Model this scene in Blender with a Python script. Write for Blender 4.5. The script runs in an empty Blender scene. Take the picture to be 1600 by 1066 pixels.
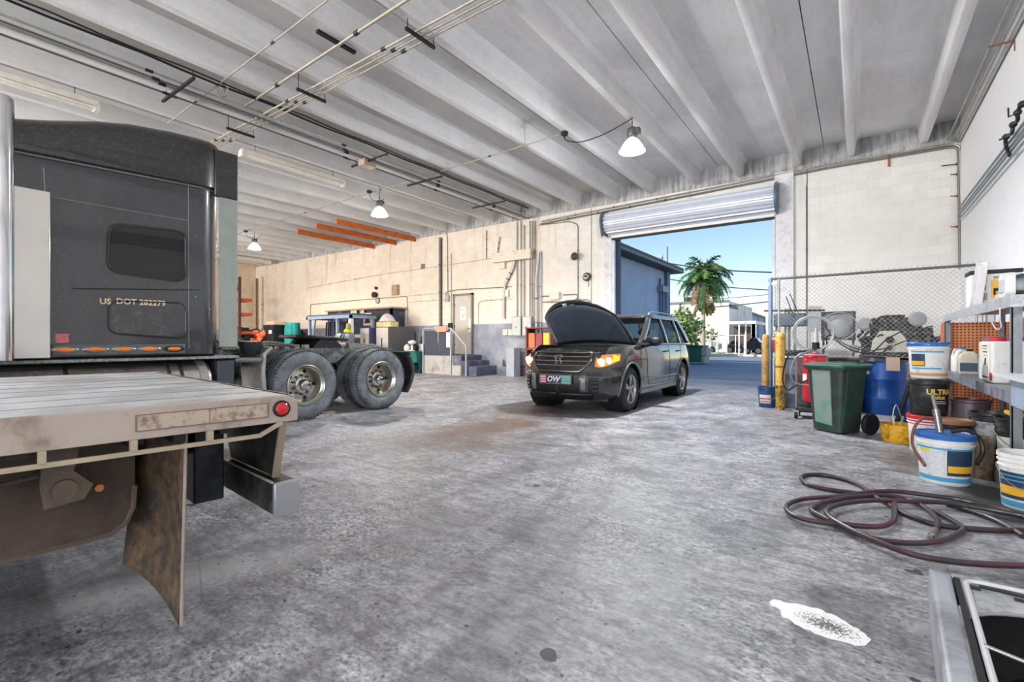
import bpy, bmesh, math, random
from math import sin, cos, pi, radians, sqrt, atan2, hypot
from mathutils import Vector, Matrix
random.seed(7)
SC = bpy.context.scene
COL = SC.collection

# ------------------------------------------------------------------ camera
F, CX, HZ, H, TH = 750.0, 800.0, 533.0, 1.18, radians(35.7)
cam = bpy.data.objects.new('camera', bpy.data.cameras.new('camera'))
COL.objects.link(cam)
cam.location = (0, 0, H)
cam.rotation_euler = (pi / 2, 0, TH)
cam.data.sensor_width = 36
cam.data.lens = 36 * F / 1600
cam.data.clip_start = 0.05
cam.data.clip_end = 600
SC.camera = cam
SC.view_settings.view_transform = 'Standard'
SC.view_settings.look = 'None'
SC.view_settings.gamma = 1
SC.view_settings.exposure = 0.22
try:
    SC.cycles.use_denoising = True
    SC.cycles.max_bounces = 8
    SC.cycles.diffuse_bounces = 5
    SC.cycles.sample_clamp_indirect = 6
    SC.cycles.caustics_reflective = False
    SC.cycles.caustics_refractive = False
except Exception:
    pass

# ------------------------------------------------------------------ sky and sun
w = bpy.data.worlds.new('sky')
SC.world = w
w.use_nodes = True
nt = w.node_tree
nt.nodes.clear()
sky = nt.nodes.new('ShaderNodeTexSky')
sky.sky_type = 'NISHITA'
sky.sun_disc = False
sky.sun_elevation = radians(50)
sky.sun_rotation = radians(200)
sky.air_density = 1.1
sky.dust_density = 0.0
sky.ozone_density = 2.0
bg = nt.nodes.new('ShaderNodeBackground')
bg.inputs[1].default_value = 0.15
wo = nt.nodes.new('ShaderNodeOutputWorld')
nt.links.new(sky.outputs[0], bg.inputs[0])
nt.links.new(bg.outputs[0], wo.inputs[0])

def add_light(name, typ, loc, energy, color=(1, 1, 1), rot=(0, 0, 0), **kw):
    l = bpy.data.lights.new(name, typ)
    l.energy = energy
    l.color = color
    for k, v in kw.items():
        setattr(l, k, v)
    o = bpy.data.objects.new(name, l)
    o.location = loc
    o.rotation_euler = rot
    COL.objects.link(o)
    return o
SUN_DIR = Vector((0.50, 0.66, -0.52)).normalized()   # travel direction of the sunlight
sun = add_light('sun', 'SUN', (-10, -20, 20), 4.2, (1, 0.93, 0.82), angle=radians(0.6))
sun.rotation_euler = SUN_DIR.to_track_quat('-Z', 'Y').to_euler()

# added fill lamps standing in for daylight at the open doors behind the camera
for i_, (x_, e_, c_) in enumerate(((-23.0, 1300, (1, .90, .78)), (-16.4, 1300, (1, .92, .82)), (-9.8, 1150, (1, .96, .92)), (-3.2, 800, (.93, .96, 1)))):
    add_light('door_fill_lamp', 'AREA', (x_, -10.9, 2.3), e_, c_, (pi / 2, 0, 0), shape='RECTANGLE', size=4.6, size_y=4.2)

# ------------------------------------------------------------------ calibrated camera geometry (photo pixel -> point on a real plane)
def ray(x, y):
    r = (x - CX) / F
    return (-sin(TH) + r * cos(TH), cos(TH) + r * sin(TH), (HZ - y) / F)
def GZ(x, y, z=0.0):
    a = ray(x, y); k = (z - H) / a[2]
    return Vector((a[0] * k, a[1] * k, z))
def PY(x, y, Y):
    a = ray(x, y); k = Y / a[1]
    return Vector((a[0] * k, Y, H + a[2] * k))
def PX(x, y, X):
    a = ray(x, y); k = X / a[0]
    return Vector((X, a[1] * k, H + a[2] * k))

# ------------------------------------------------------------------ materials
def lin(c):
    return tuple(((v / 255) / 12.92 if v / 255 <= 0.04045 else ((v / 255 + 0.055) / 1.055) ** 2.4) for v in c) + (1,)
def base_mat(name):
    m = bpy.data.materials.new(name)
    m.use_nodes = True
    n = m.node_tree
    n.nodes.clear()
    b = n.nodes.new('ShaderNodeBsdfPrincipled')
    o = n.nodes.new('ShaderNodeOutputMaterial')
    n.links.new(b.outputs[0], o.inputs[0])
    return m, n, b, o
def N(n, t, **kw):
    x = n.nodes.new(t)
    for k, v in kw.items():
        if k.startswith('i_'):
            key = k[2:]
            x.inputs[int(key) if key.isdigit() else key.replace('_', ' ')].default_value = v
        else:
            setattr(x, k, v)
    return x
def L(n, a, b):
    n.links.new(a, b)
def coords(n, scale=1.0, kind='Object', sc3=None):
    tc = N(n, 'ShaderNodeTexCoord')
    mp = N(n, 'ShaderNodeMapping')
    mp.inputs['Scale'].default_value = sc3 or (scale,) * 3
    L(n, tc.outputs[kind], mp.inputs[0])
    return mp.outputs[0]
def noise(n, vec, scale, detail=4, rough=0.55, dist=0.0):
    t = N(n, 'ShaderNodeTexNoise')
    t.inputs['Scale'].default_value = scale
    t.inputs['Detail'].default_value = detail
    t.inputs['Roughness'].default_value = rough
    t.inputs['Distortion'].default_value = dist
    L(n, vec, t.inputs['Vector'])
    return t.outputs['Fac']
def ramp(n, fac, stops):
    r = N(n, 'ShaderNodeValToRGB')
    e = r.color_ramp.elements
    while len(e) < len(stops):
        e.new(0.5)
    for i, (p, c) in enumerate(stops):
        e[i].position = p
        e[i].color = c if isinstance(c, tuple) else (c, c, c, 1)
    L(n, fac, r.inputs[0])
    return r.outputs[0]
def mix(n, fac, a, b, mode='MIX'):
    x = N(n, 'ShaderNodeMix', data_type='RGBA', blend_type=mode)
    for inp, v in ((x.inputs[0], fac), (x.inputs[6], a), (x.inputs[7], b)):
        if hasattr(v, 'node'):
            L(n, v, inp)
        else:
            inp.default_value = v
    return x.outputs[2]
def math_(n, op, a, b=None, c=None):
    x = N(n, 'ShaderNodeMath', operation=op)
    for i, v in enumerate((a, b, c)):
        if v is None:
            continue
        if hasattr(v, 'node'):
            L(n, v, x.inputs[i])
        else:
            x.inputs[i].default_value = v
    return x.outputs[0]
def bump(n, b, h, strength=0.3, dist=0.01):
    x = N(n, 'ShaderNodeBump')
    x.inputs['Strength'].default_value = strength
    x.inputs['Distance'].default_value = dist
    L(n, h, x.inputs['Height'])
    L(n, x.outputs[0], b.inputs['Normal'])
MATS = {}
def mat(name, rgb, rough=0.5, metal=0.0, var=0.12, scale=6.0, bmp=0.0, dirt=None, dfac=0.5, dscale=3.0, coat=0.0, spec=None, bscale=60):
    """painted / metal / plastic surface with a little tone variation, optional patchy dirt of a second colour"""
    if name in MATS:
        return MATS[name]
    m, n, b, o = base_mat(name)
    v = coords(n)
    c = lin(rgb)
    f = noise(n, v, scale, 5, 0.6)
    lo = tuple(max(0, x * (1 - var)) for x in c[:3]) + (1,)
    hi = tuple(min(1, x * (1 + var)) for x in c[:3]) + (1,)
    col = ramp(n, f, [(0.3, lo), (0.7, hi)])
    if dirt:
        f2 = noise(n, v, dscale, 8, 0.7, 0.1)
        lo_, hi_ = 0.62 - dfac * 0.4, 0.80 - dfac * 0.3
        col = mix(n, ramp(n, f2, [(lo_, 0.0), (hi_, 1.0)]), col, lin(dirt))
    L(n, col, b.inputs['Base Color'])
    b.inputs['Roughness'].default_value = rough
    b.inputs['Metallic'].default_value = metal
    if coat:
        b.inputs['Coat Weight'].default_value = coat
        b.inputs['Coat Roughness'].default_value = 0.05
    if spec is not None:
        b.inputs['Specular IOR Level'].default_value = spec
    if bmp:
        bump(n, b, noise(n, v, bscale, 4, 0.6), bmp, 0.01)
    MATS[name] = m
    return m
def emis(name, rgb, strength):
    if name in MATS:
        return MATS[name]
    m, n, b, o = base_mat(name)
    b.inputs['Base Color'].default_value = lin(rgb)
    b.inputs['Emission Color'].default_value = lin(rgb)
    b.inputs['Emission Strength'].default_value = strength
    MATS[name] = m
    return m
def glass(name, tint=(200, 210, 205), alpha=0.35, rough=0.03):
    if name in MATS:
        return MATS[name]
    m, n, b, o = base_mat(name)
    b.inputs['Base Color'].default_value = (0.02, 0.022, 0.022, 1)
    b.inputs['Roughness'].default_value = rough
    t = N(n, 'ShaderNodeBsdfTransparent')
    t.inputs[0].default_value = lin(tint)
    mx = N(n, 'ShaderNodeMixShader')
    fr = N(n, 'ShaderNodeFresnel')
    fr.inputs[0].default_value = 1.5
    fac = math_(n, 'MULTIPLY_ADD', fr.outputs[0], 1.0, alpha)
    L(n, fac, mx.inputs[0])
    L(n, t.outputs[0], mx.inputs[1])
    L(n, b.outputs[0], mx.inputs[2])
    L(n, mx.outputs[0], o.inputs[0])
    MATS[name] = m
    return m

# ------------------------------------------------------------------ mesh builder
class MB:
    def __init__(s):
        s.v = []; s.f = []
    def add(s, vs, fs):
        k = len(s.v)
        s.v += [tuple(p) for p in vs]
        s.f += [tuple(i + k for i in f) for f in fs]
        return s
    def box(s, x0, x1, y0, y1, z0, z1, M=None):
        vs = [Vector((x, y, z)) for z in (z0, z1) for y in (y0, y1) for x in (x0, x1)]
        if M:
            vs = [M @ p for p in vs]
        return s.add(vs, [(0, 2, 3, 1), (4, 5, 7, 6), (0, 1, 5, 4), (2, 6, 7, 3), (0, 4, 6, 2), (1, 3, 7, 5)])
    def cbox(s, c, size, M=None):
        c = Vector(c); h = Vector(size) / 2
        R = M or Matrix.Identity(3)
        vs = [c + R @ Vector((x * h.x, y * h.y, z * h.z)) for z in (-1, 1) for y in (-1, 1) for x in (-1, 1)]
        return s.add(vs, [(0, 2, 3, 1), (4, 5, 7, 6), (0, 1, 5, 4), (2, 6, 7, 3), (0, 4, 6, 2), (1, 3, 7, 5)])
    def beam(s, a, b, wd, ht, up=(0, 0, 1)):
        """rectangular bar from a to b"""
        a = Vector(a); b = Vector(b); d = (b - a).normalized(); up = Vector(up)
        if abs(d.dot(up)) > 0.98:
            up = Vector((0, 1, 0))
        sx = d.cross(up).normalized() * wd / 2
        sz = sx.cross(d).normalized() * ht / 2
        vs = [p + i * sx + j * sz for p in (a, b) for i, j in ((-1, -1), (1, -1), (1, 1), (-1, 1))]
        return s.add(vs, [(0, 3, 2, 1), (4, 5, 6, 7), (0, 1, 5, 4), (1, 2, 6, 5), (2, 3, 7, 6), (3, 0, 4, 7)])
    def cyl(s, a, b, r, r2=None, n=16, cap=True):
        a = Vector(a); b = Vector(b); r2 = r if r2 is None else r2
        d = (b - a).normalized()
        u = d.orthogonal().normalized(); w_ = d.cross(u)
        vs = []
        for p, q in ((a, r), (b, r2)):
            vs += [p + q * (cos(2 * pi * i / n) * u + sin(2 * pi * i / n) * w_) for i in range(n)]
        fs = [(i, (i + 1) % n, n + (i + 1) % n, n + i) for i in range(n)]
        if cap:
            fs += [tuple(range(n - 1, -1, -1)), tuple(range(n, 2 * n))]
        return s.add(vs, fs)
    def tube(s, pts, r, n=8, closed=False, cap=True):
        pts = [Vector(p) for p in pts]; m = len(pts)
        tans = []
        for i in range(m):
            if closed:
                t = pts[(i + 1) % m] - pts[i - 1]
            else:
                t = pts[min(i + 1, m - 1)] - pts[max(i - 1, 0)]
            tans.append(t.normalized())
        u = tans[0].orthogonal().normalized()
        vs = []
        for i in range(m):
            t = tans[i]
            u = (u - t * u.dot(t))
            u = u.normalized() if u.length > 1e-6 else t.orthogonal().normalized()
            w_ = t.cross(u)
            rr = r[i] if isinstance(r, (list, tuple)) else r
            vs += [pts[i] + rr * (cos(2 * pi * k / n) * u + sin(2 * pi * k / n) * w_) for k in range(n)]
        fs = []
        for i in range(m if closed else m - 1):
            j = (i + 1) % m
            fs += [(i * n + k, i * n + (k + 1) % n, j * n + (k + 1) % n, j * n + k) for k in range(n)]
        if not closed and cap:
            fs += [tuple(range(n - 1, -1, -1)), tuple(range((m - 1) * n, m * n))]
        return s.add(vs, fs)
    def lathe(s, prof, c=(0, 0, 0), n=24, axis='z', M=None, cap=True):
        """prof: list of (radius, height); closed at ends if radius 0"""
        c = Vector(c); vs = []
        for r, h in prof:
            for i in range(n):
                a = 2 * pi * i / n
                if axis == 'z': p = Vector((r * cos(a), r * sin(a), h))
                elif axis == 'x': p = Vector((h, r * cos(a), r * sin(a)))
                else: p = Vector((r * sin(a), h, r * cos(a)))
                if M: p = M @ p
                vs.append(c + p)
        fs = []
        for j in range(len(prof) - 1):
            fs += [(j * n + i, j * n + (i + 1) % n, (j + 1) * n + (i + 1) % n, (j + 1) * n + i) for i in range(n)]
        if cap:
            fs.append(tuple(range(n - 1, -1, -1)))
            fs.append(tuple(range((len(prof) - 1) * n, len(prof) * n)))
        return s.add(vs, fs)
    def prism(s, pts, fn, a, b):
        """outline pts (u,v) extruded: fn(u,v,w) -> point, w from a to b"""
        m = len(pts)
        vs = [fn(u, v, a) for u, v in pts] + [fn(u, v, b) for u, v in pts]
        fs = [(i, (i + 1) % m, m + (i + 1) % m, m + i) for i in range(m)]
        fs += [tuple(range(m - 1, -1, -1)), tuple(range(m, 2 * m))]
        return s.add(vs, fs)
    def patch(s, fn, nu, nv):
        vs = [fn(i / nu, j / nv) for j in range(nv + 1) for i in range(nu + 1)]
        k = nu + 1
        fs = [(j * k + i, j * k + i + 1, (j + 1) * k + i + 1, (j + 1) * k + i) for j in range(nv) for i in range(nu)]
        return s.add(vs, fs)
    def loft(s, rings, caps=True, closed=True):
        m = len(rings[0]); vs = [p for r in rings for p in r]; fs = []
        for j in range(len(rings) - 1):
            for i in range(m if closed else m - 1):
                fs.append((j * m + i, j * m + (i + 1) % m, (j + 1) * m + (i + 1) % m, (j + 1) * m + i))
        if caps:
            fs += [tuple(range(m - 1, -1, -1)), tuple(range((len(rings) - 1) * m, len(rings) * m))]
        return s.add(vs, fs)
    def torus(s, c, R, r, axis='z', n=32, m=8, M=None):
        c = Vector(c); pts = []
        for i in range(n):
            a = 2 * pi * i / n
            p = {'z': Vector((R * cos(a), R * sin(a), 0)), 'x': Vector((0, R * cos(a), R * sin(a))), 'y': Vector((R * cos(a), 0, R * sin(a)))}[axis]
            if M: p = M @ p
            pts.append(c + p)
        return s.tube(pts, r, m, closed=True)
    def ball(s, c, r, n=12, sq=(1, 1, 1)):
        m = n // 2
        prof = [(max(1e-4, sin(pi * j / m)) , -cos(pi * j / m)) for j in range(m + 1)]
        M = Matrix.Diagonal(Vector((r * sq[0], r * sq[1], r * sq[2])))
        return s.lathe(prof, c, n, 'z', M)
    def tf(s, M):
        s.v = [tuple(M @ Vector(p)) for p in s.v]
        return s
def smooth_path(pts, k=6, closed=False):
    pts = [Vector(p) for p in pts]; m = len(pts); out = []
    for i in range(m if closed else m - 1):
        p0 = pts[i - 1] if (closed or i > 0) else pts[i]
        p1 = pts[i]; p2 = pts[(i + 1) % m]
        p3 = pts[(i + 2) % m] if (closed or i + 2 < m) else p2
        for j in range(k):
            t = j / k
            out.append(0.5 * ((2 * p1) + (p2 - p0) * t + (2 * p0 - 5 * p1 + 4 * p2 - p3) * t * t + (3 * p1 - p0 - 3 * p2 + p3) * t ** 3))
    if not closed:
        out.append(pts[-1])
    return out
def rounded(pts, r=0.08, k=4):
    """polyline with its corners rounded"""
    pts = [Vector(p) for p in pts]; out = [pts[0]]
    for i in range(1, len(pts) - 1):
        a, b, c = pts[i - 1], pts[i], pts[i + 1]
        d1 = (a - b); d2 = (c - b)
        q = min(r, d1.length / 2, d2.length / 2)
        p1 = b + d1.normalized() * q; p2 = b + d2.normalized() * q
        for j in range(k + 1):
            t = j / k
            out.append((1 - t) ** 2 * p1 + 2 * t * (1 - t) * b + t * t * p2)
    out.append(pts[-1])
    return out
def rrect(w_, h_, r, k=4):
    o = []
    for cx, cy, a0 in ((w_ / 2 - r, h_ / 2 - r, 0), (-w_ / 2 + r, h_ / 2 - r, 90), (-w_ / 2 + r, -h_ / 2 + r, 180), (w_ / 2 - r, -h_ / 2 + r, 270)):
        for j in range(k + 1):
            a = radians(a0 + 90 * j / k)
            o.append((cx + r * cos(a), cy + r * sin(a)))
    return o
def make(name, mb, m, parent=None, bevel=0, solid=0, angle=35, segs=2):
    me = bpy.data.meshes.new(name)
    me.from_pydata(mb.v, [], mb.f)
    bmm = bmesh.new(); bmm.from_mesh(me)
    bmesh.ops.recalc_face_normals(bmm, faces=bmm.faces)
    bmm.to_mesh(me); bmm.free()
    for p in me.polygons:
        p.use_smooth = True
    me.set_sharp_from_angle(angle=radians(angle))
    me.materials.append(m)
    o = bpy.data.objects.new(name, me)
    COL.objects.link(o)
    if parent:
        o.parent = parent
    if solid:
        s_ = o.modifiers.new('solid', 'SOLIDIFY'); s_.thickness = solid; s_.offset = 0
    if bevel:
        b_ = o.modifiers.new('bevel', 'BEVEL'); b_.width = bevel; b_.segments = segs; b_.limit_method = 'ANGLE'; b_.angle_limit = radians(40)
    return o
def thing(name, label, cat, loc=(0, 0, 0), rz=0.0, group=None):
    o = bpy.data.objects.new(name, None)
    COL.objects.link(o)
    o.empty_display_size = 0.1
    o.location = loc
    o.rotation_euler = (0, 0, rz)
    o['label'] = label; o['category'] = cat
    if group: o['group'] = group
    return o
def tag(o, label, cat, group=None, kind=None):
    o['label'] = label; o['category'] = cat
    if group: o['group'] = group
    if kind: o['kind'] = kind
    return o
def struct(name, mb, m, label=None, **kw):
    o = make(name, mb, m, **kw)
    o['kind'] = 'structure'
    if label: o['label'] = label
    return o
def rel(o, *pts):
    """world points -> points relative to thing o (no rotation)"""
    return [Vector(p) - o.location for p in pts]
def copy_tree(o, parent=None):
    c = o.copy(); COL.objects.link(c); c.parent = parent
    for ch in list(o.children):
        copy_tree(ch, c)
    return c
def cut(o, mb):
    """boolean-subtract the shape in mb from o, applied"""
    c = make('cutter', mb, o.data.materials[0], o.parent)
    bpy.context.view_layer.update()
    md = o.modifiers.new('cut', 'BOOLEAN'); md.object = c; md.operation = 'DIFFERENCE'; md.solver = 'EXACT'
    dg = bpy.context.evaluated_depsgraph_get()
    me = bpy.data.meshes.new_from_object(o.evaluated_get(dg))
    o.modifiers.remove(md)
    o.data = me
    bpy.data.objects.remove(c)
    me.set_sharp_from_angle(angle=radians(35))
def text_mb(body, size, fn, depth=0.002, bold=0.0, align='CENTER', shear=0.0):
    cu = bpy.data.curves.new('t', 'FONT')
    cu.body = body; cu.size = size; cu.align_x = align; cu.align_y = 'CENTER'; cu.extrude = depth; cu.offset = bold; cu.shear = shear
    cu.resolution_u = 3
    o = bpy.data.objects.new('t', cu); COL.objects.link(o)
    dg = bpy.context.evaluated_depsgraph_get()
    me = bpy.data.meshes.new_from_object(o.evaluated_get(dg))
    mb = MB()
    mb.add([fn(p.co.x, p.co.y, p.co.z) for p in me.vertices], [tuple(p.vertices) for p in me.polygons])
    bpy.data.objects.remove(o); bpy.data.curves.remove(cu); bpy.data.meshes.remove(me)
    return mb

def mkw(name, mb, m, parent, **kw):
    """make() for shapes given in world coordinates under an unrotated thing"""
    r = parent
    while r.parent: r = r.parent
    mb.tf(Matrix.Translation(-r.location))
    return make(name, mb, m, parent, **kw)
def pieces(name, mb, m, parent, fn=None, **kw):
    """make() once per connected piece of mb, so that every piece is a part of its own"""
    n = len(mb.v); par = list(range(n))
    def find(i):
        while par[i] != i:
            par[i] = par[par[i]]; i = par[i]
        return i
    for f in mb.f:
        a = find(f[0])
        for q in f[1:]: par[find(q)] = a
    groups = {}
    for f in mb.f: groups.setdefault(find(f[0]), []).append(f)
    out = []
    for fs in groups.values():
        ids = sorted({i for f in fs for i in f}); mp = {j: k for k, j in enumerate(ids)}
        sub = MB(); sub.add([mb.v[i] for i in ids], [tuple(mp[i] for i in f) for f in fs])
        out.append((fn or make)(name, sub, m, parent, **kw))
    return out
# ------------------------------------------------------------------ surface materials of the hall
WB = 13.45      # wall_back plane (with the roll-up door)
WR = 1.73       # wall_right plane
XL = -27.3      # wall_left plane
YF = -11.0      # wall_front plane (behind the camera)
ZB = 5.38       # underside of the ceiling stems
ZS = 5.77       # underside of the ceiling slab
DX0, DX1, DZ = -5.90, -1.66, 4.29   # roll-up door opening

def floor_mat():
    m, n, b, o = base_mat('worn_concrete_floor')
    v = coords(n)
    big = noise(n, v, 0.35, 5, 0.6, 0.6)
    mid = noise(n, v, 2.2, 8, 0.72, 0.5)
    fine = noise(n, v, 28, 6, 0.75)
    col = ramp(n, big, [(0.3, lin((136, 136, 139))), (0.7, lin((170, 170, 173)))])
    col = mix(n, 0.8, col, ramp(n, mid, [(0.30, lin((78, 78, 82))), (0.5, lin((186, 186, 188))), (0.68, lin((225, 225, 226)))]), 'OVERLAY')
    # scraped grain: short strokes at two angles, patchy in strength
    g1 = noise(n, coords(n, sc3=(34, 48, 34)), 1.0, 6, 0.70, 0.4)
    g2 = noise(n, coords(n, sc3=(9, 13, 9)), 1.0, 8, 0.72, 0.3)
    zone = ramp(n, noise(n, v, 0.9, 4, 0.6, 0.3), [(0.40, 0.15), (0.66, 0.85)])
    col = mix(n, zone, col, ramp(n, g1, [(0.38, lin((30, 30, 33))), (0.47, lin((160, 160, 162))), (0.55, lin((200, 200, 201))), (0.66, lin((252, 252, 252)))]), 'OVERLAY')
    col = mix(n, 0.5, col, ramp(n, g2, [(0.36, lin((90, 90, 93))), (0.50, lin((186, 186, 187))), (0.64, lin((225, 225, 225)))]), 'OVERLAY')
    # scattered tiny dark specks
    sp2 = ramp(n, noise(n, v, 60, 3, 0.6), [(0.28, 1.0), (0.33, 0.0)])
    col = mix(n, math_(n, 'MULTIPLY', sp2, 0.6), col, lin((40, 40, 42)))
    sm = noise(n, coords(n, sc3=(1.0, .45, 1)), 0.8, 5, 0.65, 0.4)
    col = mix(n, ramp(n, sm, [(0.50, 0.0), (0.68, 0.55)]), col, lin((84, 84, 88)))
    # brushed streaks along the hall
    vs = coords(n, sc3=(0.8, 7.0, 1))
    st = noise(n, vs, 1.6, 6, 0.7, 1.5)
    col = mix(n, 0.35, col, ramp(n, st, [(0.35, 0.22), (0.62, 0.75)]), 'OVERLAY')
    # brown oil / rust stain
    def blob(cx, cy, rx, ry, rot, soft=0.45, amp=0.9):
        mp = N(n, 'ShaderNodeMapping', vector_type='TEXTURE')
        mp.inputs['Location'].default_value = (cx, cy, 0)
        mp.inputs['Rotation'].default_value = (0, 0, rot)
        mp.inputs['Scale'].default_value = (rx, ry, 50)
        tc = N(n, 'ShaderNodeTexCoord')
        L(n, tc.outputs['Object'], mp.inputs[0])
        ln = N(n, 'ShaderNodeVectorMath', operation='LENGTH')
        L(n, mp.outputs[0], ln.inputs[0])
        d = math_(n, 'ADD', ln.outputs['Value'], math_(n, 'MULTIPLY', math_(n, 'SUBTRACT', mid, 0.5), 1.6))
        return ramp(n, d, [(soft, (amp,) * 3 + (1,)), (1.0, 0.0)])
    p = GZ(735, 668)
    col = mix(n, blob(-4.1, 5.2, 1.0, 2.7, radians(6), 0.1, 0.85), col, lin((98, 74, 60)))
    p = GZ(850, 640)
    col = mix(n, blob(p.x + .2, p.y, 1.3, 1.0, 0, 0.3, 0.7), col, lin((98, 88, 84)))
    p = GZ(1410, 715)
    col = mix(n, blob(p.x, p.y, 0.35, 0.7, 0, 0.2, 0.8), col, lin((84, 62, 48)))
    p = GZ(1555, 775)
    col = mix(n, blob(p.x, p.y, 0.35, 1.1, 0, 0.3, 0.9), col, lin((50, 46, 46)))
    # streak of light across the floor, painted in as a pale patch
    p = GZ(250, 915)
    col = mix(n, blob(p.x, p.y, 0.22, 0.9, radians(-20), 0.1, 0.55), col, lin((205, 205, 208)))
    # pits and drips
    for sc, thr, dark, rnd in ((3.4, 0.060, 0.85, 1.0), (11, 0.075, 0.8, 1.0), (26, 0.10, 0.55, 1.0)):
        vo = N(n, 'ShaderNodeTexVoronoi')
        vo.inputs['Scale'].default_value = sc
        vv = N(n, 'ShaderNodeVectorMath', operation='ADD')
        L(n, v, vv.inputs[0])
        nz = N(n, 'ShaderNodeTexNoise'); nz.inputs['Scale'].default_value = sc * 2
        L(n, v, nz.inputs['Vector'])
        sc_ = N(n, 'ShaderNodeVectorMath', operation='SCALE'); sc_.inputs[3].default_value = 0.35 / sc
        L(n, nz.outputs['Color'], sc_.inputs[0]); L(n, sc_.outputs[0], vv.inputs[1])
        L(n, vv.outputs[0], vo.inputs['Vector'])
        hv = N(n, 'ShaderNodeSeparateColor'); L(n, vo.outputs['Color'], hv.inputs[0])
        size = math_(n, 'MULTIPLY', math_(n, 'POWER', hv.outputs[0], 3.0), thr * 2.2)
        k = math_(n, 'LESS_THAN', vo.outputs['Distance'], size)
        col = mix(n, math_(n, 'MULTIPLY', k, dark), col, lin((34, 33, 34)))
    # tyre arcs
    tc = N(n, 'ShaderNodeTexCoord')
    for cx, cy, R, wdt in ((-9.2, 1.2, 7.6, 0.035), (-9.2, 1.2, 7.95, 0.03), (-3.0, -2.2, 5.3, 0.02), (2.5, 9.0, 6.4, 0.016)):
        sb = N(n, 'ShaderNodeVectorMath', operation='DISTANCE')
        L(n, tc.outputs['Object'], sb.inputs[0]); sb.inputs[1].default_value = (cx, cy, 0)
        dd = math_(n, 'ABSOLUTE', math_(n, 'SUBTRACT', sb.outputs['Value'], R))
        dd = math_(n, 'ADD', dd, math_(n, 'MULTIPLY', math_(n, 'SUBTRACT', mid, 0.42), wdt * 3))
        k = ramp(n, math_(n, 'DIVIDE', dd, wdt * 2), [(0.2, 0.24), (1.0, 0.0)])
        col = mix(n, k, col, lin((58, 57, 60)))
    # cracks / saw joints
    vw = N(n, 'ShaderNodeTexVoronoi', feature='DISTANCE_TO_EDGE'); vw.inputs['Scale'].default_value = 0.55
    L(n, v, vw.inputs['Vector'])
    col = mix(n, math_(n, 'MULTIPLY', math_(n, 'MULTIPLY', math_(n, 'LESS_THAN', vw.outputs['Distance'], 0.0025), ramp(n, big, [(.5, 0.0), (.62, 1.0)])), 0.35), col, lin((50, 50, 52)))
    L(n, col, b.inputs['Base Color'])
    rr = ramp(n, mid, [(0.3, 0.34), (0.7, 0.72)])
    L(n, rr, b.inputs['Roughness'])
    b.inputs['Specular IOR Level'].default_value = 0.45
    hh = math_(n, 'ADD', math_(n, 'MULTIPLY', mid, 0.6), math_(n, 'MULTIPLY', g1, 0.5))
    bump(n, b, hh, 0.45, 0.010)
    return m

def ceil_mat():
    m, n, b, o = base_mat('bare_ceiling_concrete')
    v = coords(n)
    big = noise(n, v, 0.5, 4, 0.6, 0.5)
    st = noise(n, coords(n, sc3=(4, 0.5, 4)), 1.3, 7, 0.7, 0.4)
    fine = noise(n, v, 16, 7, 0.75)
    col = ramp(n, big, [(0.3, lin((214, 213, 213))), (0.7, lin((236, 236, 237)))])
    col = mix(n, 0.45, col, ramp(n, st, [(0.3, 0.25), (0.7, 0.72)]), 'OVERLAY')
    col = mix(n, 0.35, col, ramp(n, fine, [(0.36, 0.28), (0.62, 0.66)]), 'OVERLAY')
    # darker warm tone deeper in the hall, dimmer light painted into the ceiling
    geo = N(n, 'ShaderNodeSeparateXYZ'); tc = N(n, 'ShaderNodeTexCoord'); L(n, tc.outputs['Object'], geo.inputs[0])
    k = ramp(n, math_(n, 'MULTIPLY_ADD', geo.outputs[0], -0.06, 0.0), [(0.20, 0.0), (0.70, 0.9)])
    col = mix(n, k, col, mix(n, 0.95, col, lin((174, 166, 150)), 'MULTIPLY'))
    L(n, col, b.inputs['Base Color'])
    b.inputs['Roughness'].default_value = 0.85
    bump(n, b, fine, 0.25, 0.01)
    return m

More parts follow.
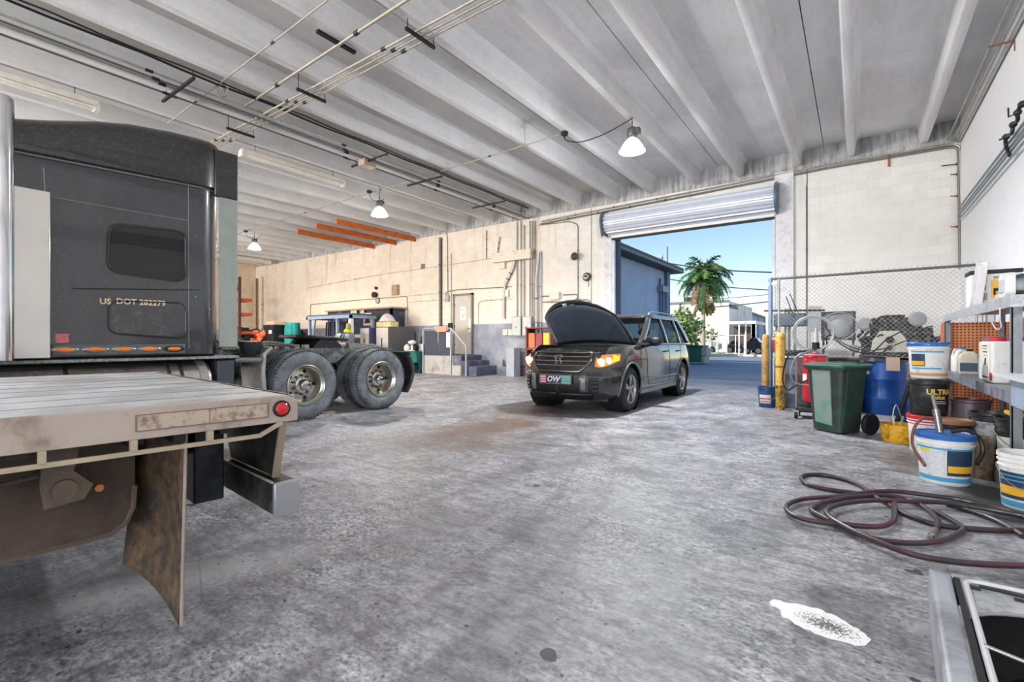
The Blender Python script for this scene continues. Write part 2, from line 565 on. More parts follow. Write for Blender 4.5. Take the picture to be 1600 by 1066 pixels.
def wall_mat(name, top, blocks=True, band=None, warm=False, rust=True):
    m, n, b, o = base_mat(name)
    v = coords(n)
    tc = N(n, 'ShaderNodeTexCoord'); sp = N(n, 'ShaderNodeSeparateXYZ'); L(n, tc.outputs['Object'], sp.inputs[0])
    big = noise(n, v, 0.6, 6, 0.65, 0.6)
    mid = noise(n, v, 4.5, 8, 0.7)
    c0 = lin(top)
    if warm:
        k = ramp(n, math_(n, 'MULTIPLY_ADD', sp.outputs[0], -0.1, -0.45), [(0.0, 0.0), (0.7, 1.0)])
        c = mix(n, k, c0, lin((230, 219, 206)))
    else:
        c = mix(n, 0.0, c0, c0)
    c = mix(n, 0.5, c, ramp(n, big, [(0.3, 0.36), (0.7, 0.62)]), 'OVERLAY')
    c = mix(n, 0.38, c, ramp(n, mid, [(0.35, 0.25), (0.65, 0.7)]), 'OVERLAY')
    h = mid
    if blocks:
        cmb = N(n, 'ShaderNodeCombineXYZ'); L(n, sp.outputs[0], cmb.inputs[0]); L(n, sp.outputs[2], cmb.inputs[1])
        br = N(n, 'ShaderNodeTexBrick'); L(n, cmb.outputs[0], br.inputs[0])
        br.inputs['Scale'].default_value = 1.0
        br.inputs['Brick Width'].default_value = 0.40; br.inputs['Row Height'].default_value = 0.20
        br.inputs['Mortar Size'].default_value = 0.008; br.inputs['Mortar Smooth'].default_value = 0.6
        br.inputs['Color1'].default_value = (1, 1, 1, 1); br.inputs['Color2'].default_value = (0.84, 0.84, 0.84, 1); br.inputs['Mortar'].default_value = (0.72, 0.72, 0.72, 1)
        bf = ramp(n, noise(n, v, 0.45, 3), [(0.42, 0.12), (0.6, 0.62)])
        c = mix(n, bf, c, br.outputs[0], 'MULTIPLY')
    if rust:
        stv = noise(n, coords(n, sc3=(3.2, 3.2, 0.22)), 1.4, 6, 0.65, 0.3)
        hi = ramp(n, sp.outputs[2], [(0.0, 0.0), (1.0, 1.0)])
        mk = N(n, 'ShaderNodeMapRange'); mk.inputs[1].default_value = 1.8; mk.inputs[2].default_value = 5.2
        L(n, sp.outputs[2], mk.inputs[0])
        lm = N(n, 'ShaderNodeMapRange'); lm.inputs[1].default_value = -1.5; lm.inputs[2].default_value = -3.5; lm.inputs[3].default_value = 0.25; lm.inputs[4].default_value = 0.9
        L(n, sp.outputs[0], lm.inputs[0])
        mk_ = math_(n, 'MULTIPLY', mk.outputs[0], lm.outputs[0])
        k = math_(n, 'MULTIPLY', ramp(n, stv, [(0.56, 0.0), (0.72, 0.75)]), mk_)
        c = mix(n, k, c, lin((176, 132, 96)))
        k2 = math_(n, 'MULTIPLY', ramp(n, noise(n, coords(n, sc3=(6, 6, 0.5)), 1.5, 6, 0.7), [(0.57, 0.0), (0.76, 0.5)]), mk_)
        c = mix(n, k2, c, lin((120, 108, 98)))
    if band:
        z0, xlim = band
        zz = math_(n, 'LESS_THAN', math_(n, 'ADD', sp.outputs[2], math_(n, 'MULTIPLY', mid, 0.02)), z0)
        xx = math_(n, 'LESS_THAN', sp.outputs[0], xlim)
        k = math_(n, 'MULTIPLY', zz, xx)
        bc = ramp(n, noise(n, v, 1.1, 8, 0.66, 0.1), [(0.3, lin((104, 110, 130))), (0.5, lin((146, 150, 166))), (0.72, lin((184, 186, 194)))])
        c = mix(n, k, c, bc)
        # pale base right of the door
    L(n, c, b.inputs['Base Color'])
    b.inputs['Roughness'].default_value = 0.7
    bump(n, b, h, 0.25, 0.01)
    return m
FLOOR = floor_mat(); CEIL = ceil_mat()
WBM = wall_mat('painted_block_wall', (238, 236, 232), band=(1.80, -6.3), warm=True)
WRM = wall_mat('white_stucco_wall', (244, 245, 248), blocks=False, rust=False)
GREYC, n_, b_, o_ = base_mat('streaked_cast_concrete')
L(n_, ramp(n_, noise(n_, coords(n_, sc3=(7, 7, .8)), 1.2, 7, .75, .2), [(.32, lin((112, 112, 114))), (.5, lin((170, 170, 170))), (.66, lin((206, 206, 206)))]), b_.inputs['Base Color'])
b_.inputs['Roughness'].default_value = .85
GALV = mat('galvanised_conduit', (170, 170, 166), 0.4, 0.75, var=0.2, scale=9)
CREAMP = mat('cream_painted_conduit', (214, 204, 186), 0.5, 0.0, var=0.15, scale=12, dirt=(120, 100, 80), dfac=0.3)
BROWNP = mat('aged_brown_conduit', (118, 104, 90), 0.5, 0.3, var=0.2, scale=12)
DARK = mat('dark_steel', (44, 44, 47), 0.5, 0.5, var=0.3, scale=10)
BLACK = mat('black_rubber', (20, 20, 22), 0.6, 0, var=0.25, scale=12)
WHITEP = mat('white_paint', (236, 236, 236), 0.45, var=0.05)

# floor slab and outdoor ground
struct('floor', MB().box(XL - .2, WR + .2, YF - .2, WB + 0.15, -0.3, 0), FLOOR)
# wall_back with the door opening
mb = MB()
mb.box(XL - .2, DX0 - .06, WB, WB + .22, 0, ZS + .3)
mb.box(DX1 + .04, WR + .2, WB, WB + .22, 0, ZS + .3)
mb.box(DX0 - .06, DX1 + .04, WB, WB + .22, DZ, ZS + .3)
struct('wall_back', mb, WBM)
struct('wall_right', MB().box(WR, WR + .2, YF - .2, WB, 0, ZS + .3), WRM)
struct('wall_left', MB().box(XL - .2, XL, YF - .2, WB, 0, ZS + .3), wall_mat('warm_side_wall', (226, 208, 182), band=(1.8, 100)))
# wall_front, behind the camera: piers and a lintel around four open truck doors
mb = MB()
piers = [(XL, -25.4), (-20.6, -18.8), (-14.0, -12.2), (-7.4, -5.6), (-0.8, WR)]
for a, b_ in piers:
    mb.box(a, b_, YF - .2, YF, 0, 4.5)
mb.box(XL, WR, YF - .2, YF, 4.5, ZS + .3)
struct('wall_front', mb, wall_mat('painted_front_wall', (232, 228, 220), blocks=True))

# ceiling: slab of double tees, joints and stems
CENTRES = [0.525 - 2.32 * k for k in range(0, 13)]
mb = MB()
edges = [WR + .2] + [c + 1.16 for c in CENTRES[1:]] + [CENTRES[-1] - 1.16]
for i in range(len(edges) - 1):
    a, b_ = edges[i + 1] + 0.008, edges[i] - 0.008
    mb.box(a, b_, YF - .2, WB + .2, ZS, ZS + .14)
mb.box(XL - .2, WR + .2, YF - .2, WB + .2, ZS + .1, ZS + .3)
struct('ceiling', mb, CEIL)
first = None
for i, c in enumerate(CENTRES):
    for sgn in (1, -1):
        x = c + sgn * 0.63
        if first is None:
            mb = MB()
            prof = [(-0.062, 0.006), (-0.05, 0), (0.05, 0), (0.062, 0.006), (0.10, ZS - ZB - .06), (0.17, ZS - ZB + .01), (-0.17, ZS - ZB + .01), (-0.10, ZS - ZB - .06)]
            mb.prism(prof, lambda u, v, w_: Vector((u, w_, v)), YF, WB)
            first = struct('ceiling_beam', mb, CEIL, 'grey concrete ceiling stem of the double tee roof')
            first.location = (x, 0, ZB)
            o = first
        else:
            o = first.copy(); COL.objects.link(o); o.location = (x, 0, ZB)
# darker raw concrete strip above the wall head between the stems, ledge
struct('trim_wall_head', MB().box(XL, WR, WB - .03, WB, 5.30, 5.40).box(XL, WR, WB - .012, WB, 5.40, ZS), GREYC)
# concrete column casing at the left and right of the roll-up door
struct('trim_door_jamb', MB().box(DX0 - .30, DX0 - .06, WB - .05, WB + .25, 0, DZ).box(DX1 + .02, DX1 + .42, WB - .10, WB + .1, 0, 5.3).box(DX0 - .06, DX0, WB - .03, WB + .25, 0, DZ).box(DX1, DX1 + .05, WB - .03, WB + .25, 0, DZ),
       mat('pale_painted_jamb', (224, 224, 228), 0.6, var=0.06, scale=4, dirt=(186, 184, 186), dfac=0.3, dscale=6))
# saw joint lines of the wall
struct('trim_wall_joint', MB().box(-0.98, -0.955, WB - .006, WB, 0, 5.28).box(-6.66, -6.64, WB - .006, WB, 0, 5.28), mat('joint_filler', (120, 116, 112), 0.8))
# ---------------- roll-up door
rd = thing('roll_up_door', 'white corrugated roll-up door curtain wound up above the open truck doorway', 'roll-up door', (DX0, WB, DZ))
prof = []
for i in range(0, 61):
    t = i / 60
    a = radians(-100 + 260 * t)
    rr = 0.27 + 0.022 * (1 if (i // 3) % 2 else -1)
    prof.append((-0.30 - rr * cos(a) * 0.9, 0.36 + rr * sin(a) * 1.05))
prof += [(-0.02, 0.62), (-0.02, -0.02), (-0.14, -0.02)]
make('curtain', MB().prism(prof, lambda u, v, w_: Vector((w_, u, v)), -0.12, DX1 - DX0 + .06), mat('white_slat_steel', (206, 212, 224), 0.35, 0.2, var=0.06), rd, angle=25)
make('bottom_bar', MB().box(-0.02, DX1 - DX0 + .02, -0.17, -0.06, -0.06, 0.10), WHITEP, rd, bevel=.008)
make('bottom_seal', MB().box(-0.02, DX1 - DX0 + .02, -0.15, -0.09, -0.12, -0.06), BLACK, rd)
for x in (-0.18, DX1 - DX0 + .06):
    make('end_bracket', MB().lathe([(0.36, 0), (0.36, .04), (.30, .05)], (x, -0.30, 0.36), 28, 'x').box(x, x + .04, -.3, -.0, .0, .75), mat('blue_grey_steel', (96, 116, 138), 0.5, .3), rd)
make('chain_hoist', MB().torus((-0.24, -0.34, 0.12), 0.07, 0.012, 'x').torus((-0.24, -0.34, 0.02), 0.04, 0.012, 'x').torus((-0.24, -.34, .30), 0.10, .012, 'x'), DARK, rd)
make('guide_rail', MB().box(-0.02, 0.06, -0.12, -0.02, -DZ, 0).box(DX1 - DX0 - .04, DX1 - DX0 + .03, -0.12, -0.02, -DZ, 0), mat('pale_blue_rail', (206, 216, 230), 0.5), rd)
make('door_side_seal', MB().box(0.04, 0.13, 0.02, .2, -DZ, 0), mat('dark_blue_seal', (36, 58, 84), 0.6), rd)
# ================================================================== semi truck
TSIDE = mat('dusty_grey_black_side', (50, 51, 54), 0.3, 0.1, var=.25, scale=2.0, dirt=(80, 80, 82), dfac=.2, dscale=28, coat=.9)
TBLK = mat('dusty_black_truck_paint', (22, 23, 25), 0.3, 0.0, var=0.3, scale=2.5, dirt=(78, 78, 80), dfac=0.2, dscale=30, coat=0.9)
CHROME = mat('chrome', (205, 205, 208), 0.12, 1.0, var=0.06)
ALU = mat('brushed_aluminium', (200, 198, 190), 0.32, 0.9, var=0.12, scale=4, dirt=(130, 120, 104), dfac=0.35, dscale=7)
SX = -6.60
LX = -6.64
tr = thing('semi_truck', 'black sleeper cab semi truck without trailer parked at the left behind the flatbed', 'truck', (-7.75, 4.7, 0))

def side(px, py, x=SX):
    p = PX(px, py, x)
    return p.y, p.z
# sleeper body
def plan_ring(z, grow=0.0):
    x0, x1, y0, y1, r = -8.95 - grow, SX + grow, -1.25, 2.86 + grow, 0.30
    pts = []
    for cx, cy, a0 in ((x1 - r, y1 - r, 0), (x0 + r, y1 - r, 90)):
        for j in range(9):
            a = radians(a0 + 90 * j / 8)
            pts.append(Vector((cx + r * cos(a), cy + r * sin(a), z)))
    pts += [Vector((x0, y0, z)), Vector((x1, y0, z))]
    return pts
body = mkw('sleeper_body', MB().loft([plan_ring(z) for z in (1.02, 1.3, 2.2, 3.0, 3.12)]), TSIDE, tr)
# roof cap
def ztop(y):
    ks = [(-3.0, 2.55), (-1.2, 2.95), (0.2, 3.14), (0.75, 3.25), (1.2, 3.43), (1.5, 3.54), (1.85, 3.64), (2.3, 3.70), (2.86, 3.74)]
    for (a, za), (b, zb) in zip(ks, ks[1:]):
        if y <= b:
            t = (y - a) / (b - a)
            return za + (zb - za) * t
    return ks[-1][1]
def trimz(y):
    return 3.02 + 0.045 * (y - 1.2)
rings = []
for y, ins in ((-1.25, 0), (0, 0), (0.5, 0), (1.2, 0), (1.6, 0), (1.9, 0), (2.3, 0), (2.58, 0), (2.72, .03), (2.8, .09), (2.86, .17), (2.89, .30)):
    wv = 1.205 - ins; z0 = trimz(y); z1 = ztop(y); cx = (SX - 8.95) / 2; rr = min(0.16, (z1 - z0) * 0.45)
    half = [(wv - .03, z0), (wv, z0 + .03), (wv + .005, (z0 + z1) / 2)] + [(wv - rr + rr * cos(radians(a)), z1 - rr + rr * sin(radians(a))) for a in (0, 25, 50, 75, 90)] + [(0.4, z1 + .02)]
    rings.append([Vector((cx + x, y, z)) for x, z in half] + [Vector((cx - x, y, z)) for x, z in reversed(half)])
mkw('roof_fairing', MB().loft(rings), TBLK, tr)
mkw('fairing_lip', MB().tube([Vector((SX + .012, y, trimz(y) - .004)) for y in (-1.2, 0, .8, 1.6, 2.56)] + [Vector((SX - .05, 2.76, 3.08)), Vector((SX - .2, 2.87, 3.09))], 0.012, 6), mat('scuffed_grey_edge', (120, 120, 122), .5, .2), body)
# window, lower hatch, seams on the side
def side_shape(px, r=.05, k=5):
    q = [side(*p) for p in px]
    out = []
    for i in range(len(q)):
        a, b, c = Vector(q[i - 1]), Vector(q[i]), Vector(q[(i + 1) % len(q)])
        p1 = b + (a - b).normalized() * r; p2 = b + (c - b).normalized() * r
        for j in range(k + 1):
            t = j / k
            out.append(tuple((1 - t) ** 2 * p1 + 2 * t * (1 - t) * b + t * t * p2))
    return out
fx = lambda u, v, w_: Vector((w_, u, v))
wnd = side_shape([(170, 349), (290, 362), (290, 441), (168, 424)], .12)
mkw('sleeper_window', MB().prism(wnd, fx, SX - .01, SX + .008), glass('truck_dark_glass', (60, 60, 60), 0.75), tr)
mkw('window_seal', MB().tube([Vector((SX + .008, u, v)) for u, v in wnd], .012, 6, closed=True), mat('worn_seal', (28, 28, 30), .35, 0, coat=.5), tr)
hatch = side_shape([(170, 470), (290, 474), (291, 529), (170, 521)], .10)
mkw('luggage_hatch', MB().prism(hatch, fx, SX - .01, SX + .006), mat('hatch_black', (42, 43, 45), .3, 0, var=.2, dirt=(90, 90, 92), dfac=.25, dscale=14, coat=.8), tr)
mkw('hatch_seal', MB().tube([Vector((SX + .006, u, v)) for u, v in hatch], .010, 6, closed=True), MATS['worn_seal'], tr)
mb = MB()
for a, b in (((68, 262), (70, 300)), ((294, 285), (295, 545)), ((80, 308), (294, 345))):
    p, q = side(*a), side(*b)
    mb.tube([Vector((SX + .002, *p)), Vector((SX + .002, *q))], .004, 5)
pieces('panel_seam', mb, mat('seam_grey', (140, 140, 142), .5), tr, mkw)
a, b = side(112, 451), side(312, 453)
mkw('body_crease', MB().tube([Vector((SX - .002, *a)), Vector((SX - .002, *b))], .008, 5), mat('crease_black', (10, 10, 11), .5), tr)
mb = MB()
for q in ((158, 243), (234, 272), (302, 282), (305, 370), (338, 374), (305, 464), (336, 466), (336, 406), (327, 484)):
    y, z = side(*q); mb.ball((SX - .02 + .022, y, z), .012, 8)
pieces('rivet', mb, ALU, tr, mkw)
p, q = side(157, 470), side(172, 471)
tfn = lambda yc, zc: (lambda x, y, z: Vector((SX + .011 + z, yc + x, zc + y)))
yc, zc = side(164, 471.5); mkw('dot_lettering', text_mb('US', .085, tfn(yc, zc), .001, .002), mat('cream_lettering', (222, 208, 170), .6), tr)
yc, zc = side(221, 473); t2 = text_mb('DOT 282279', .085, tfn(yc, zc), .001, .002)
mkw('dot_lettering', t2, mat('cream_lettering', (222, 208, 170), .6), tr)
yc, zc = side(97, 528); mb = MB().box(SX, SX + .004, yc - .05, yc + .05, zc - .05, zc + .04)
mkw('sticker', mb, mat('red_white_sticker', (214, 120, 122), .5, var=.4, scale=30), tr)
# grey lamp strip with five amber markers
s0, s1 = side(80, 538), side(289, 553)
za, zb = 1.03, 1.145
strip = mkw('lamp_strip', MB().box(SX - .02, SX + .018, s0[0], s1[0], za, zb), mat('grey_lamp_strip', (96, 99, 102), .35, .3), tr, bevel=.01)
for i, xp in enumerate((100, 149, 193, 233, 271)):
    y, z = side(xp, 545)
    z = (za + zb) / 2
    lp = mkw('marker_lamp', MB().ball((SX + .018, y, z), 1, 16, (.014, .115, .036)), mat('lamp_bezel', (150, 150, 148), .25, .8) if i < 4 else BLACK, tr)
    mkw('amber_lens', MB().ball((SX + .026, y, z), 1, 14, (.016, .07, .024)), mat('amber_lens', (240, 128, 30), .3, coat=.5), lp)
# stainless cab panel, exhaust stack, perforated shield
y0, z0 = side(79, 558, -6.5); y1 = side(2, 400, -6.5)[0]
pan = mkw('stainless_panel', MB().box(-6.56, -6.50, y1 - .9, y0, 1.01, 2.66), mat('stainless_panel', (206, 203, 198), .22, .85, var=.08, scale=2), tr, bevel=.006)
mkw('panel_step', MB().box(-6.57, -6.485, y1 - .9, y1 + .03, 1.0, 2.64), mat('blue_steel_sheet', (188, 198, 214), .4, .5), pan)
mkw('exhaust_stack', MB().cyl((-6.36, .84, 1.0), (-6.36, .84, 3.36), .085, n=24).lathe([(.085, 0), (.08, .05), (.06, .07)], (-6.36, .84, 3.36), 24), CHROME, tr)
# chrome fuel tank under the sleeper and its straps
tank = mkw('fuel_tank', MB().lathe([(.24, -1.6), (.315, -1.56), (.325, -1.5), (.325, 2.66), (.315, 2.72), (.24, 2.75)], (-6.95, 0, .63), 40, 'y'), mat('polished_tank', (214, 208, 200), .2, .92, var=.12, scale=3, dirt=(120, 108, 96), dfac=.25, dscale=5), tr)
def strap(y, wd, m):
    mkw('tank_strap', MB().lathe([(.327, y - wd / 2), (.336, y - wd / 2), (.336, y + wd / 2), (.327, y + wd / 2), (.327, y - wd / 2)], (-6.95, 0, .63), 40, 'y', cap=False), m, tank)
strap(1.35, .035, BLACK); strap(2.27, .03, DARK); strap(2.40, .03, DARK)
strap(2.64, .09, mat('dusty_strap', (150, 148, 142), .6, .3))
mkw('running_board', MB().box(-7.28, -6.63, -1.2, 3.05, .955, .99), mat('tread_plate', (150, 152, 150), .45, .6, var=.5, scale=30, bmp=.5, bscale=90), tr, bevel=.005)
mkw('underbody', MB().box(-7.3, -6.75, -1.2, 2.8, .94, 1.04), DARK, tr)
mkw('battery_box', MB().box(-7.2, -6.66, 2.80, 3.0, .38, .93), mat('slate_box', (70, 76, 84), .5, .3), tr, bevel=.01)
mkw('frame_pipe', MB().tube([(-6.9, 3.02, .93), (-6.68, 3.04, .93), (-6.60, 3.32, .92)], .035, 12), mat('grey_pipe', (128, 128, 128), .45, .5), tr)
# frame rails
for x in (-7.36, -8.20):
    mkw('frame_rail', MB().box(x - .04, x + .04, -4.6, 6.2, .80, 1.06), mat('frame_grey', (84, 86, 90), .6, .3, var=.3, scale=8, dirt=(150, 150, 146), dfac=.4, dscale=8), tr)
mb = MB()
for y in (3.1, 4.1, 5.9, 6.16, 0.2): mb.box(-8.2, -7.36, y - .05, y + .05, .86, 1.02)
pieces('cross_member', mb, MATS['frame_grey'], tr, mkw)
mb = MB()
rnd = random.Random(3)
for i in range(9):
    yy = 2.95 + rnd.random() * .2; xx = -8.1 + i * .13
    mb.tube(smooth_path([(xx, yy, 1.3), (xx + .1, yy + .25, 1.12), (xx - .05, yy + .6, 1.12 + .05 * rnd.random()), (xx + .1, yy + 1.0, 1.10)], 5), .018, 6)
pieces('air_hose', mb, mat('dusty_hose', (120, 116, 104), .6, var=.3), tr, mkw)
mb = MB().box(-8.05, -7.5, 3.2, 4.1, 1.05, 1.09)
for i in range(14): mb.box(-7.52, -7.42, 3.6 + i * .17, 3.68 + i * .17, 1.06, 1.12)
pieces('deck_plate', mb, MATS['tread_plate'], tr, mkw)
# fifth wheel
fw = mkw('fifth_wheel', MB().prism([(-.48, -.42), (-.30, -.60), (.30, -.60), (.48, -.42), (.48, .16), (.34, .55), (.16, .62), (.07, .25), (-.07, .25), (-.16, .62), (-.34, .55), (-.48, .16)],
    lambda u, v, w_: Vector((-7.78 + u * .92, 4.86 + v * .85, 1.23 + w_ - .05 * v)), -.025, .025), mat('greasy_steel', (58, 57, 56), .4, .6, var=.4, scale=9), tr, bevel=.01)
pieces('fifth_wheel_bracket', MB().prism([(-.3, 1.06), (.3, 1.06), (.12, 1.23), (-.12, 1.23)], lambda u, v, w_: Vector((w_, 4.84 + u, v)), -8.2, -8.05).prism([(-.3, 1.06), (.3, 1.06), (.12, 1.23), (-.12, 1.23)], lambda u, v, w_: Vector((w_, 4.84 + u, v)), -7.52, -7.36), DARK, fw, mkw)
mb = MB()
for x in (-7.40, -8.15):
    mb.prism([(5.25, 1.06), (5.25, 1.15), (5.35, 1.15), (5.95, 1.08), (5.95, 1.06)], lambda u, v, w_: Vector((w_, u, v)), x - .05, x + .05)
pieces('guide_ramp', mb, mat('pale_ramp', (128, 126, 118), .6, .3, var=.4, scale=20), tr, mkw)
# quarter fender ahead of the first wheel
pts = [(3.42, .28), (3.40, .5), (3.38, .75), (3.40, 1.0), (3.50, 1.09)]
mkw('quarter_fender', MB().prism(pts + [(y + .02, z) for y, z in reversed(pts)], lambda u, v, w_: Vector((w_, u, v)), -7.3, -6.68), mat('dusty_fender', (84, 84, 88), .5, 0, var=.4, scale=5, dirt=(140, 138, 134), dfac=.5, dscale=3), tr)
mkw('fender_trim', MB().tube([Vector((-6.665, y, z)) for y, z in pts], .028, 8), mat('light_edge_trim', (172, 174, 172), .4, .5), tr)
mkw('breather_cap', MB().lathe([(.10, 0), (.115, .02), (.15, .14), (.15, .17), (.10, .18)], (-6.85, 3.30, 1.0), 24), mat('blue_black_plastic', (40, 48, 58), .35), tr)
# side extender behind the sleeper
mkw('side_extender', MB().box(-6.64, -6.61, 2.80, 3.02, 1.10, 3.05), mat('sage_grey_rubber', (150, 158, 152), .5, var=.08), tr, bevel=.008)
mkw('upper_extender', MB().box(-6.66, -6.60, 2.74, 3.02, 3.02, 3.62), TBLK, tr, bevel=.015)
mkw('side_extender', MB().box(-8.97, -8.94, 2.80, 3.02, 1.10, 3.60), MATS['sage_grey_rubber'], tr)
# cab and hood, mostly outside the frame
cabp = [(-2.9, 1.0), (-1.2, 1.0), (-1.2, 2.95), (-2.3, 2.75), (-2.75, 2.0), (-4.75, 1.75), (-4.95, 1.5), (-4.95, .75), (-4.3, .75), (-4.1, 1.2), (-3.3, 1.2), (-3.05, .9)]
mkw('cab_and_hood', MB().prism(cabp, fx, -8.75, -6.75), TBLK, tr, bevel=.05)
mkw('cab_side_window', MB().prism([(-2.45, 2.05), (-1.5, 2.05), (-1.5, 2.65), (-2.2, 2.6)], fx, -6.76, -6.74), MATS['truck_dark_glass'], tr)
mkw('front_bumper', MB().box(-9.0, -6.5, -5.1, -4.9, .35, .8), CHROME, tr, bevel=.03)

TYRE = mat('dusty_tyre_rubber', (84, 89, 95), 0.7, var=0.22, scale=14, dirt=(124, 130, 136), dfac=0.55, dscale=3.5, bmp=.3)
TREAD = mat('tyre_tread_rubber', (40, 41, 43), 0.75, var=0.3, scale=20, dirt=(96, 98, 100), dfac=0.5, dscale=5)
def truck_tyre(parent, x, y, s, name='tyre'):
    """s=+1: outer face towards +X"""
    prof = [(.29, -.03), (.33, -.004), (.37, .008), (.43, .012), (.475, .0), (.505, -.022), (.517, -.045), (.505, -.052), (.505, -.066), (.520, -.072), (.522, -.11), (.507, -.114), (.507, -.128), (.522, -.132), (.522, -.165), (.507, -.169), (.507, -.183), (.520, -.188), (.517, -.225), (.505, -.248), (.475, -.268), (.43, -.28), (.33, -.262), (.29, -.24), (.29, -.03)]
    t = mkw(name, MB().lathe([(r, h * s) for r, h in prof], (x, y, .522), 72, 'x', cap=False), TYRE, parent, angle=28)
    mb = MB()
    for i in range(64):
        a = 2 * pi * i / 64
        for h0, h1 in ((-.012, -.046), (-.226, -.26)):
            R = Matrix.Rotation(a, 3, 'X')
            mb.cbox(Vector((x + s * (h0 + h1) / 2, y, .522)) + R @ Vector((0, 0, .506)), (abs(h1 - h0), .028, .024), R)
    mkw('tread_block', mb, TREAD, t)['kind'] = 'stuff'
    return t
def truck_wheel(x, y, s, dual=True):
    w1 = truck_tyre(tr, x, y, s, 'outer_tyre')
    rim = [(.30, -.03), (.305, -.006), (.296, .0), (.288, -.01), (.282, -.04), (.262, -.06), (.255, -.15), (.235, -.185), (.19, -.175), (.12, -.165), (.11, -.165), (0.001, -.165)]
    r = mkw('rim', MB().lathe([(a, h * s) for a, h in rim], (x, y, .522), 48, 'x', cap=False), ALU, tr)
    mkw('hub', MB().lathe([(a, h * s) for a, h in [(.115, -.17), (.115, -.12), (.085, -.11), (.082, -.03), (.07, -.012), (.04, -.004), (.001, -.002)]], (x, y, .522), 28, 'x', cap=False), CHROME, r)
    mb = MB(); mh = MB()
    for k in range(10):
        a = 2 * pi * k / 10
        c = Vector((x, y + .143 * sin(a), .522 + .143 * cos(a)))
        mb.cyl(c + Vector((s * -.165, 0, 0)), c + Vector((s * -.115, 0, 0)), .019, .014, 6)
        if k % 2 == 0:
            a += .31
            c = Vector((x, y + .208 * sin(a), .522 + .208 * cos(a)))
            mh.cyl(c + Vector((s * -.20, 0, 0)), c + Vector((s * -.170, 0, 0)), .027, n=14)
    pieces('lug_nut', mb, mat('lug_steel', (116, 108, 98), .4, .7), r, mkw)
    pieces('hand_hole', mh, mat('hole_black', (14, 12, 11), .8), r, mkw)
    if dual:
        truck_tyre(tr, x - s * .33, y, s, 'inner_tyre')
for y in (4.02, 5.41):
    truck_wheel(LX, y, 1)
    truck_wheel(-8.86, y, -1)
    mkw('axle', MB().cyl((-8.5, y, .55), (-7.0, y, .55), .09), DARK, tr)
truck_wheel(-6.80, -3.7, 1, False); truck_wheel(-8.7, -3.7, -1, False)
# rear mud flaps
for x0, x1 in ((-7.28, -6.66), (-8.84, -8.25)):
    fl = mkw('mud_flap', MB().patch(lambda u, v: Vector((x0 + (x1 - x0) * u, 5.99 + .16 * sin(v * 3.0) + .02 * u, .24 + .72 * v)), 6, 8), mat('black_flap', (44, 45, 48), .6, dirt=(100, 98, 94), dfac=.4), tr, solid=.012)
mkw('flap_hanger', MB().box(-8.86, -6.64, 6.00, 6.05, .92, .98), DARK, tr)

# ================================================================== flatbed trailer in the left foreground
tl = thing('flatbed_trailer', 'beige flatbed trailer corner with red marker lamp and hanging mud flap in the left foreground', 'trailer', (-2.034, 1.186, 0), radians(83.9))
BEIGE = mat('dusty_beige_rail', (190, 176, 164), .55, .1, var=.1, scale=3, dirt=(136, 118, 104), dfac=.28, dscale=5, bmp=.1)
make('deck', MB().box(-8.5, -.012, .03, 2.42, .885, .938), mat('bleached_deck', (196, 197, 200), .5, .1, var=.18, scale=2.5, dirt=(150, 148, 146), dfac=.5, dscale=2), tl)
mb = MB()
for i in range(1, 9): mb.box(-8.5, -.02, i * .27 - .003, i * .27 + .003, .9375, .9392)
pieces('deck_joint', mb, mat('deck_gap', (120, 118, 116), .8), tl)
out = [(-8.5, .825), (-.004, .825), (0, .83), (0, .915), (-.045, .94), (-8.5, .94)]
make('side_rail', MB().prism(out, lambda u, v, w_: Vector((u, w_, v)), 0, .035), BEIGE, tl, bevel=.003)
make('rear_rail', MB().box(-.035, 0, .03, 2.42, .825, .938), BEIGE, tl, bevel=.003)
make('side_rail', MB().box(-8.5, 0, 2.42, 2.45, .825, .94), BEIGE, tl, bevel=.003)
tape = make('reflective_strip', MB().box(-.578, -.129, -.004, .001, .858, .912), mat('faded_reflective_tape', (198, 180, 162), .4, 0, var=.1, scale=9, dirt=(104, 66, 48), dfac=.35, dscale=22), tl)
make('strip_border', MB().box(-.582, -.576, -.005, 0, .855, .915).box(-.131, -.125, -.005, 0, .855, .915).box(-.578, -.129, -.005, 0, .854, .858).box(-.578, -.129, -.005, 0, .912, .915).box(-.35, -.347, -.005, 0, .858, .912), mat('tape_edge', (132, 112, 98), .6), tape)
lamp = make('marker_lamp_housing', MB().lathe([(.036, 0), (.036, -.008), (.028, -.012), (.027, -.004)], (-.072, 0, .885), 32, 'y'), BLACK, tl)
make('red_lens', MB().lathe([(.0275, -.002), (.0275, -.012), (.022, -.018), (.001, -.020)], (-.072, 0, .885), 28, 'y'), mat('red_lamp_lens', (205, 24, 30), .22, coat=.6), lamp)
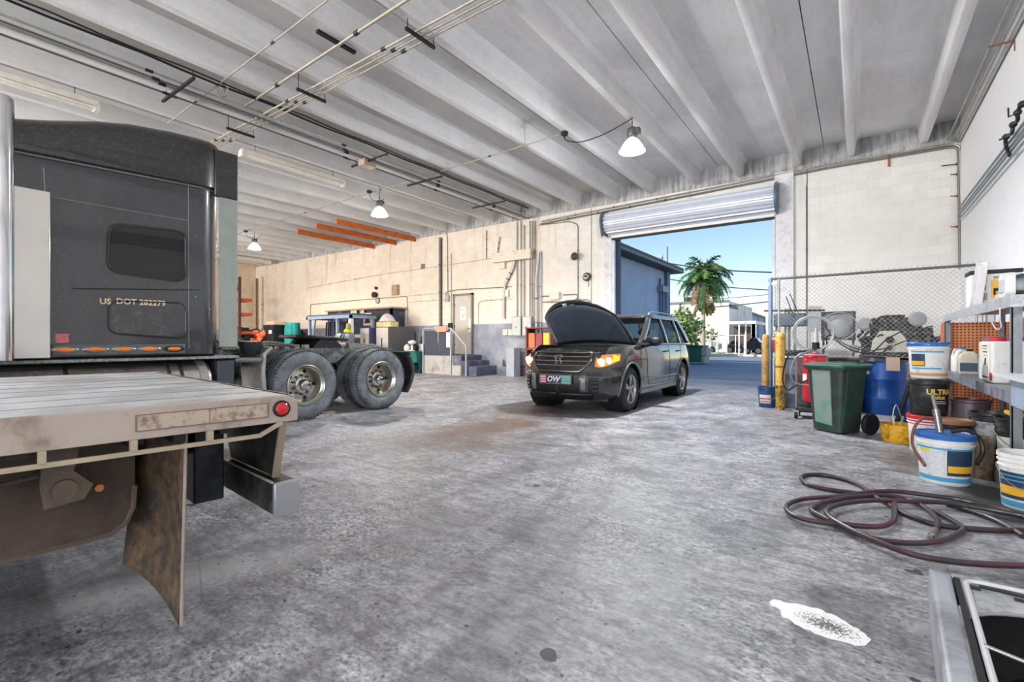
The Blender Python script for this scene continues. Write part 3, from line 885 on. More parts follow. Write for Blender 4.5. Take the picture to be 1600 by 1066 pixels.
# rub rail
rr = make('rub_rail', MB().beam((-8.5, -.012, .782), (-.16, -.012, .782), .012, .016).beam((-.165, -.012, .782), (-.075, -.012, .826), .012, .016), mat('worn_rub_rail', (184, 170, 146), .5, .2, var=.2), tl)
mb = MB()
def sx(px):
    r = (px - 800) / 750
    return -(2.15 * r + .96) / (.7456 * r - .666)
for p in [sx(65), sx(208), sx(327)] + [sx(65) - .4 * k for k in range(1, 9)]:
    mb.box(p - .010, p + .010, -.018, .012, .785, .828)
pieces('rail_spacer', mb, MATS['worn_rub_rail'], rr)
mb = MB()
for i in range(28): mb.box(-.3 - i * .3, -.25 - i * .3, .04, 2.4, .80, .885)
pieces('cross_beam', mb, DARK, tl)
pieces('main_beam', MB().box(-8.4, -.12, .62, .74, .62, .82).box(-8.4, -.12, 1.70, 1.82, .62, .82), mat('dark_blue_steel', (32, 38, 46), .45, .4, dirt=(70, 72, 74), dfac=.4), tl, bevel=.006)
make('suspension_box', MB().box(-.27, -.14, .50, .76, .40, .83), MATS['dark_blue_steel'], tl, bevel=.008)
# under-run bumper with end cap and pin
bp = make('rear_bumper', MB().box(-.10, 0.0, .01, 2.44, .42, .56), mat('black_bumper_tube', (40, 42, 44), .4, .5, var=.4, scale=6, dirt=(120, 118, 112), dfac=.35, dscale=5), tl, bevel=.008)
make('end_cap', MB().box(-.104, .004, -.012, .014, .416, .564), mat('worn_light_steel', (176, 178, 182), .4, .6), bp, bevel=.005)
make('bumper_pin', MB().cyl((.0, .03, .50), (.03, .03, .50), .008, n=8), ALU, bp)
make('bumper_lip', MB().beam((-.10, .02, .562), (-.10, .75, .562), .008, .008), mat('bright_edge', (212, 208, 208), .4, .5), bp)
make('light_plate', MB().prism([(.02, .825), (.80, .825), (.66, .565), (.10, .565)], lambda u, v, w_: Vector((w_, u, v)), -.06, -.05), mat('dark_plate', (58, 58, 60), .45, .3, dirt=(120, 116, 108), dfac=.4), tl)
make('plate_edge', MB().beam((-.055, .02, .826), (-.055, .10, .565), .03, .014), mat('tan_edge', (170, 158, 136), .5, .2), tl)
for i, yy in enumerate((.17, .26, .36)):
    make('oval_slot', MB().prism([(yy + a * .5 * 1.1, .70 + b * 1.0) for a, b in rrect(.07, .15, .034)], lambda u, v, w_: Vector((w_, u, v)), -.052, -.035), mat('tan_slot', (156, 144, 122), .5, var=.2) if i != 1 else mat('grey_slot', (150, 152, 154), .5), tl)
# mud flap
def flap(u, v):
    # v 0 top .. 1 bottom ; u 0 far .. 1 near
    y = .48 - .42 * u
    x = (-.485 - .05 * v ** 1.2) * (1 - u) + (-.412 - .016 * v) * u + .035 * sin(u * pi) * sin(v * 2.6)
    z = .82 - v * (.60 + .15 * u ** 1.3)
    return Vector((x, y, z))
fl = make('mud_flap', MB().patch(flap, 10, 16), mat('muddy_rubber_flap', (66, 58, 52), .85, 0, var=.3, scale=6, dirt=(122, 98, 72), dfac=.5, dscale=14, bmp=.6, bscale=35), tl, solid=.014)
make('flap_edge', MB().tube([flap(1, i / 12) + Vector((0, -.002, 0)) for i in range(13)], .006, 6), mat('pale_flap_edge', (170, 158, 146), .8), fl)
make('flap_bracket', MB().box(-.46, -.42, .03, .62, .79, .84), DARK, tl)
# brown storage trough, leaf spring, hangers
bo = [(-3.4, .40), (-.68, .395), (-.60, .40), (-.55, .43), (-.525, .49), (-.52, .58), (-.52, .80), (-3.4, .80)]
bx = make('underdeck_trough', MB().prism(bo, lambda u, v, w_: Vector((u, w_, v)), .35, .95), mat('brown_grimy_steel', (72, 60, 52), .7, .1, var=.3, scale=4, dirt=(104, 88, 76), dfac=.4, dscale=3, bmp=.2), tl)
make('trough_edge', MB().tube([Vector((u, .35, v)) for u, v in bo[:6]], .010, 6), mat('pale_brown_edge', (112, 98, 86), .6, .2), bx)
mb = MB()
for k in range(4):
    mb.tube([Vector((-1.98 + .13 * i, .27, .655 + .0016 * (i - 4) ** 2 - k * .016)) for i in range(2, 10 - k)], .011, 6)
sp = make('leaf_spring', mb, mat('spring_steel', (66, 62, 58), .6, .3, dirt=(110, 96, 84), dfac=.4), tl)
make('spring_clamp', MB().box(-1.10, -1.04, .24, .30, .56, .72), DARK, sp)
mb = MB().prism([(-.80, .82), (-.70, .82), (-.72, .70), (-.665, .64), (-.69, .59), (-.80, .575), (-.81, .66)], lambda u, v, w_: Vector((u, w_, v)), .24, .29)
mb.cyl((-.745, .22, .64), (-.745, .32, .64), .035, n=16)
make('spring_hanger', mb, mat('hanger_brown', (82, 74, 66), .6, .3, dirt=(120, 104, 90), dfac=.4), tl)
make('amber_marker', MB().cyl((-.645, .26, .615), (-.645, .29, .615), .014, n=10), mat('dull_amber', (196, 122, 60), .4), tl)
# running gear far forward, outside the frame
for xx in (-5.2, -6.4):
    for yy, s in ((.02, 1), (2.43, -1)):
        prof = [(.28, .03), (.40, 0), (.45, .03), (.46, .08), (.46, .2), (.40, .25), (.28, .22), (.28, .03)]
        make('trailer_tyre', MB().lathe([(r, h * s) for r, h in prof], (xx, yy + s * .03, .46), 40, 'y', cap=False).lathe([(.28, s * .1), (.001, s * .12)], (xx, yy, .46), 30, 'y', cap=False), BLACK, tl)
# ================================================================== SUV with raised hood
car = thing('suv', 'dark grey five-door SUV with its hood raised and headlights on beside the roll-up door', 'car', (-3.97, 7.72, 0))
PAINT = mat('dark_metallic_paint', (58, 61, 62), .16, .35, var=.08, scale=2, coat=1.0)
CB = mat('car_black_plastic', (26, 27, 29), .45, var=.15)
CGL = glass('car_glass', (226, 238, 232), .04)
RG = [(.24, -.80, 3.50, .82), (.30, -.90, 3.60, .87), (.40, -.95, 3.68, .895), (.52, -.965, 3.71, .905), (.62, -.955, 3.71, .908), (.66, -.92, 3.69, .908),
      (.80, -.885, 3.66, .91), (.92, -.83, 3.63, .90), (1.02, -.74, 3.60, .88), (1.08, -.64, 3.58, .865), (1.11, -.56, 3.56, .85)]
def rgz(z):
    for a, b in zip(RG, RG[1:]):
        if z <= b[0]:
            t = (z - a[0]) / (b[0] - a[0])
            t = max(0, t)
            return [a[i] + (b[i] - a[i]) * t for i in range(4)]
    return RG[-1]
NF, NR = 2.6, 4.0
def SF(a, z, off=0, sgn=1):
    _, yf, yr, w_ = rgz(z)
    ar = radians(a)
    x = w_ * sin(ar) ** (2 / NF); y = yf + .75 * (1 - max(0, cos(ar)) ** (2 / NF))
    return Vector((sgn * (x + off * sin(ar)), y - off * cos(ar), z))
def SR(a, z, off=0, sgn=1):
    _, yf, yr, w_ = rgz(z)
    ar = radians(a)
    x = w_ * sin(ar) ** (2 / NR); y = yr - .5 * (1 - max(0, cos(ar)) ** (2 / NR))
    return Vector((sgn * (x + off * sin(ar)), y + off * cos(ar), z))
def car_ring(z):
    h = [SF(a, z) for a in (0.3, 4, 9, 15, 20, 25, 30, 34, 38, 42, 46, 50, 54, 58, 62, 66, 70, 74, 78, 82, 86, 90)]
    h += [Vector((rgz(z)[3], y, z)) for y in (.3, .8, 1.4, 2.0, 2.6, 3.0)]
    h += [SR(a, z) for a in (90, 80, 68, 56, 44, 32, 20, 10, 0.3)]
    return h + [Vector((-p.x, p.y, p.z)) for p in reversed(h)]
zs = [.24, .27, .30, .35, .40, .46, .52, .58, .62, .64, .66, .73, .80, .86, .92, .97, 1.02, 1.05, 1.08, 1.11]
bodyc = make('body', MB().loft([car_ring(z) for z in zs]), PAINT, car, angle=50)
cm = MB()
for y in (0, 2.9):
    for s in (-1, 1):
        cut(bodyc, MB().cyl((s * .55, y, .38), (s * 1.1, y, .38), .435, n=40))

cut(bodyc, MB().box(-.70, .70, -.66, .50, .80, 1.3))
# wheel wells and arch lips
mb = MB()
for y in (0, 2.9):
    for s in (-1, 1):
        mb.lathe([(.43, s * .55), (.43, s * .88)], (0, y, .38), 40, 'x', cap=False).cyl((s * .545, y, .38), (s * .55, y, .38), .42, n=30)
pieces('wheel_well', mb, CB, car)
for y in (0, 2.9):
    for s in (-1, 1):
        pts = []
        for k in range(21):
            a = radians(-12 + 204 * k / 20)
            z = .38 + .437 * sin(a); yy = y + .437 * cos(a)
            if y == 0 and yy < rgz(z)[1] + .75:
                _, yf, yr, w_ = rgz(z)
                q = max(0, 1 - (yy - yf) / .75) ** (NF / 2)
                x = w_ * (max(0, 1 - q * q)) ** (1 / NF)
            elif y > 0 and yy > rgz(z)[2] - .5:
                _, yf, yr, w_ = rgz(z)
                q = max(0, 1 - (yr - yy) / .5) ** (NR / 2)
                x = w_ * (max(0, 1 - q * q)) ** (1 / NR)
            else:
                x = rgz(z)[3]
            pts.append(Vector((s * (x + .004), yy, z)))
        make('arch_lip', MB().tube(pts, .017, 6), mat('silver_grey_trim', (120, 124, 124), .35, .4), car)
# wheels
ALLOY = mat('alloy_silver', (188, 190, 192), .25, .85)
CTY = mat('car_tyre_rubber', (34, 34, 36), .65, var=.3, scale=18, dirt=(80, 80, 80), dfac=.3)
def car_wheel(s, y):
    x = s * .895
    w1 = make('tyre', MB().lathe([(.225, x - s * .03), (.26, x - s * .0), (.31, x + s * .008), (.35, x - s * .012), (.372, x - s * .04), (.372, x - s * .075), (.364, x - s * .08), (.364, x - s * .095), (.374, x - s * .1), (.374, x - s * .14), (.364, x - s * .145), (.364, x - s * .16), (.372, x - s * .165), (.372, x - s * .2), (.35, x - s * .23), (.30, x - s * .24), (.225, x - s * .22), (.225, x - s * .03)], (0, y, .374), 56, 'x', cap=False), CTY, car)
    rim = make('alloy_rim', MB().lathe([(.235, x - s * .012), (.24, x - s * .004), (.225, x - s * .008), (.212, x - s * .03), (.205, x - s * .18), (.235, x - s * .2)], (0, y, .374), 48, 'x', cap=False), ALLOY, car)
    mb = MB()
    for k in range(5):
        a = 2 * pi * k / 5 + .3
        for da in (-.13, .13):
            p0 = Vector((x - s * .03, y + .05 * cos(a), .374 + .05 * sin(a)))
            p1 = Vector((x - s * .022, y + .215 * cos(a + da), .374 + .215 * sin(a + da)))
            mb.beam(p0, p1, .034, .03, up=(s, 0, 0))
    mb.cyl((x - s * .06, y, .374), (x - s * .012, y, .374), .055, .048, n=20)
    make('spokes', mb, ALLOY, rim, bevel=.004)
    make('brake_disc', MB().cyl((x - s * .13, y, .374), (x - s * .11, y, .374), .15, n=28), DARK, rim)
for y in (0, 2.9):
    for s in (1, -1): car_wheel(s, y)
make('underbody', MB().box(-.72, .72, -.55, 3.4, .20, .34), CB, car)
# greenhouse
def gw(v): return .858 - .19 * v ** 1.25
def gz(v): return 1.105 + .585 * v
def gyf(v): return .50 + .98 * v
def gyr(v): return 3.56 - .40 * v ** 1.2
def side_pt(y, v, s, off=0): return Vector((s * (gw(v) + off), y, gz(v)))
def wsh(xr, v, off=0):   # windscreen, xr -1..1
    return Vector((xr * gw(v), gyf(v) - .10 * (1 - xr * xr) - off, gz(v) + off * .6))
def rgl(xr, v, off=0): return Vector((xr * gw(v), gyr(v) + .06 * (1 - xr * xr) + off, gz(v)))
mb = MB()
def sp(s, y0, y1, v0, v1, nu=4, nv=6):
    """side patch; y0,y1 functions of v"""
    mb.patch(lambda u, v: side_pt(y0(v0 + (v1 - v0) * v) * (1 - u) + y1(v0 + (v1 - v0) * v) * u, v0 + (v1 - v0) * v, s), nu, nv)
c_ = lambda q: (lambda v: q)
dl = lambda v: 3.36 - .34 * v
for s in (1, -1):
    sp(s, gyf, gyr, .88, 1.0, 8, 3)
    sp(s, gyf, gyr, 0, .05, 8, 1)
    sp(s, gyf, lambda v: gyf(v) + .10, .05, .88)
    sp(s, c_(1.93), c_(2.03), .05, .88, 1)
    sp(s, c_(2.78), c_(2.88), .05, .88, 1)
    sp(s, dl, gyr, .05, .88)
mb.patch(lambda u, v: wsh(-1 + 2 * u, .9 + .1 * v), 12, 2)
mb.patch(lambda u, v: rgl(-1 + 2 * u, .85 + .15 * v), 12, 2)
mb.patch(lambda u, v: rgl(-1 + 2 * u, .0 + .1 * v), 12, 2)
for s in (1, -1):
    mb.patch(lambda u, v: wsh(s * (.93 + .07 * u), .9 * v), 2, 8)
    mb.patch(lambda u, v: rgl(s * (.86 + .14 * u), v), 2, 8)
make('pillars', mb, PAINT, car, solid=.03)
make('roof', MB().patch(lambda u, v: Vector(((-1 + 2 * u) * gw(1), (gyf(1) - .10 * (1 - (2 * u - 1) ** 2)) * (1 - v) + (gyr(1) + .06 * (1 - (2 * u - 1) ** 2)) * v, gz(1) + .045 * (1 - (2 * u - 1) ** 4) * (sin(pi * min(1, max(0, v))) ** .5))), 14, 12), PAINT, car, solid=.02)
make('windscreen', MB().patch(lambda u, v: wsh(-.93 + 1.86 * u, .02 + .88 * v), 12, 6), CGL, car)
make('rear_window', MB().patch(lambda u, v: rgl(-.86 + 1.72 * u, .10 + .75 * v), 12, 6), CGL, car)
for s in (1, -1):
    for y0, y1 in ((lambda v: gyf(v) + .10, c_(1.93)), (c_(2.03), c_(2.78)), (c_(2.88), dl)):
        g = MB(); g.patch(lambda u, v: side_pt(y0(.05 + .83 * v) * (1 - u) + y1(.05 + .83 * v) * u, .05 + .83 * v, s, -.008), 4, 6)
        make('side_window', g, CGL, car)
        # dark rubber outline
        loop = [side_pt(y0(q), q, s, .004) for q in (.05, .3, .6, .88)] + [side_pt(y1(q), q, s, .004) for q in (.88, .6, .3, .05)]
        make('window_trim', MB().tube(loop, .010, 5, closed=True), CB, car)
for s in (1, -1):
    make('roof_rail', MB().tube(smooth_path([Vector((s * .60, y, z)) for y, z in ((1.62, 1.70), (1.75, 1.755), (2.4, 1.77), (3.0, 1.755), (3.12, 1.70))], 5), .016, 8), mat('rail_silver', (170, 172, 174), .3, .7), car)
    m_ = make('door_mirror', MB().ball((s * 1.0, .86, 1.17), 1, 16, (.125, .075, .085)).beam((s * .86, .90, 1.10), (s * .97, .88, 1.12), .05, .04), CB, car)
    make('mirror_glass', MB().ball((s * 1.0, .915, 1.17), 1, 14, (.10, .03, .068)), mat('mirror', (180, 190, 200), .05, 1), m_)
# doors: seams, handles, mouldings
def sidept(y, z, s=1, off=.002): return Vector((s * (rgz(z)[3] + off), y, z))
for s in (1, -1):
    mb = MB()
    for path in ([(.72, 1.10), (.72, .62), (.80, .40), (2.0, .38), (2.0, 1.10)], [(2.0, .38), (2.42, .40), (2.56, .62), (2.70, .82), (2.84, 1.10)], [(.50, 1.08), (.40, .86), (.42, .70)]):
        pts = []
        for a, b in zip(path, path[1:]):
            for k in range(6):
                t = k / 6; pts.append(sidept(a[0] + (b[0] - a[0]) * t, a[1] + (b[1] - a[1]) * t, s))
        pts.append(sidept(*path[-1], s))
        mb.tube(pts, .005, 4)
    pieces('door_seam', mb, CB, car)
    mb = MB()
    for y in (1.78, 2.62): mb.beam(sidept(y - .09, .98, s, .028), sidept(y + .09, .98, s, .028), .022, .026)
    pieces('door_handle', mb, CB, car, bevel=.006)
    make('side_moulding', MB().tube([sidept(y, .50, s, .006) for y in (.52, 1, 1.5, 2, 2.42)], .018, 6), mat('silver_grey_trim', (120, 124, 124)), car)
    make('sill', MB().box(*(sorted((s * .80, s * .90))), .46, 2.44, .255, .33), mat('light_sill', (138, 142, 142), .4, .3), car, bevel=.012)
    make('tail_lamp', MB().patch(lambda u, v: SR(50 + 28 * u, .72 + .34 * v, .008, s), 6, 5), MATS['red_lamp_lens'], car)
# front: bumper parts, grille, lamps
def fpatch(a0, a1, z0, z1, off, nu=10, nv=4, s=1):
    mb = MB()
    mb.patch(lambda u, v: SF(a0 + (a1 - a0) * u, (z0(u) if callable(z0) else z0) * (1 - v) + (z1(u) if callable(z1) else z1) * v, off, s), nu, nv)
    return mb
def both(a1, z0, z1, off, nu=12, nv=4):
    mb = fpatch(.3, a1, z0, z1, off, nu, nv, 1); m2 = fpatch(.3, a1, z0, z1, off, nu, nv, -1)
    mb.add(m2.v, m2.f); return mb
gtop, gbot = .985, .70
gr = make('grille', both(26, lambda u: gbot + .0 + .10 * max(0, u - .7) / .3 * .9, gtop, .006, 14, 6), mat('grille_black', (16, 15, 16), .5), car)
mb = MB()
def gpt(x, z, off=.016):
    w_ = rgz(z)[3]; a = math.degrees(math.asin(min(1, (abs(x) / w_) ** (NF / 2))))
    return SF(a, z, off, 1 if x >= 0 else -1)
outl = [gpt(x, gtop + .005) for x in [(-.50 + .1 * k) for k in range(11)]] + [gpt(.52, z) for z in (.93, .86)] + [gpt(.44, .75), gpt(.38, .70)] + [gpt(x, gbot - .01) for x in (.3, .15, 0, -.15, -.3)] + [gpt(-.38, .70), gpt(-.44, .75)] + [gpt(-.52, z) for z in (.86, .93)]
mb.tube(smooth_path(outl, 3, True), .013, 8, closed=True)
make('grille_surround', mb, mat('smoked_chrome', (130, 122, 120), .3, .9), gr)
for z, hw in ((.925, .50), (.855, .49), (.785, .45)):
    make('grille_bar', MB().tube([gpt(x * hw, z, .012) for x in (-1, -.75, -.5, -.25, 0, .25, .5, .75, 1)], .010, 6), mat('bar_chrome', (170, 160, 158), .2, .9), gr)
# badge: slanted figure in an oval with a small crown of strokes
y0 = rgz(.85)[1] - .03
mb = MB()
for a, b in (((-.055, .045), (-.025, -.05)), ((.025, .05), (.06, -.05)), ((-.045, -.01), (.045, .01)), ((-.07, -.05), (-.02, -.02)), ((.02, .01), (.07, .0))):
    mb.beam((a[0], y0, .855 + a[1]), (b[0], y0, .855 + b[1]), .014, .016, up=(0, 1, 0))
ov = [Vector((.075 * cos(t), y0 + .005, .925 + .026 * sin(t))) for t in [2 * pi * k / 24 for k in range(24)]]
mb.tube(ov, .007, 6, closed=True)
make('badge', mb, CHROME, gr, bevel=.003)
for s in (1, -1):
    hl = make('headlamp', fpatch(35, 71, lambda u: .745 + .13 * max(0, u) ** 1.6 + .03 * max(0, .25 - u) * 4, lambda u: .95 + .035 * u - .10 * max(0, u - .72) ** 1.2, .010, 18, 6, s), mat('lamp_amber_bowl', (232, 150, 84), .18, .4, coat=1), car)
    for a, z, r in ((42, .84, .068), (52, .865, .055)):
        c = SF(a, z, .012, s)
        make('lit_bulb', MB().ball(c, r, 16, (1, .45, .85)), emis('headlight_glow', (255, 226, 176), 14), hl)
    make('turn_signal', fpatch(58, 69, lambda u: .835 + .03 * u, lambda u: .955 - .02 * u, .018, 6, 4, s), emis('amber_signal_glow', (255, 140, 30), 2.2), hl)
    make('lamp_edge', MB().tube([SF(35 + 36 * k / 10, .745 + .13 * (k / 10) ** 1.6, .012, s) for k in range(11)], .008, 5), mat('copper_glow_trim', (150, 110, 84), .3, .6), hl)
    make('fog_recess', fpatch(30, 43, lambda u: .36, lambda u: .60, .008, 6, 6, s), mat('grille_black', (16, 15, 16)), car)
    rc = MB()
    for z in (.40, .46, .52, .57):
        rc.tube([SF(a, z, .014, s) for a in (34, 38, 42)], .012, 6)
    pieces('fog_rib', rc, mat('grey_plastic_rib', (70, 72, 74), .35), car)
    make('bumper_guard', fpatch(21, 27.5, .37, .64, .012, 4, 4, s), mat('guard_grey', (122, 124, 128), .35, .3), car, solid=.02)
make('lower_grille', both(20, .33, .63, .006, 10, 4), mat('grille_black', (16, 15, 16)), car)
make('chin_spoiler', both(34, .235, .34, .02, 12, 3), CB, car, solid=.015)
pl = make('front_plate', MB().box(-.30, .30, -1.005, -.99, .485, .635), mat('plate_frame', (120, 120, 124), .4, .4), car, bevel=.004)
make('plate_field', MB().box(-.275, -.165, -1.010, -1.004, .50, .62), mat('plate_pink', (214, 96, 112), .5, var=.25, scale=30), pl)
make('plate_field', MB().box(-.165, .115, -1.010, -1.004, .50, .62), mat('plate_navy', (42, 38, 74), .5, var=.2, scale=14), pl)
make('plate_field', MB().box(.115, .275, -1.010, -1.004, .50, .62), mat('plate_teal', (128, 186, 180), .5, var=.1), pl)
tm = text_mb('OW', .125, lambda x, y, z: Vector((-.035 + x, -1.011 - z, .562 + y)), .001, .004, shear=.25)
tm.beam((.03, -1.0115, .505), (.11, -1.0115, .615), .014, .002, up=(0, 1, 0))
for z in (.52, .56, .60): tm.box(-.262, -.178, -1.012, -1.009, z - .006, z + .006)
make('plate_lettering', tm, mat('plate_white', (236, 228, 236), .5), pl)
tm = MB().box(.112, .120, -1.012, -1.009, .50, .62)
for z in (.54, .58): tm.box(.125, .265, -1.012, -1.009, z - .003, z + .003)
make('plate_lines', tm, mat('plate_dark', (44, 70, 84), .5), pl)
# engine bay
make('engine_bay', MB().box(-.70, .70, -.64, .50, .78, .83), CB, car)
eng = make('engine_cover', MB().box(-.32, .28, -.42, .12, .83, 1.0), mat('engine_black', (34, 33, 34), .4, var=.3), car, bevel=.03)
mb = MB()
for k in range(5): mb.box(-.26 + .11 * k, -.22 + .11 * k, -.38, .08, .99, 1.01)
pieces('cover_rib', mb, DARK, eng)
make('battery', MB().box(.38, .62, -.25, -.02, .83, 1.02), mat('engine_grey', (70, 70, 72), .5), car, bevel=.01)
make('coolant_bottle', MB().box(-.64, -.46, -.5, -.28, .83, 1.0), mat('milky_plastic', (190, 186, 172), .4), car, bevel=.02)
make('intake_pipe', MB().tube(smooth_path([(.5, -.5, .98), (.2, -.56, 1.0), (-.1, -.52, .99), (-.35, -.56, .97)], 6), .045, 10), CB, car)
make('radiator_panel', MB().box(-.66, .66, -.72, -.62, .80, 1.0), CB, car, bevel=.015)
make('cowl', MB().box(-.74, .74, .34, .52, .98, 1.09), CB, car, bevel=.02)
pieces('strut_tower', MB().cyl((.55, .15, .83), (.55, .15, .99), .10, n=16).cyl((-.55, .15, .83), (-.55, .15, .99), .10, n=16), MATS['engine_grey'], car)
# raised hood
HA = radians(39)
def hood(u, s_, off=0.0):
    xr = -1 + 2 * u
    hw = .80 - .10 * s_ ** 2
    t = s_ * (1.20 - .32 * abs(xr) ** 2.6)
    n_ = off + .07 * (1 - xr * xr) - .05 * s_ ** 3
    return Vector((xr * hw, .46 - t * cos(HA) + n_ * -sin(HA) * -1 * -1, 1.10 + t * sin(HA) + n_ * cos(HA)))
hd = make('hood', MB().patch(lambda u, v: hood(u, v), 18, 14), PAINT, car, solid=.012)
make('hood_liner', MB().patch(lambda u, v: hood(.05 + .9 * u, .05 + .83 * v, -.028), 14, 10), mat('liner_blue_grey', (82, 91, 106), .6, var=.15), hd, solid=.01)
mb = MB()
mb.tube([hood(.06 + .88 * k / 14, .90 - .0, -.03) for k in range(15)], .018, 6)
mb.tube([hood(.05, .1 + .8 * k / 8, -.03) for k in range(9)], .014, 6)
mb.tube([hood(.95, .1 + .8 * k / 8, -.03) for k in range(9)], .014, 6)
make('hood_frame', mb, mat('hood_frame_grey', (112, 120, 134), .4, .2), hd)
a = hood(.42, .94, -.035); 
make('hood_sticker', MB().add([hood(.36, .92, -.04), hood(.42, .92, -.04), hood(.42, .98, -.035), hood(.36, .98, -.035)], [(0, 1, 2, 3)]), WHITEP, hd, solid=.003)
make('hood_latch', MB().box(a.x + .06, a.x + .16, a.y - .02, a.y + .03, a.z - .03, a.z + .01), CHROME, hd)
make('hood_prop', MB().tube([(.62, -.5, 1.0), tuple(hood(.88, .55, -.03))], .006, 6), DARK, car)
# cabin
SEAT = mat('grey_seat_cloth', (104, 102, 98), .9, var=.15)
for s in (.38, -.38):
    st = make('front_seat', MB().box(s - .24, s + .24, 1.35, 1.85, .55, .75), SEAT, car, bevel=.05)
    make('seat_back', MB().loft([[Vector((s + x, y0 + y, z)) for x, y in ((-.24, -.07), (.24, -.07), (.24, .07), (-.24, .07))] for z, y0 in ((.7, 1.82), (1.0, 1.88), (1.24, 1.95))]), SEAT, st, bevel=.04)
    make('headrest', MB().ball((s, 1.97, 1.36), 1, 14, (.13, .06, .09)), SEAT, st)
pieces('rear_seat', MB().box(-.66, .66, 2.35, 2.8, .55, .78).box(-.66, .66, 2.75, 2.92, .7, 1.25), SEAT, car, bevel=.05)
make('dashboard', MB().box(-.78, .78, .62, 1.0, .85, 1.12), CB, car, bevel=.05)
M_ = Matrix.Rotation(radians(-65), 3, 'X')
make('steering_wheel', MB().torus((.38, 1.12, 1.06), .18, .016, 'z', 28, 8, M_).beam((.22, 1.12, 1.06), (.54, 1.12, 1.06), .04, .02), CB, car)
make('cabin_floor', MB().box(-.78, .78, .5, 3.45, .40, .5), CB, car)
make('red_hang_tag', MB().box(-.03, .03, 1.10, 1.11, 1.30, 1.42), mat('red_tag', (200, 60, 76), .5), car)
# ================================================================== right-hand side of the hall
# ---- bollards
YEL = mat('bollard_yellow', (226, 184, 84), .5, var=.12, scale=4, dirt=(96, 78, 50), dfac=.25, dscale=14)
def bollard(x, y, h, r, label, m):
    t = thing('bollard', label, 'bollard', (x, y, 0))
    make('post', MB().cyl((0, 0, 0), (0, 0, h), r, n=24), m, t)
    make('rounded_cap', MB().lathe([(r, h), (r * .92, h + .03), (r * .6, h + .06), (.001, h + .07)], (0, 0, 0), 24), m, t)
    return t
b1 = bollard(-1.38, 9.98, 1.24, .062, 'brownish yellow bollard partly hidden behind the blue bucket at the roll-up door', mat('bollard_ochre', (196, 156, 92), .55, var=.15, scale=4, dirt=(120, 96, 66), dfac=.4, dscale=8))
b2 = bollard(-1.07, 9.38, 1.26, .072, 'bright yellow bollard with scuffed foot and a black cord tied round it', YEL)
make('cord_tie', MB().torus((0, 0, .74), .074, .010, 'z', 24, 6), BLACK, b2)
make('scuffed_foot', MB().cyl((0, 0, 0), (0, 0, .42), .0735, n=24, cap=False), mat('scuffed_yellow', (218, 176, 60), .6, dirt=(50, 42, 34), dfac=.65, dscale=24), b2)

def pail(name, label, loc, r, h, body, lid=None, rz=0, group=None, cat='bucket', open_=True, bail=True, bands=(), rings=(.80, .88)):
    """five gallon pail: tapered body with rings, handle, optional lid and wrap-round label bands (z0,z1,a0,a1,material)"""
    t = thing(name, label, cat, loc, rz, group)
    rb = r * .88
    prof = [(rb * .96, 0), (rb, .01)]
    def rad(z): return rb + (r - rb) * z / h
    z = .02
    for f in rings:
        prof += [(rad(f * h) - .0, f * h), (rad(f * h) + .010, f * h + .004), (rad(f * h) + .010, f * h + .014), (rad(f * h), f * h + .018)]
    prof += [(r, h - .02), (r + .008, h - .018), (r + .008, h)]
    prof += [(r - .006, h), (rad(h * .7) - .008, h * .72), (.001, h * .72)]
    make('pail_body', MB().lathe(prof, (0, 0, 0), 36, cap=False).lathe([(rb * .96, 0), (.001, 0)], (0, 0, 0), 36, cap=False), body, t, angle=30)
    for k, (z0, z1, a0, a1, m) in enumerate(bands):
        mb = MB(); eo = .002 + .0012 * k
        mb.patch(lambda u, v: Vector(((rad(z0 + (z1 - z0) * v) + eo) * cos(radians(a0 + (a1 - a0) * u)), (rad(z0 + (z1 - z0) * v) + eo) * sin(radians(a0 + (a1 - a0) * u)), z0 + (z1 - z0) * v)), max(2, int(abs(a1 - a0) / 8)), 1)
        make('printed_band', mb, m, t)
    if lid is not None:
        make('lid', MB().lathe([(r + .012, h - .03), (r + .014, h), (r + .008, h + .012), (r - .01, h + .012), (r - .02, h + .002), (.001, h + .002)], (0, 0, 0), 36, cap=False), lid, t, angle=30)
    if bail:
        hz_ = h * .78
        pts = [Vector(((r + .012) * cos(radians(a)), (r + .012) * sin(radians(a)), hz_ - .6 * r * sin(radians((a + 180) / 180 * 180)) * -1)) for a in range(-180, 1, 15)]
        pts = [Vector((p.x, p.y, hz_ - .16 * sin(radians(180 * i / 12)))) for i, p in enumerate(pts)]
        make('wire_handle', MB().tube(pts, .0035, 6), GALV, t)
    return t
PW = mat('white_pail_plastic', (236, 236, 234), .4, var=.05, scale=5, dirt=(150, 146, 140), dfac=.15, dscale=14)
PB = mat('black_pail_plastic', (34, 34, 37), .38, var=.2, dirt=(110, 108, 106), dfac=.25, dscale=9)
BLU = mat('blue_lid_plastic', (40, 104, 182), .35, var=.1, dirt=(200, 214, 224), dfac=.1, dscale=12)
SKYB = mat('sky_blue_print', (72, 158, 202), .45)
NAVY = mat('navy_print', (40, 62, 88), .45, var=.25, scale=30)
YP = mat('yellow_print', (240, 182, 52), .45)
PALE = mat('pale_print', (216, 218, 222), .5, var=.15, scale=50)

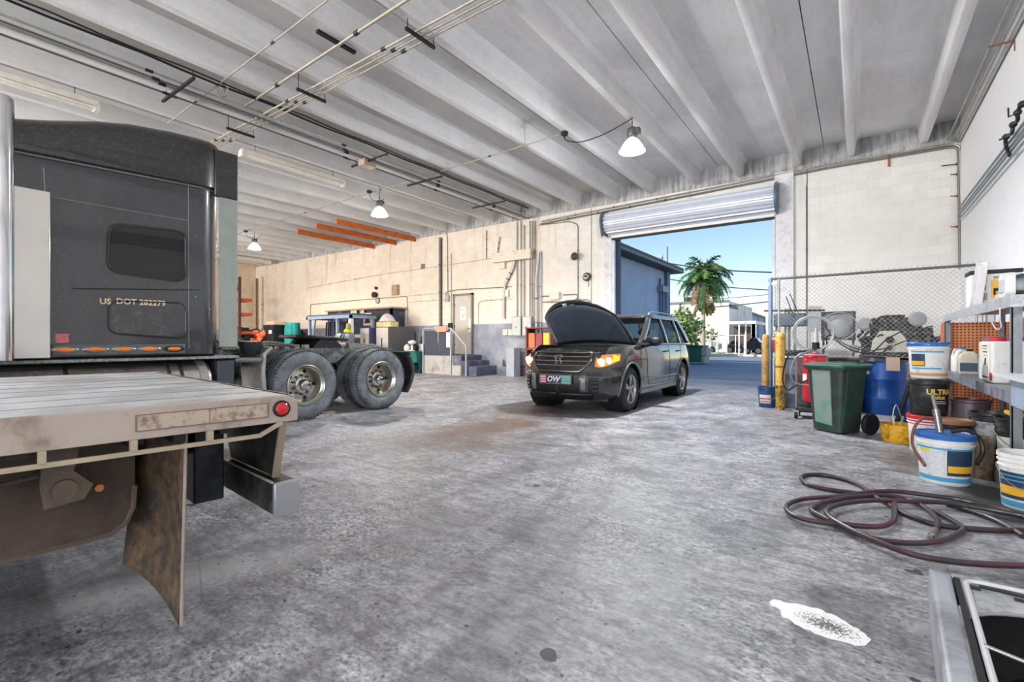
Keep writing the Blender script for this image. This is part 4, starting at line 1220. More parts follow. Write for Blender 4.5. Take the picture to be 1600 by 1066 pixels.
# front white pail with blue lid, hose coming out
pf = GZ(1477, 753)
t = pail('pail', 'white pail with blue lid and brown hose looping out, in front of the stack', (.60, 5.40, 0), .185, .40, PW, BLU, 0, rings=(.80,),
    bands=[(.03, .065, -170, -20, SKYB), (.29, .305, -170, -20, SKYB), (.085, .29, -92, -30, NAVY), (.11, .165, -90, -32, YP), (.085, .28, -150, -98, PALE), (.262, .287, -152, -125, mat('warn_yellow', (226, 214, 60), .5))], bail=False)
mb = MB(); a = radians(-140)
for k in range(24):
    pass
def on_pail(r, ang, z): return Vector((r * cos(radians(ang)), r * sin(radians(ang)), z))
sym = MB().tube([on_pail(.1775, -142 + 7 * cos(2 * pi * k / 20), .215 + .024 * sin(2 * pi * k / 20)) for k in range(20)], .003, 5, closed=True)
sym.tube([on_pail(.1775, -147, .232), on_pail(.1775, -137, .198)], .003, 5)
make('warning_symbol', sym, mat('warn_red', (150, 44, 50), .5), t)
st = MB()
for z in (.235, .25, .27): st.patch(lambda u, v: on_pail(.1785, -86 + 50 * u, z - .003 + .004 * v), 8, 1)
make('printed_lines', st, SKYB, t)
hz = MB().tube(smooth_path([(-.02, -.02, .43), (-.06, .02, .50), (-.14, -.02, .52), (-.20, -.06, .44), (-.215, -.07, .30), (-.17, -.09, .19), (-.14, -.14, .14)], 6), .012, 8)
make('brown_hose', hz, mat('brown_hose', (120, 72, 62), .5), t)
make('brown_hose', MB().tube(smooth_path([(.04, .0, .42), (.14, .02, .44), (.215, .03, .38), (.235, .02, .28), (.20, -.02, .20), (.19, -.04, .18)], 6), .016, 8), mat('dark_brown_hose', (52, 36, 32), .45), t)
make('grease_gun', MB().cyl((-.03, 0, .41), (-.055, .02, .60), .026, n=12).cyl((-.055, .02, .60), (-.075, .04, .72), .014, n=10), mat('dull_steel', (150, 148, 146), .35, .8), t)

# stack of three pails
SXY = (.62, 6.75)
t = pail('pail', 'red and white pail at the bottom of the stack of three by the shelf', (*SXY, 0), .175, .385, PW, mat('red_lid', (196, 40, 52), .4), 0, bands=[(.30, .36, -178, 0, mat('red_print', (204, 42, 54), .45)), (.08, .2, -130, -60, PALE)], bail=False)
t = pail('pail', 'black pail with gold lettering in the middle of the stack of three', (*SXY, .399), .172, .372, PB, PB, 0, bail=False)
tm = text_mb('ULTRA', .075, lambda x, y, z: on_pail(.168 + z, -62 + math.degrees(x / .168), .25 + y), .001, .003)
t2 = text_mb('plus', .062, lambda x, y, z: on_pail(.166 + z, -62 + math.degrees(x / .166), .195 + y), .001, .002)
tm.add(t2.v, t2.f)
make('gold_lettering', tm, mat('gold_print', (224, 190, 92), .5), t)
tm = MB()
for z in (.150, .130): tm.patch(lambda u, v: on_pail(.166, -84 + 44 * u, z + .006 * v), 8, 1)
make('small_print', tm, PALE, t)
t = pail('pail', 'white pail with blue lid and yellow label on top of the stack of three', (*SXY, .785), .172, .37, PW, BLU, 0, rings=(.82,), bail=False,
    bands=[(.03, .06, -178, -8, mat('orange_tape', (206, 150, 96), .5)), (.10, .115, -150, -55, SKYB), (.13, .26, -150, -105, NAVY), (.14, .185, -148, -107, YP), (.275, .29, -150, -50, SKYB)])
# small tools sticking out over the stack's side
# yellow cut-down pan
t = thing('pan', 'yellow cut-down plastic pan with wire handle on the floor beside the pail stack', 'pan', (.40, 7.22, 0))
mp = []
ring = [(.150, 0), (.165, .02), (.172, .14), (.178, .20), (.170, .21), (.162, .19), (.155, .03), (.001, .03)]
make('pan_body', MB().lathe(ring, (0, 0, 0), 28, cap=False).lathe([(.15, 0), (.001, 0)], (0, 0, 0), 28, cap=False), mat('dirty_yellow', (232, 176, 32), .5, dirt=(84, 60, 30), dfac=.35, dscale=13), t)
make('wire_handle', MB().tube(smooth_path([(-.03, .05, .15), (-.05, .08, .30), (-.02, .10, .42), (.02, .10, .30), (.05, .06, .16)], 5), .006, 6), GALV, t)
# leaning blue pipes
for i, (lab, a, b_, r, c) in enumerate((('dark blue tube leaning against the pail stack, the thicker front one', (.46, 7.62, .02), (.62, 7.50, .83), .035, (44, 66, 112)), ('black tube leaning behind the dark blue tube', (.38, 7.80, .02), (.56, 7.66, .78), .028, (34, 40, 54)))):
    t = thing('pipe', lab, 'pipe', a)
    mkw('tube', MB().cyl(a, b_, r, n=16), mat('pipe_paint_%d' % i, c, .4), t)
    mkw('collar', MB().cyl(Vector(a).lerp(Vector(b_), .9), Vector(a).lerp(Vector(b_), .97), r * 1.15, n=16), DARK, t)

# ---- green wheelie bin
bn = thing('wheelie_bin', 'dirty dark green two-wheeled bin standing in front of the barrels', 'bin', (-.17, 7.29, 0), radians(-38))
# local: front-left face normal -y, right face normal +x ; origin at the near bottom corner
def bin_ring(z, grow=0.0, h=.90):
    z = z * .955
    t_ = z / h
    x0, x1 = -.40 - .08 * t_ - grow, .0 + .06 * t_ + grow
    y0, y1 = .0 - .04 * t_ - grow, .35 + .06 * t_ + grow
    r = .05
    pts = []
    for cx, cy, a0 in ((x1 - r, y1 - r, 0), (x0 + r, y1 - r, 90), (x0 + r, y0 + r, 180), (x1 - r, y0 + r, 270)):
        for k in range(5):
            a = radians(a0 + 22.5 * k); pts.append(Vector((cx + r * cos(a), cy + r * sin(a), z)))
    return pts
GRN = mat('grimy_green_plastic', (22, 96, 70), .5, var=.35, scale=4, dirt=(48, 54, 54), dfac=.85, dscale=5, bmp=.15)
make('bin_body', MB().loft([bin_ring(z) for z in (0.02, .1, .2, .3, .5, .7, .84)]).loft([bin_ring(.84, .02), bin_ring(.86, .03), bin_ring(.885, .03)]), GRN, bn)
make('front_panel', MB().prism([(-.34, .12), (-.10, .10), (-.10, .80), (-.36, .80)], lambda u, v, w_: Vector((u, w_ - .05 * v / .9, v)), -.012, .01), mat('worn_green_panel', (60, 150, 108), .55, var=.4, scale=7, dirt=(142, 152, 150), dfac=.75, dscale=3), bn, bevel=.004)
make('corner_rib', MB().prism([(.0, .1), (.05, .1), (.10, .82), (.03, .82)], lambda u, v, w_: Vector((w_ + .06 * v / .9, u + .02, v)), -.01, .014), GRN, bn, bevel=.004)
make('rim_handle', MB().tube(smooth_path([(-.42, .40, .85), (-.40, .49, .87), (-.2, .51, .88), (.02, .49, .87), (.04, .40, .85)], 6), .02, 8), GRN, bn)
make('lid', MB().loft([bin_ring(.885, .035), bin_ring(.91, .035), bin_ring(.93, .0), bin_ring(.94, -.06)]), mat('lid_green', (36, 92, 76), .45, dirt=(90, 110, 100), dfac=.4, dscale=6), bn, bevel=.004)
mb = MB()
for k in range(7): mb.box(-.36 + k * .06, -.33 + k * .06, .22, .40, .895, .91)
pieces('lid_rib', mb, mat('lid_green', (36, 92, 76)), bn)
for x in (-.52, .07):
    w_ = make('wheel', MB().lathe([(.02, 0), (.12, 0), (.135, .012), (.135, .045), (.12, .058), (.02, .058)], (x, .37, .135), 32, 'x'), BLACK, bn)
    make('wheel_hub', MB().cyl((x - .004, .37, .135), (x + .064, .37, .135), .035, n=16), DARK, w_)
make('axle', MB().cyl((-.5, .37, .135), (.1, .37, .135), .012), DARK, bn)

# ---- drums
def drum(label, loc, r, h, m, cat='drum', lid=None):
    t = thing('drum', label, cat, loc)
    prof = [(r * .96, 0), (r, .03), (r * .99, .26 * h), (r * 1.02, .29 * h), (r * 1.02, .31 * h), (r * .99, .34 * h), (r * .995, .62 * h), (r * 1.02, .65 * h), (r * 1.02, .67 * h), (r * .99, .70 * h), (r * .98, .93 * h), (r * .92, .985 * h), (r * .93, h), (r * .86, h), (r * .85, h - .02)]
    make('shell', MB().lathe(prof, (0, 0, 0), 44), m, t, angle=30)
    return t
bd = drum('bright blue plastic barrel with a dark board on top, between green bin and pail stack', (.36, 9.93, 0), .30, .86, mat('blue_barrel', (16, 72, 150), .3, var=.12, dirt=(60, 120, 190), dfac=.1, dscale=4))
make('label_patch', MB().patch(lambda u, v: Vector((.302 * cos(radians(-158 + 28 * u)), .302 * sin(radians(-158 + 28 * u)), .64 + .13 * v)), 6, 1), mat('pale_blue_label', (190, 206, 220), .5, var=.25, scale=30), bd)
make('bung', MB().cyl((-.12, 0, .85), (-.12, 0, .88), .03), BLACK, bd)
o = tag(make('board', MB().cbox((0, 0, 0), (.66, .5, .025), Matrix.Rotation(radians(4), 3, 'Y')).cbox((-.02, -.24, -.03), (.62, .02, .07)), mat('dark_board', (52, 46, 54), .5, dirt=(180, 180, 182), dfac=.3, dscale=4)), 'dark tray-like board lying on top of the bright blue barrel', 'board')
o.location = (.36, 9.90, .915)
o = tag(make('cardboard_flap', MB().box(-.085, .085, -.004, .004, -.21, 0), mat('cardboard', (196, 170, 148), .85, var=.1)), 'piece of cardboard hanging off the board on the bright blue barrel', 'cardboard')
o.location = (.46, 9.635, .92)
gd = drum('grey-blue steel drum standing behind the yellow bollards', (-.93, 9.90, 0), .30, .90, mat('grey_blue_drum', (84, 98, 112), .45, .2, var=.2, scale=3, dirt=(130, 138, 146), dfac=.35, dscale=5))
make('rim_band', MB().torus((0, 0, .895), .29, .012, 'z', 40, 8), mat('pale_rim', (190, 196, 200), .4, .5), gd)
d2 = drum('dark drum with an uneven black lid behind the green bin', (-.22, 9.85, 0), .29, .86, mat('dark_green_drum', (50, 60, 62), .45, .2, var=.2))
make('loose_lid', MB().lathe([(.32, 0), (.33, .02), (.33, .045), (.25, .05), (.001, .055)], (.0, 0, .86), 36), mat('black_lid', (54, 54, 58), .35, .2, dirt=(170, 170, 172), dfac=.4, dscale=3), d2)

# ---- red oil drainer on casters
rd2 = thing('oil_drainer', 'red wheeled oil drainer tank with clear cylinder and hoses behind the green bin', 'oil drainer', (-.56, 8.66, 0))
RED = mat('red_enamel', (206, 32, 46), .3, var=.1, scale=3, coat=.3, dirt=(120, 40, 40), dfac=.2)
make('tank', MB().lathe([(.10, .22), (.15, .25), (.17, .30), (.175, .86), (.16, .93), (.12, .98), (.05, 1.0)], (.04, 0, 0), 40), RED, rd2)
make('tank_label', MB().patch(lambda u, v: Vector((.04 + .177 * cos(radians(-150 + 26 * u)), .177 * sin(radians(-150 + 26 * u)), .56 + .12 * v)), 6, 1), WHITEP, rd2)
make('top_ring', MB().torus((.04, 0, .97), .18, .010, 'z', 36, 8), mat('pale_rim', (190, 196, 200)), rd2)
make('base_tray', MB().box(-.2, .28, -.2, .2, .10, .18), DARK, rd2, bevel=.02)
pieces('frame_tube', MB().tube(rounded([(-.20, -.06, .14), (-.20, -.06, .96), (-.08, -.06, 1.02)], .08), .012, 8).tube(rounded([(-.20, .10, .14), (-.20, .10, .96), (-.08, .1, 1.02)], .08), .012, 8), GALV, rd2)
for x, y in ((-.2, -.18), (-.2, .18), (.28, .18), (.28, -.18)):
    cs = make('caster', MB().cyl((x - .012, y - .02, .055), (x + .03, y - .02, .055), .055, n=20), BLACK, rd2)
    make('caster_fork', MB().box(x - .02, x + .04, y - .03, y + .0, .05, .12), GALV, cs)
make('sight_cylinder', MB().cyl((.05, 0, 1.0), (.05, 0, 1.30), .035, n=16).cyl((.05, 0, 1.30), (.05, 0, 1.38), .018, n=12), mat('sight_glass', (200, 206, 204), .15, 0, coat=.6), rd2)
make('valve', MB().cyl((.05, 0, 1.06), (.05, 0, 1.16), .05, n=12).box(.03, .07, -.09, 0, 1.08, 1.11), DARK, rd2)
make('lift_pole', MB().cyl((-.03, .02, .95), (-.03, .02, 1.50), .012, n=10), mat('pale_rim', (190, 196, 200)), rd2)
pieces('drain_bowl', MB().torus((.01, .0, 1.30), .265, .014, 'y', 48, 8).torus((.01, .03, 1.30), .245, .010, 'y', 48, 8), mat('pale_rim', (190, 196, 200)), rd2)
make('suction_hose', MB().tube(smooth_path([(.06, -.05, 1.05), (-.1, -.12, 1.02), (-.3, -.16, .95), (-.38, -.12, .6), (-.32, -.12, .42), (-.2, -.18, .5), (.0, -.24, .62), (.14, -.2, .7)], 6), .011, 8), BLACK, rd2)
make('suction_hose', MB().tube(smooth_path([(.1, -.06, .99), (.0, -.14, 1.03), (-.2, -.2, .92), (-.26, -.22, .7), (-.22, -.2, .55), (-.05, -.24, .52), (.1, -.23, .5)], 6), .011, 8), mat('grey_hose', (140, 142, 146), .4), rd2)
make('probe_tubes', MB().tube(smooth_path([(.09, 0, 1.08), (.15, 0, 1.06), (.19, 0, 1.12), (.19, .0, 1.24), (.25, 0, 1.27)], 5), .010, 8), BLACK, rd2)

# ---- blue bucket at the bollards
t = pail('bucket', 'small blue bucket with a red and white label at the foot of the bollards', (-1.30, 9.62, 0), .15, .37, mat('navy_blue_plastic', (44, 76, 122), .4, var=.1), None, 0, bands=[(.08, .23, -140, -60, PALE), (.15, .17, -138, -62, mat('red_print', (204, 42, 54), .45)), (.10, .115, -138, -62, mat('red_print', (204, 42, 54)))], rings=(.9,))

# ---- chain-link fence
fc = thing('chain_link_fence', 'galvanised chain-link fence panel between wall and roll-up door jamb', 'fence', (0, 10.32, 0))
FM = mat('galvanised_wire', (150, 152, 152), .45, .6, var=.1)
FX0, FX1, FZ = -1.32, 1.58, 2.36
mb = MB(); st_ = .075
n_ = int((FX1 - FX0 + FZ) / st_) + 2
for k in range(n_):
    for sgn in (1, -1):
        # line x + sgn*z = const
        c0 = FX0 + k * st_ if sgn > 0 else FX0 - FZ + k * st_
        p = []
        for z in (0.06, FZ):
            p.append((c0 - sgn * z if sgn > 0 else c0 + z, z))
        (xa, za_), (xb, zb_) = p
        # clip to FX0..FX1
        def clip(xa, za_, xb, zb_):
            pts = []
            for q in (0, 1):
                pass
            t0, t1 = 0.0, 1.0
            dx = xb - xa
            for lim, s_ in ((FX0, 1), (FX1, -1)):
                d0 = (xa - lim) * s_; d1 = (xb - lim) * s_
                if d0 < 0 and d1 < 0: return None
                if d0 < 0: t0 = max(t0, d0 / (d0 - d1))
                if d1 < 0: t1 = min(t1, d0 / (d0 - d1))
            if t1 - t0 < .01: return None
            return (xa + dx * t0, za_ + (zb_ - za_) * t0, xa + dx * t1, za_ + (zb_ - za_) * t1)
        r_ = clip(xa, za_, xb, zb_)
        if r_:
            mb.cyl((r_[0], .004 * sgn, r_[1]), (r_[2], .004 * sgn, r_[3]), .0026, n=4, cap=False)
o = make('wire_mesh', mb, FM, fc); o['kind'] = 'stuff'
make('top_rail', MB().cyl((FX0 + .02, 0, FZ), (FX1 + .05, 0, FZ + .01), .022, n=12), mat('weathered_rail', (104, 104, 104), .5, .5), fc)
make('barb_ends', MB().add(*(lambda v, f: (v, f))(*[[], []])) if False else (lambda m_: [m_.cyl((FX0 + .1 + .075 * k, 0, FZ + .02), (FX0 + .1 + .075 * k + .01, 0, FZ + .06), .003, n=4) for k in range(38)] and m_)(MB()), mat('weathered_rail', (104, 104, 104)), fc)['kind'] = 'stuff'
make('gate_post', MB().cyl((FX0 - .02, 0, 0), (FX0 - .02, 0, FZ + .02), .038, n=16), mat('blue_grey_post', (128, 146, 170), .4, .4), fc)  # gate post in a bluer grey than the other posts
make('post', MB().cyl((FX0 + .12, 0, 0), (FX0 + .12, 0, FZ), .022, n=12), GALV, fc)
make('post', MB().cyl((FX1 + .03, 0, 0), (FX1 + .03, 0, FZ + .04), .034, n=16), GALV, fc)
make('post', MB().cyl((FX1 - .06, 0.01, 0), (FX1 - .06, 0.01, FZ), .016, n=12), GALV, fc)
make('gate_hinge', MB().box(FX0 - .06, FX0 + .1, -.03, .03, FZ - .12, FZ - .06).box(FX0 - .06, FX0 + .1, -.03, .03, 1.2, 1.25), GALV, fc)

# ---- things behind the fence: bench with engine parts, frame box, hose loops
bt = thing('workbench', 'low pale bench behind the chain-link fence carrying engine parts', 'bench', (0.2, 12.4, 0))
make('bench_top', MB().box(-1.2, 1.45, -.45, .45, .80, .86), mat('pale_bench', (206, 204, 200), .6, var=.1), bt)
for x in (-1.15, 1.40):
    for y in (-.4, .4): make('leg', MB().box(x - .03, x + .03, y - .03, y + .03, 0, .80), DARK, bt)
EM = mat('cast_engine_grey', (56, 56, 58), .5, .4, var=.5, scale=12, dirt=(150, 148, 140), dfac=.25, dscale=9)
en = thing('engine', 'grey engine block with pulleys and pale cover on the bench behind the fence', 'engine', (.52, 12.3, .86))
make('engine_block', MB().box(-.45, .62, -.28, .25, 0, .42).box(-.3, .50, -.24, .22, .3, .78).box(.45, .66, -.22, .22, .2, .58).box(-.1, .25, -.2, .2, .78, .84), EM, en, bevel=.03)
mb = MB().prism([(-.30, .10), (.30, .10), (.27, .32), (.15, .52), (-.15, .52), (-.27, .32)], lambda u, v, w_: Vector((u, w_, v)), -.36, -.28)
make('timing_cover', mb, mat('pale_cover', (196, 192, 180), .5, .2), en, bevel=.01)
make('cover_hub', MB().cyl((0, -.40, .34), (0, -.35, .34), .07, n=20).cyl((0, -.40, .2), (0, -.36, .2), .04, n=16), DARK, en)
for x, z, r in ((-.40, .66, .13), (.42, .74, .14), (-.56, .16, .09)):
    make('pulley', MB().lathe([(.02, 0), (r * .7, 0), (r, .02), (r * .94, .04), (r, .06), (r * .7, .08), (.02, .08)], (x, -.36, z), 28, 'y'), mat('pulley_steel', (150, 152, 154), .6, .2), en, angle=18)
rn = random.Random(5); mb = MB()
for k in range(70):
    p = Vector((-.5 + 1.15 * rn.random(), -.34 + .2 * rn.random(), .05 + .62 * rn.random()))
    d = Vector((rn.uniform(-.2, .2), rn.uniform(-.06, .06), rn.uniform(-.16, .16)))
    mb.tube(smooth_path([p, p + d * .5 + Vector((0, -.03, .03)), p + d], 4), rn.uniform(.010, .028), 6)
make('pipework', mb, EM, en)['kind'] = 'stuff'
mb = MB()
for k in range(30):
    p = Vector((1.27 + .32 * rn.random(), -.2 + .25 * rn.random(), .02 + .40 * rn.random() ** 1.3))
    mb.ball(p, rn.uniform(.03, .07), 8, (rn.uniform(.6, 1.6), 1, rn.uniform(.5, 1.2)))
sc = tag(make('scrap_parts', mb, mat('scrap_steel', (82, 84, 88), .45, .7, var=.5, scale=15)), 'heap of small dark scrap engine parts at the right end of the bench behind the fence', 'scrap parts', kind='stuff')
sc.location = (-.10, 12.3, .86)
sc.location.x = -.02
pk = thing('fan_frame', 'square dark steel frame with a round pulley inside, left of the engine', 'frame', (-.32, 12.2, .86))
make('frame', MB().box(-.30, .30, -.03, .03, .34, .38).box(-.30, .30, -.03, .03, .90, .94).box(-.30, -.25, -.03, .03, .38, .9).box(.25, .30, -.03, .03, .38, .9).box(-.28, -.24, -.03, .03, 0, .34).box(.24, .28, -.03, .03, 0, .34), DARK, pk)
make('disc', MB().lathe([(.02, 0), (.17, 0), (.2, .02), (.2, .06), (.02, .07)], (0.02, -.04, .58), 30, 'y'), mat('pulley_steel', (168, 170, 172)), pk)
make('backing', MB().box(-.26, .26, .01, .025, .37, .92), mat('grey_backing', (132, 132, 134), .5), pk)
o = tag(make('gasket', MB().prism([(-.15, -.3), (.12, -.32), (.15, .28), (-.12, .3)], lambda u, v, w_: Vector((u, w_, v)), 0, .01), mat('grey_panel', (178, 180, 182), .6)), 'grey rectangular panel fixed on the wall left of the square steel frame', 'panel')
o.location = (-.62 - .2, WB - .02, 1.72)
mc = thing('drill_press', 'dark machine with long handles and pale side box behind the red oil drainer', 'machine', (-1.30 + .0, 12.2, 0))
make('column', MB().cyl((.05, 0, 0), (.05, 0, 1.9), .06), GALV, mc)
make('head', MB().box(-.2, .42, -.22, .22, 1.50, 1.78), mat('machine_blue_grey', (72, 84, 96), .45, .3, var=.2), mc, bevel=.03)
make('arm', MB().cyl((-.4, -.1, 1.86), (.75, -.1, 1.83), .02), DARK, mc)
make('side_box', MB().box(-.36, -.16, -.16, .1, 1.40, 1.74), mat('cream_box', (222, 216, 190), .5), mc, bevel=.01)
make('table', MB().box(-.3, .5, -.25, .25, .92, .98), EM, mc)
make('table_arm', MB().box(0, .4, -.1, .1, .80, .92), EM, mc)
pieces('lever', MB().tube([(.2, -.24, 1.7), (.05, -.3, 2.15)], .01).tube([(.28, -.24, 1.78), (.12, -.28, 2.2)], .01), DARK, mc)
o = tag(make('spray_can', MB().lathe([(.09, 0), (.10, .02), (.10, .26), (.05, .32), (.05, .36)], (0, 0, 0), 20), mat('red_bottle', (204, 50, 70), .35)), 'red bottle standing on the table of the machine behind the fence', 'bottle')
o.location = (-1.45, 12.10, .98)
def loop_hose(name, label, pts, r, m, closed=False):
    base = Vector(pts[0])
    t = make(name, MB().tube(smooth_path([Vector(p) - base for p in pts], 6, closed), r, 8, closed=closed), m)
    t.location = base
    return tag(t, label, 'hose')
loop_hose('hose', 'thin grey hose looped in a circle on the chain-link fence', [(-.46, 10.24, 1.60), (-.30, 10.24, 1.68), (-.10, 10.24, 1.64), (.0, 10.24, 1.46), (-.06, 10.24, 1.28), (-.22, 10.24, 1.20), (-.40, 10.24, 1.24)], .010, mat('light_grey_hose', (150, 150, 150), .5))
loop_hose('hose', 'black hose sagging along the chain-link fence towards the engine', [(-.45, 10.25, 1.56), (-.42, 10.25, 1.36), (-.20, 10.25, 1.10), (.02, 10.24, .99), (.2, 10.24, .98), (.40, 10.25, 1.2), (.60, 10.25, 1.34)], .010, BLACK)
loop_hose('hose', 'black hose hanging in a long bow from the engine behind the fence', [(-.42, 10.42, 1.40), (-.2, 10.42, 1.14), (.1, 10.42, 1.02), (.38, 10.42, 1.05), (.66, 10.42, 1.18), (.85, 10.42, 1.24)], .011, mat('dark_grey_hose', (62, 62, 62), .5))

# ---- steel shelving along the right wall
SHX0, SHX1, SHY0, SHY1 = 1.0, 1.62, 5.42, 9.05
SG = mat('grey_shelf_steel', (142, 146, 152), .4, .5, var=.2, scale=6, dirt=(96, 98, 102), dfac=.35, dscale=6)
SL = mat('light_shelf_edge', (198, 202, 208), .4, .3, var=.12, scale=5, dirt=(140, 142, 146), dfac=.3, dscale=8)
sh = thing('shelving_unit', 'grey steel shelving with crowded shelves along the right wall', 'shelf', (SHX0, SHY0, 0))
def angle_post(x, y, z1, sx_=1):
    return MB().box(x, x + .055 * sx_, y, y + .006, 0, z1).box(x, x + .006, y, y + .055, 0, z1)
for x, y, s_ in ((0, 0, 1), (0, SHY1 - SHY0 - .06, 1), (.6, 0, -1), (.6, SHY1 - SHY0 - .06, -1)):
    make('post', MB().box(x, x + .06 * s_, y, y + .008, .10, 1.54).box(x, x + .008 * s_, y, y + .06, .10, 1.54), SG, sh)
for z, nm in ((1.545, 'shelf'), (.775, 'shelf')):
    s1_ = make(nm, MB().box(.0, .62, -.02, SHY1 - SHY0 + .02, z - .01, z), SG, sh)
    make('shelf_edge', MB().box(-.012, .0, -.02, SHY1 - SHY0 + .02, z - .095, z + .002).box(-.012, .62, -.03, -.02, z - .095, z + .002), SL if z > 1 else mat('mid_shelf_edge', (172, 178, 186), .4, .4, dirt=(90, 94, 100), dfac=.4, dscale=7), s1_)
pieces('base_block', MB().box(-.06, .06, -.05, .30, 0, .11).box(-.06, .06, SHY1 - SHY0 - .3, SHY1 - SHY0, 0, .11), mat('black_block', (50, 48, 48), .7, dirt=(110, 80, 60), dfac=.3), sh, bevel=.006)
make('bottom_shelf', MB().box(0, .62, 0, SHY1 - SHY0, .11, .13), DARK, sh)
pg = thing('pegboard', 'orange-brown perforated board at the far end of the shelving', 'pegboard', (SHX0 - .03, SHY1 + .12, 0))
mp_, n, b, o_ = base_mat('orange_pegboard')
v = coords(n); sp_ = N(n, 'ShaderNodeSeparateXYZ'); L(n, v, sp_.inputs[0])
def dotgrid(step, rad):
    fx_ = math_(n, 'SUBTRACT', math_(n, 'FRACT', math_(n, 'DIVIDE', sp_.outputs[0], step)), .5)
    fz_ = math_(n, 'SUBTRACT', math_(n, 'FRACT', math_(n, 'DIVIDE', sp_.outputs[2], step)), .5)
    r2 = math_(n, 'ADD', math_(n, 'MULTIPLY', fx_, fx_), math_(n, 'MULTIPLY', fz_, fz_))
    return math_(n, 'LESS_THAN', r2, rad * rad)
cl = ramp(n, noise(n, v, 4, 6, .7), [(.3, lin((226, 132, 80))), (.7, lin((244, 166, 112)))])
L(n, mix(n, dotgrid(.04, .27), cl, lin((110, 52, 30))), b.inputs['Base Color'])
b.inputs['Roughness'].default_value = .6
make('panel', MB().box(0.02, .70, 0, .012, .14, 1.44), mp_, pg)
make('side_strip', MB().box(0, .12, -.06, -.03, .16, 1.42), mat('orange_edge_board', (232, 140, 94), .6), pg)

# near bay: pale blue tray cart
tc_ = thing('tray_cabinet', 'pale blue steel tray cabinet at the right edge, near end of the shelving', 'cabinet', (1.0, 4.35, 0))
make('tray', MB().box(-.015, .62, 0, 1.02, .67, .90), mat('pale_blue_enamel', (186, 200, 222), .4, .1, var=.1, scale=4), tc_, bevel=.006)
make('tray_top', MB().box(-.10, .62, .02, 1.10, .90, .925), mat('white_board', (222, 224, 230), .5), tc_)
for x, y in ((.58, .02), (.58, .96)): make('leg', MB().box(x - .02, x + .02, y, y + .04, 0, .67), SG, tc_)
make('leg', MB().box(0, .04, .0, .04, 0, .67), SG, tc_)
# ---- items on top shelf
ZT = 1.547
jb = thing('jug_box', 'white and yellow fluid box lettered DEF on top of the shelving', 'box', (1.07, 7.62, ZT))
make('carton', MB().box(0, .42, 0, .30, 0, .40), WHITEP, jb, bevel=.008)
make('black_lid', MB().box(-.01, .43, -.01, .31, .40, .445), DARK, jb, bevel=.008)
ft = MB().box(.0, .14, -.004, 0, .30, .36)
pieces('yellow_panel', MB().box(.17, .42, -.004, 0, .12, .33).box(.03, .14, -.004, 0, .31, .37).box(.03, .13, -.004, 0, .03, .09), mat('label_orange_yellow', (242, 190, 84), .5), jb)
pieces('grey_panel', MB().box(.19, .30, -.0045, 0, .34, .37).box(.03, .14, -.004, 0, .10, .18), mat('label_grey', (150, 152, 156), .5), jb)
make('lettering', text_mb('DEF', .10, lambda x, y, z: Vector((.305 + x, -.006 - z, .235 + y)), .001, .004, shear=.15).box(.035, .125, -.0045, 0, .215, .285), mat('dark_lettering', (60, 62, 66), .5), jb)
make('lettering', text_mb('TE', .055, lambda x, y, z: Vector((.08 + x, -.007 - z, .25 + y)), .001, .002), mat('yellow_letters', (232, 200, 90), .5), jb)
o = tag(make('wipe_sheet', MB().patch(lambda u, v: Vector((.10 * u - .06 * (1 - v), .02 * sin(5 * u), .52 * v)), 6, 8), mat('white_cloth_sheet', (244, 240, 242), .8), solid=.004), 'white rag hanging down in front of the fluid box on the top shelf', 'rag')
o.location = (1.10, 7.50, ZT)
sb = thing('spray_bottle', 'small pale bottle with a dark trigger between box and tool case on the top shelf', 'bottle', (1.20, 6.95, ZT))
make('bottle', MB().lathe([(.035, 0), (.04, .01), (.04, .10), (.02, .13), (.015, .15)], (0, 0, 0), 18), mat('pinkish_bottle', (216, 190, 190), .4), sb)
make('trigger', MB().box(-.05, .03, -.015, .015, .15, .18).box(-.05, -.035, -.01, .01, .11, .16), BLACK, sb)
wt = thing('shop_light', 'grey work light housing with a white square front face on top of the shelving', 'work light', (1.12, 5.62, ZT))
make('housing', MB().loft([[Vector((x, y, z)) for x, z in ((a_ * q + .12, b__ * q + .10) for a_, b__ in rrect(.24, .20, .05))] for y, q in ((.0, .75), (.10, .95), (.16, 1.0), (.28, 1.0), (.60, .92))]), mat('dark_grey_housing', (92, 94, 98), .35, .5, var=.2), wt)
wt.rotation_euler = (0, 0, radians(-90))
wt.location = (1.03, 5.86, ZT)
make('front_frame', MB().loft([[Vector((a_ * q + .12, y, b__ * q + .10)) for a_, b__ in rrect(.25, .21, .05)] for y, q in ((-.03, .96), (.0, 1.0), (.03, 1.0))]), WHITEP, wt)
make('lens', MB().box(.04, .20, -.036, -.028, .04, .15), mat('lens_grey', (206, 208, 216), .2), wt, bevel=.004)
o = tag(make('wire_hook', MB().tube(smooth_path([(0, 0, .0), (.0, .0, -.10), (.01, .02, -.16), (0, .10, -.18), (0, .22, -.15), (0, .30, -.11)], 6), .005, 6), mat('white_wire', (232, 226, 232), .5)), 'white wire hanging in a hook below the top shelf edge', 'wire')
o.location = (.975, 5.66, 1.46)
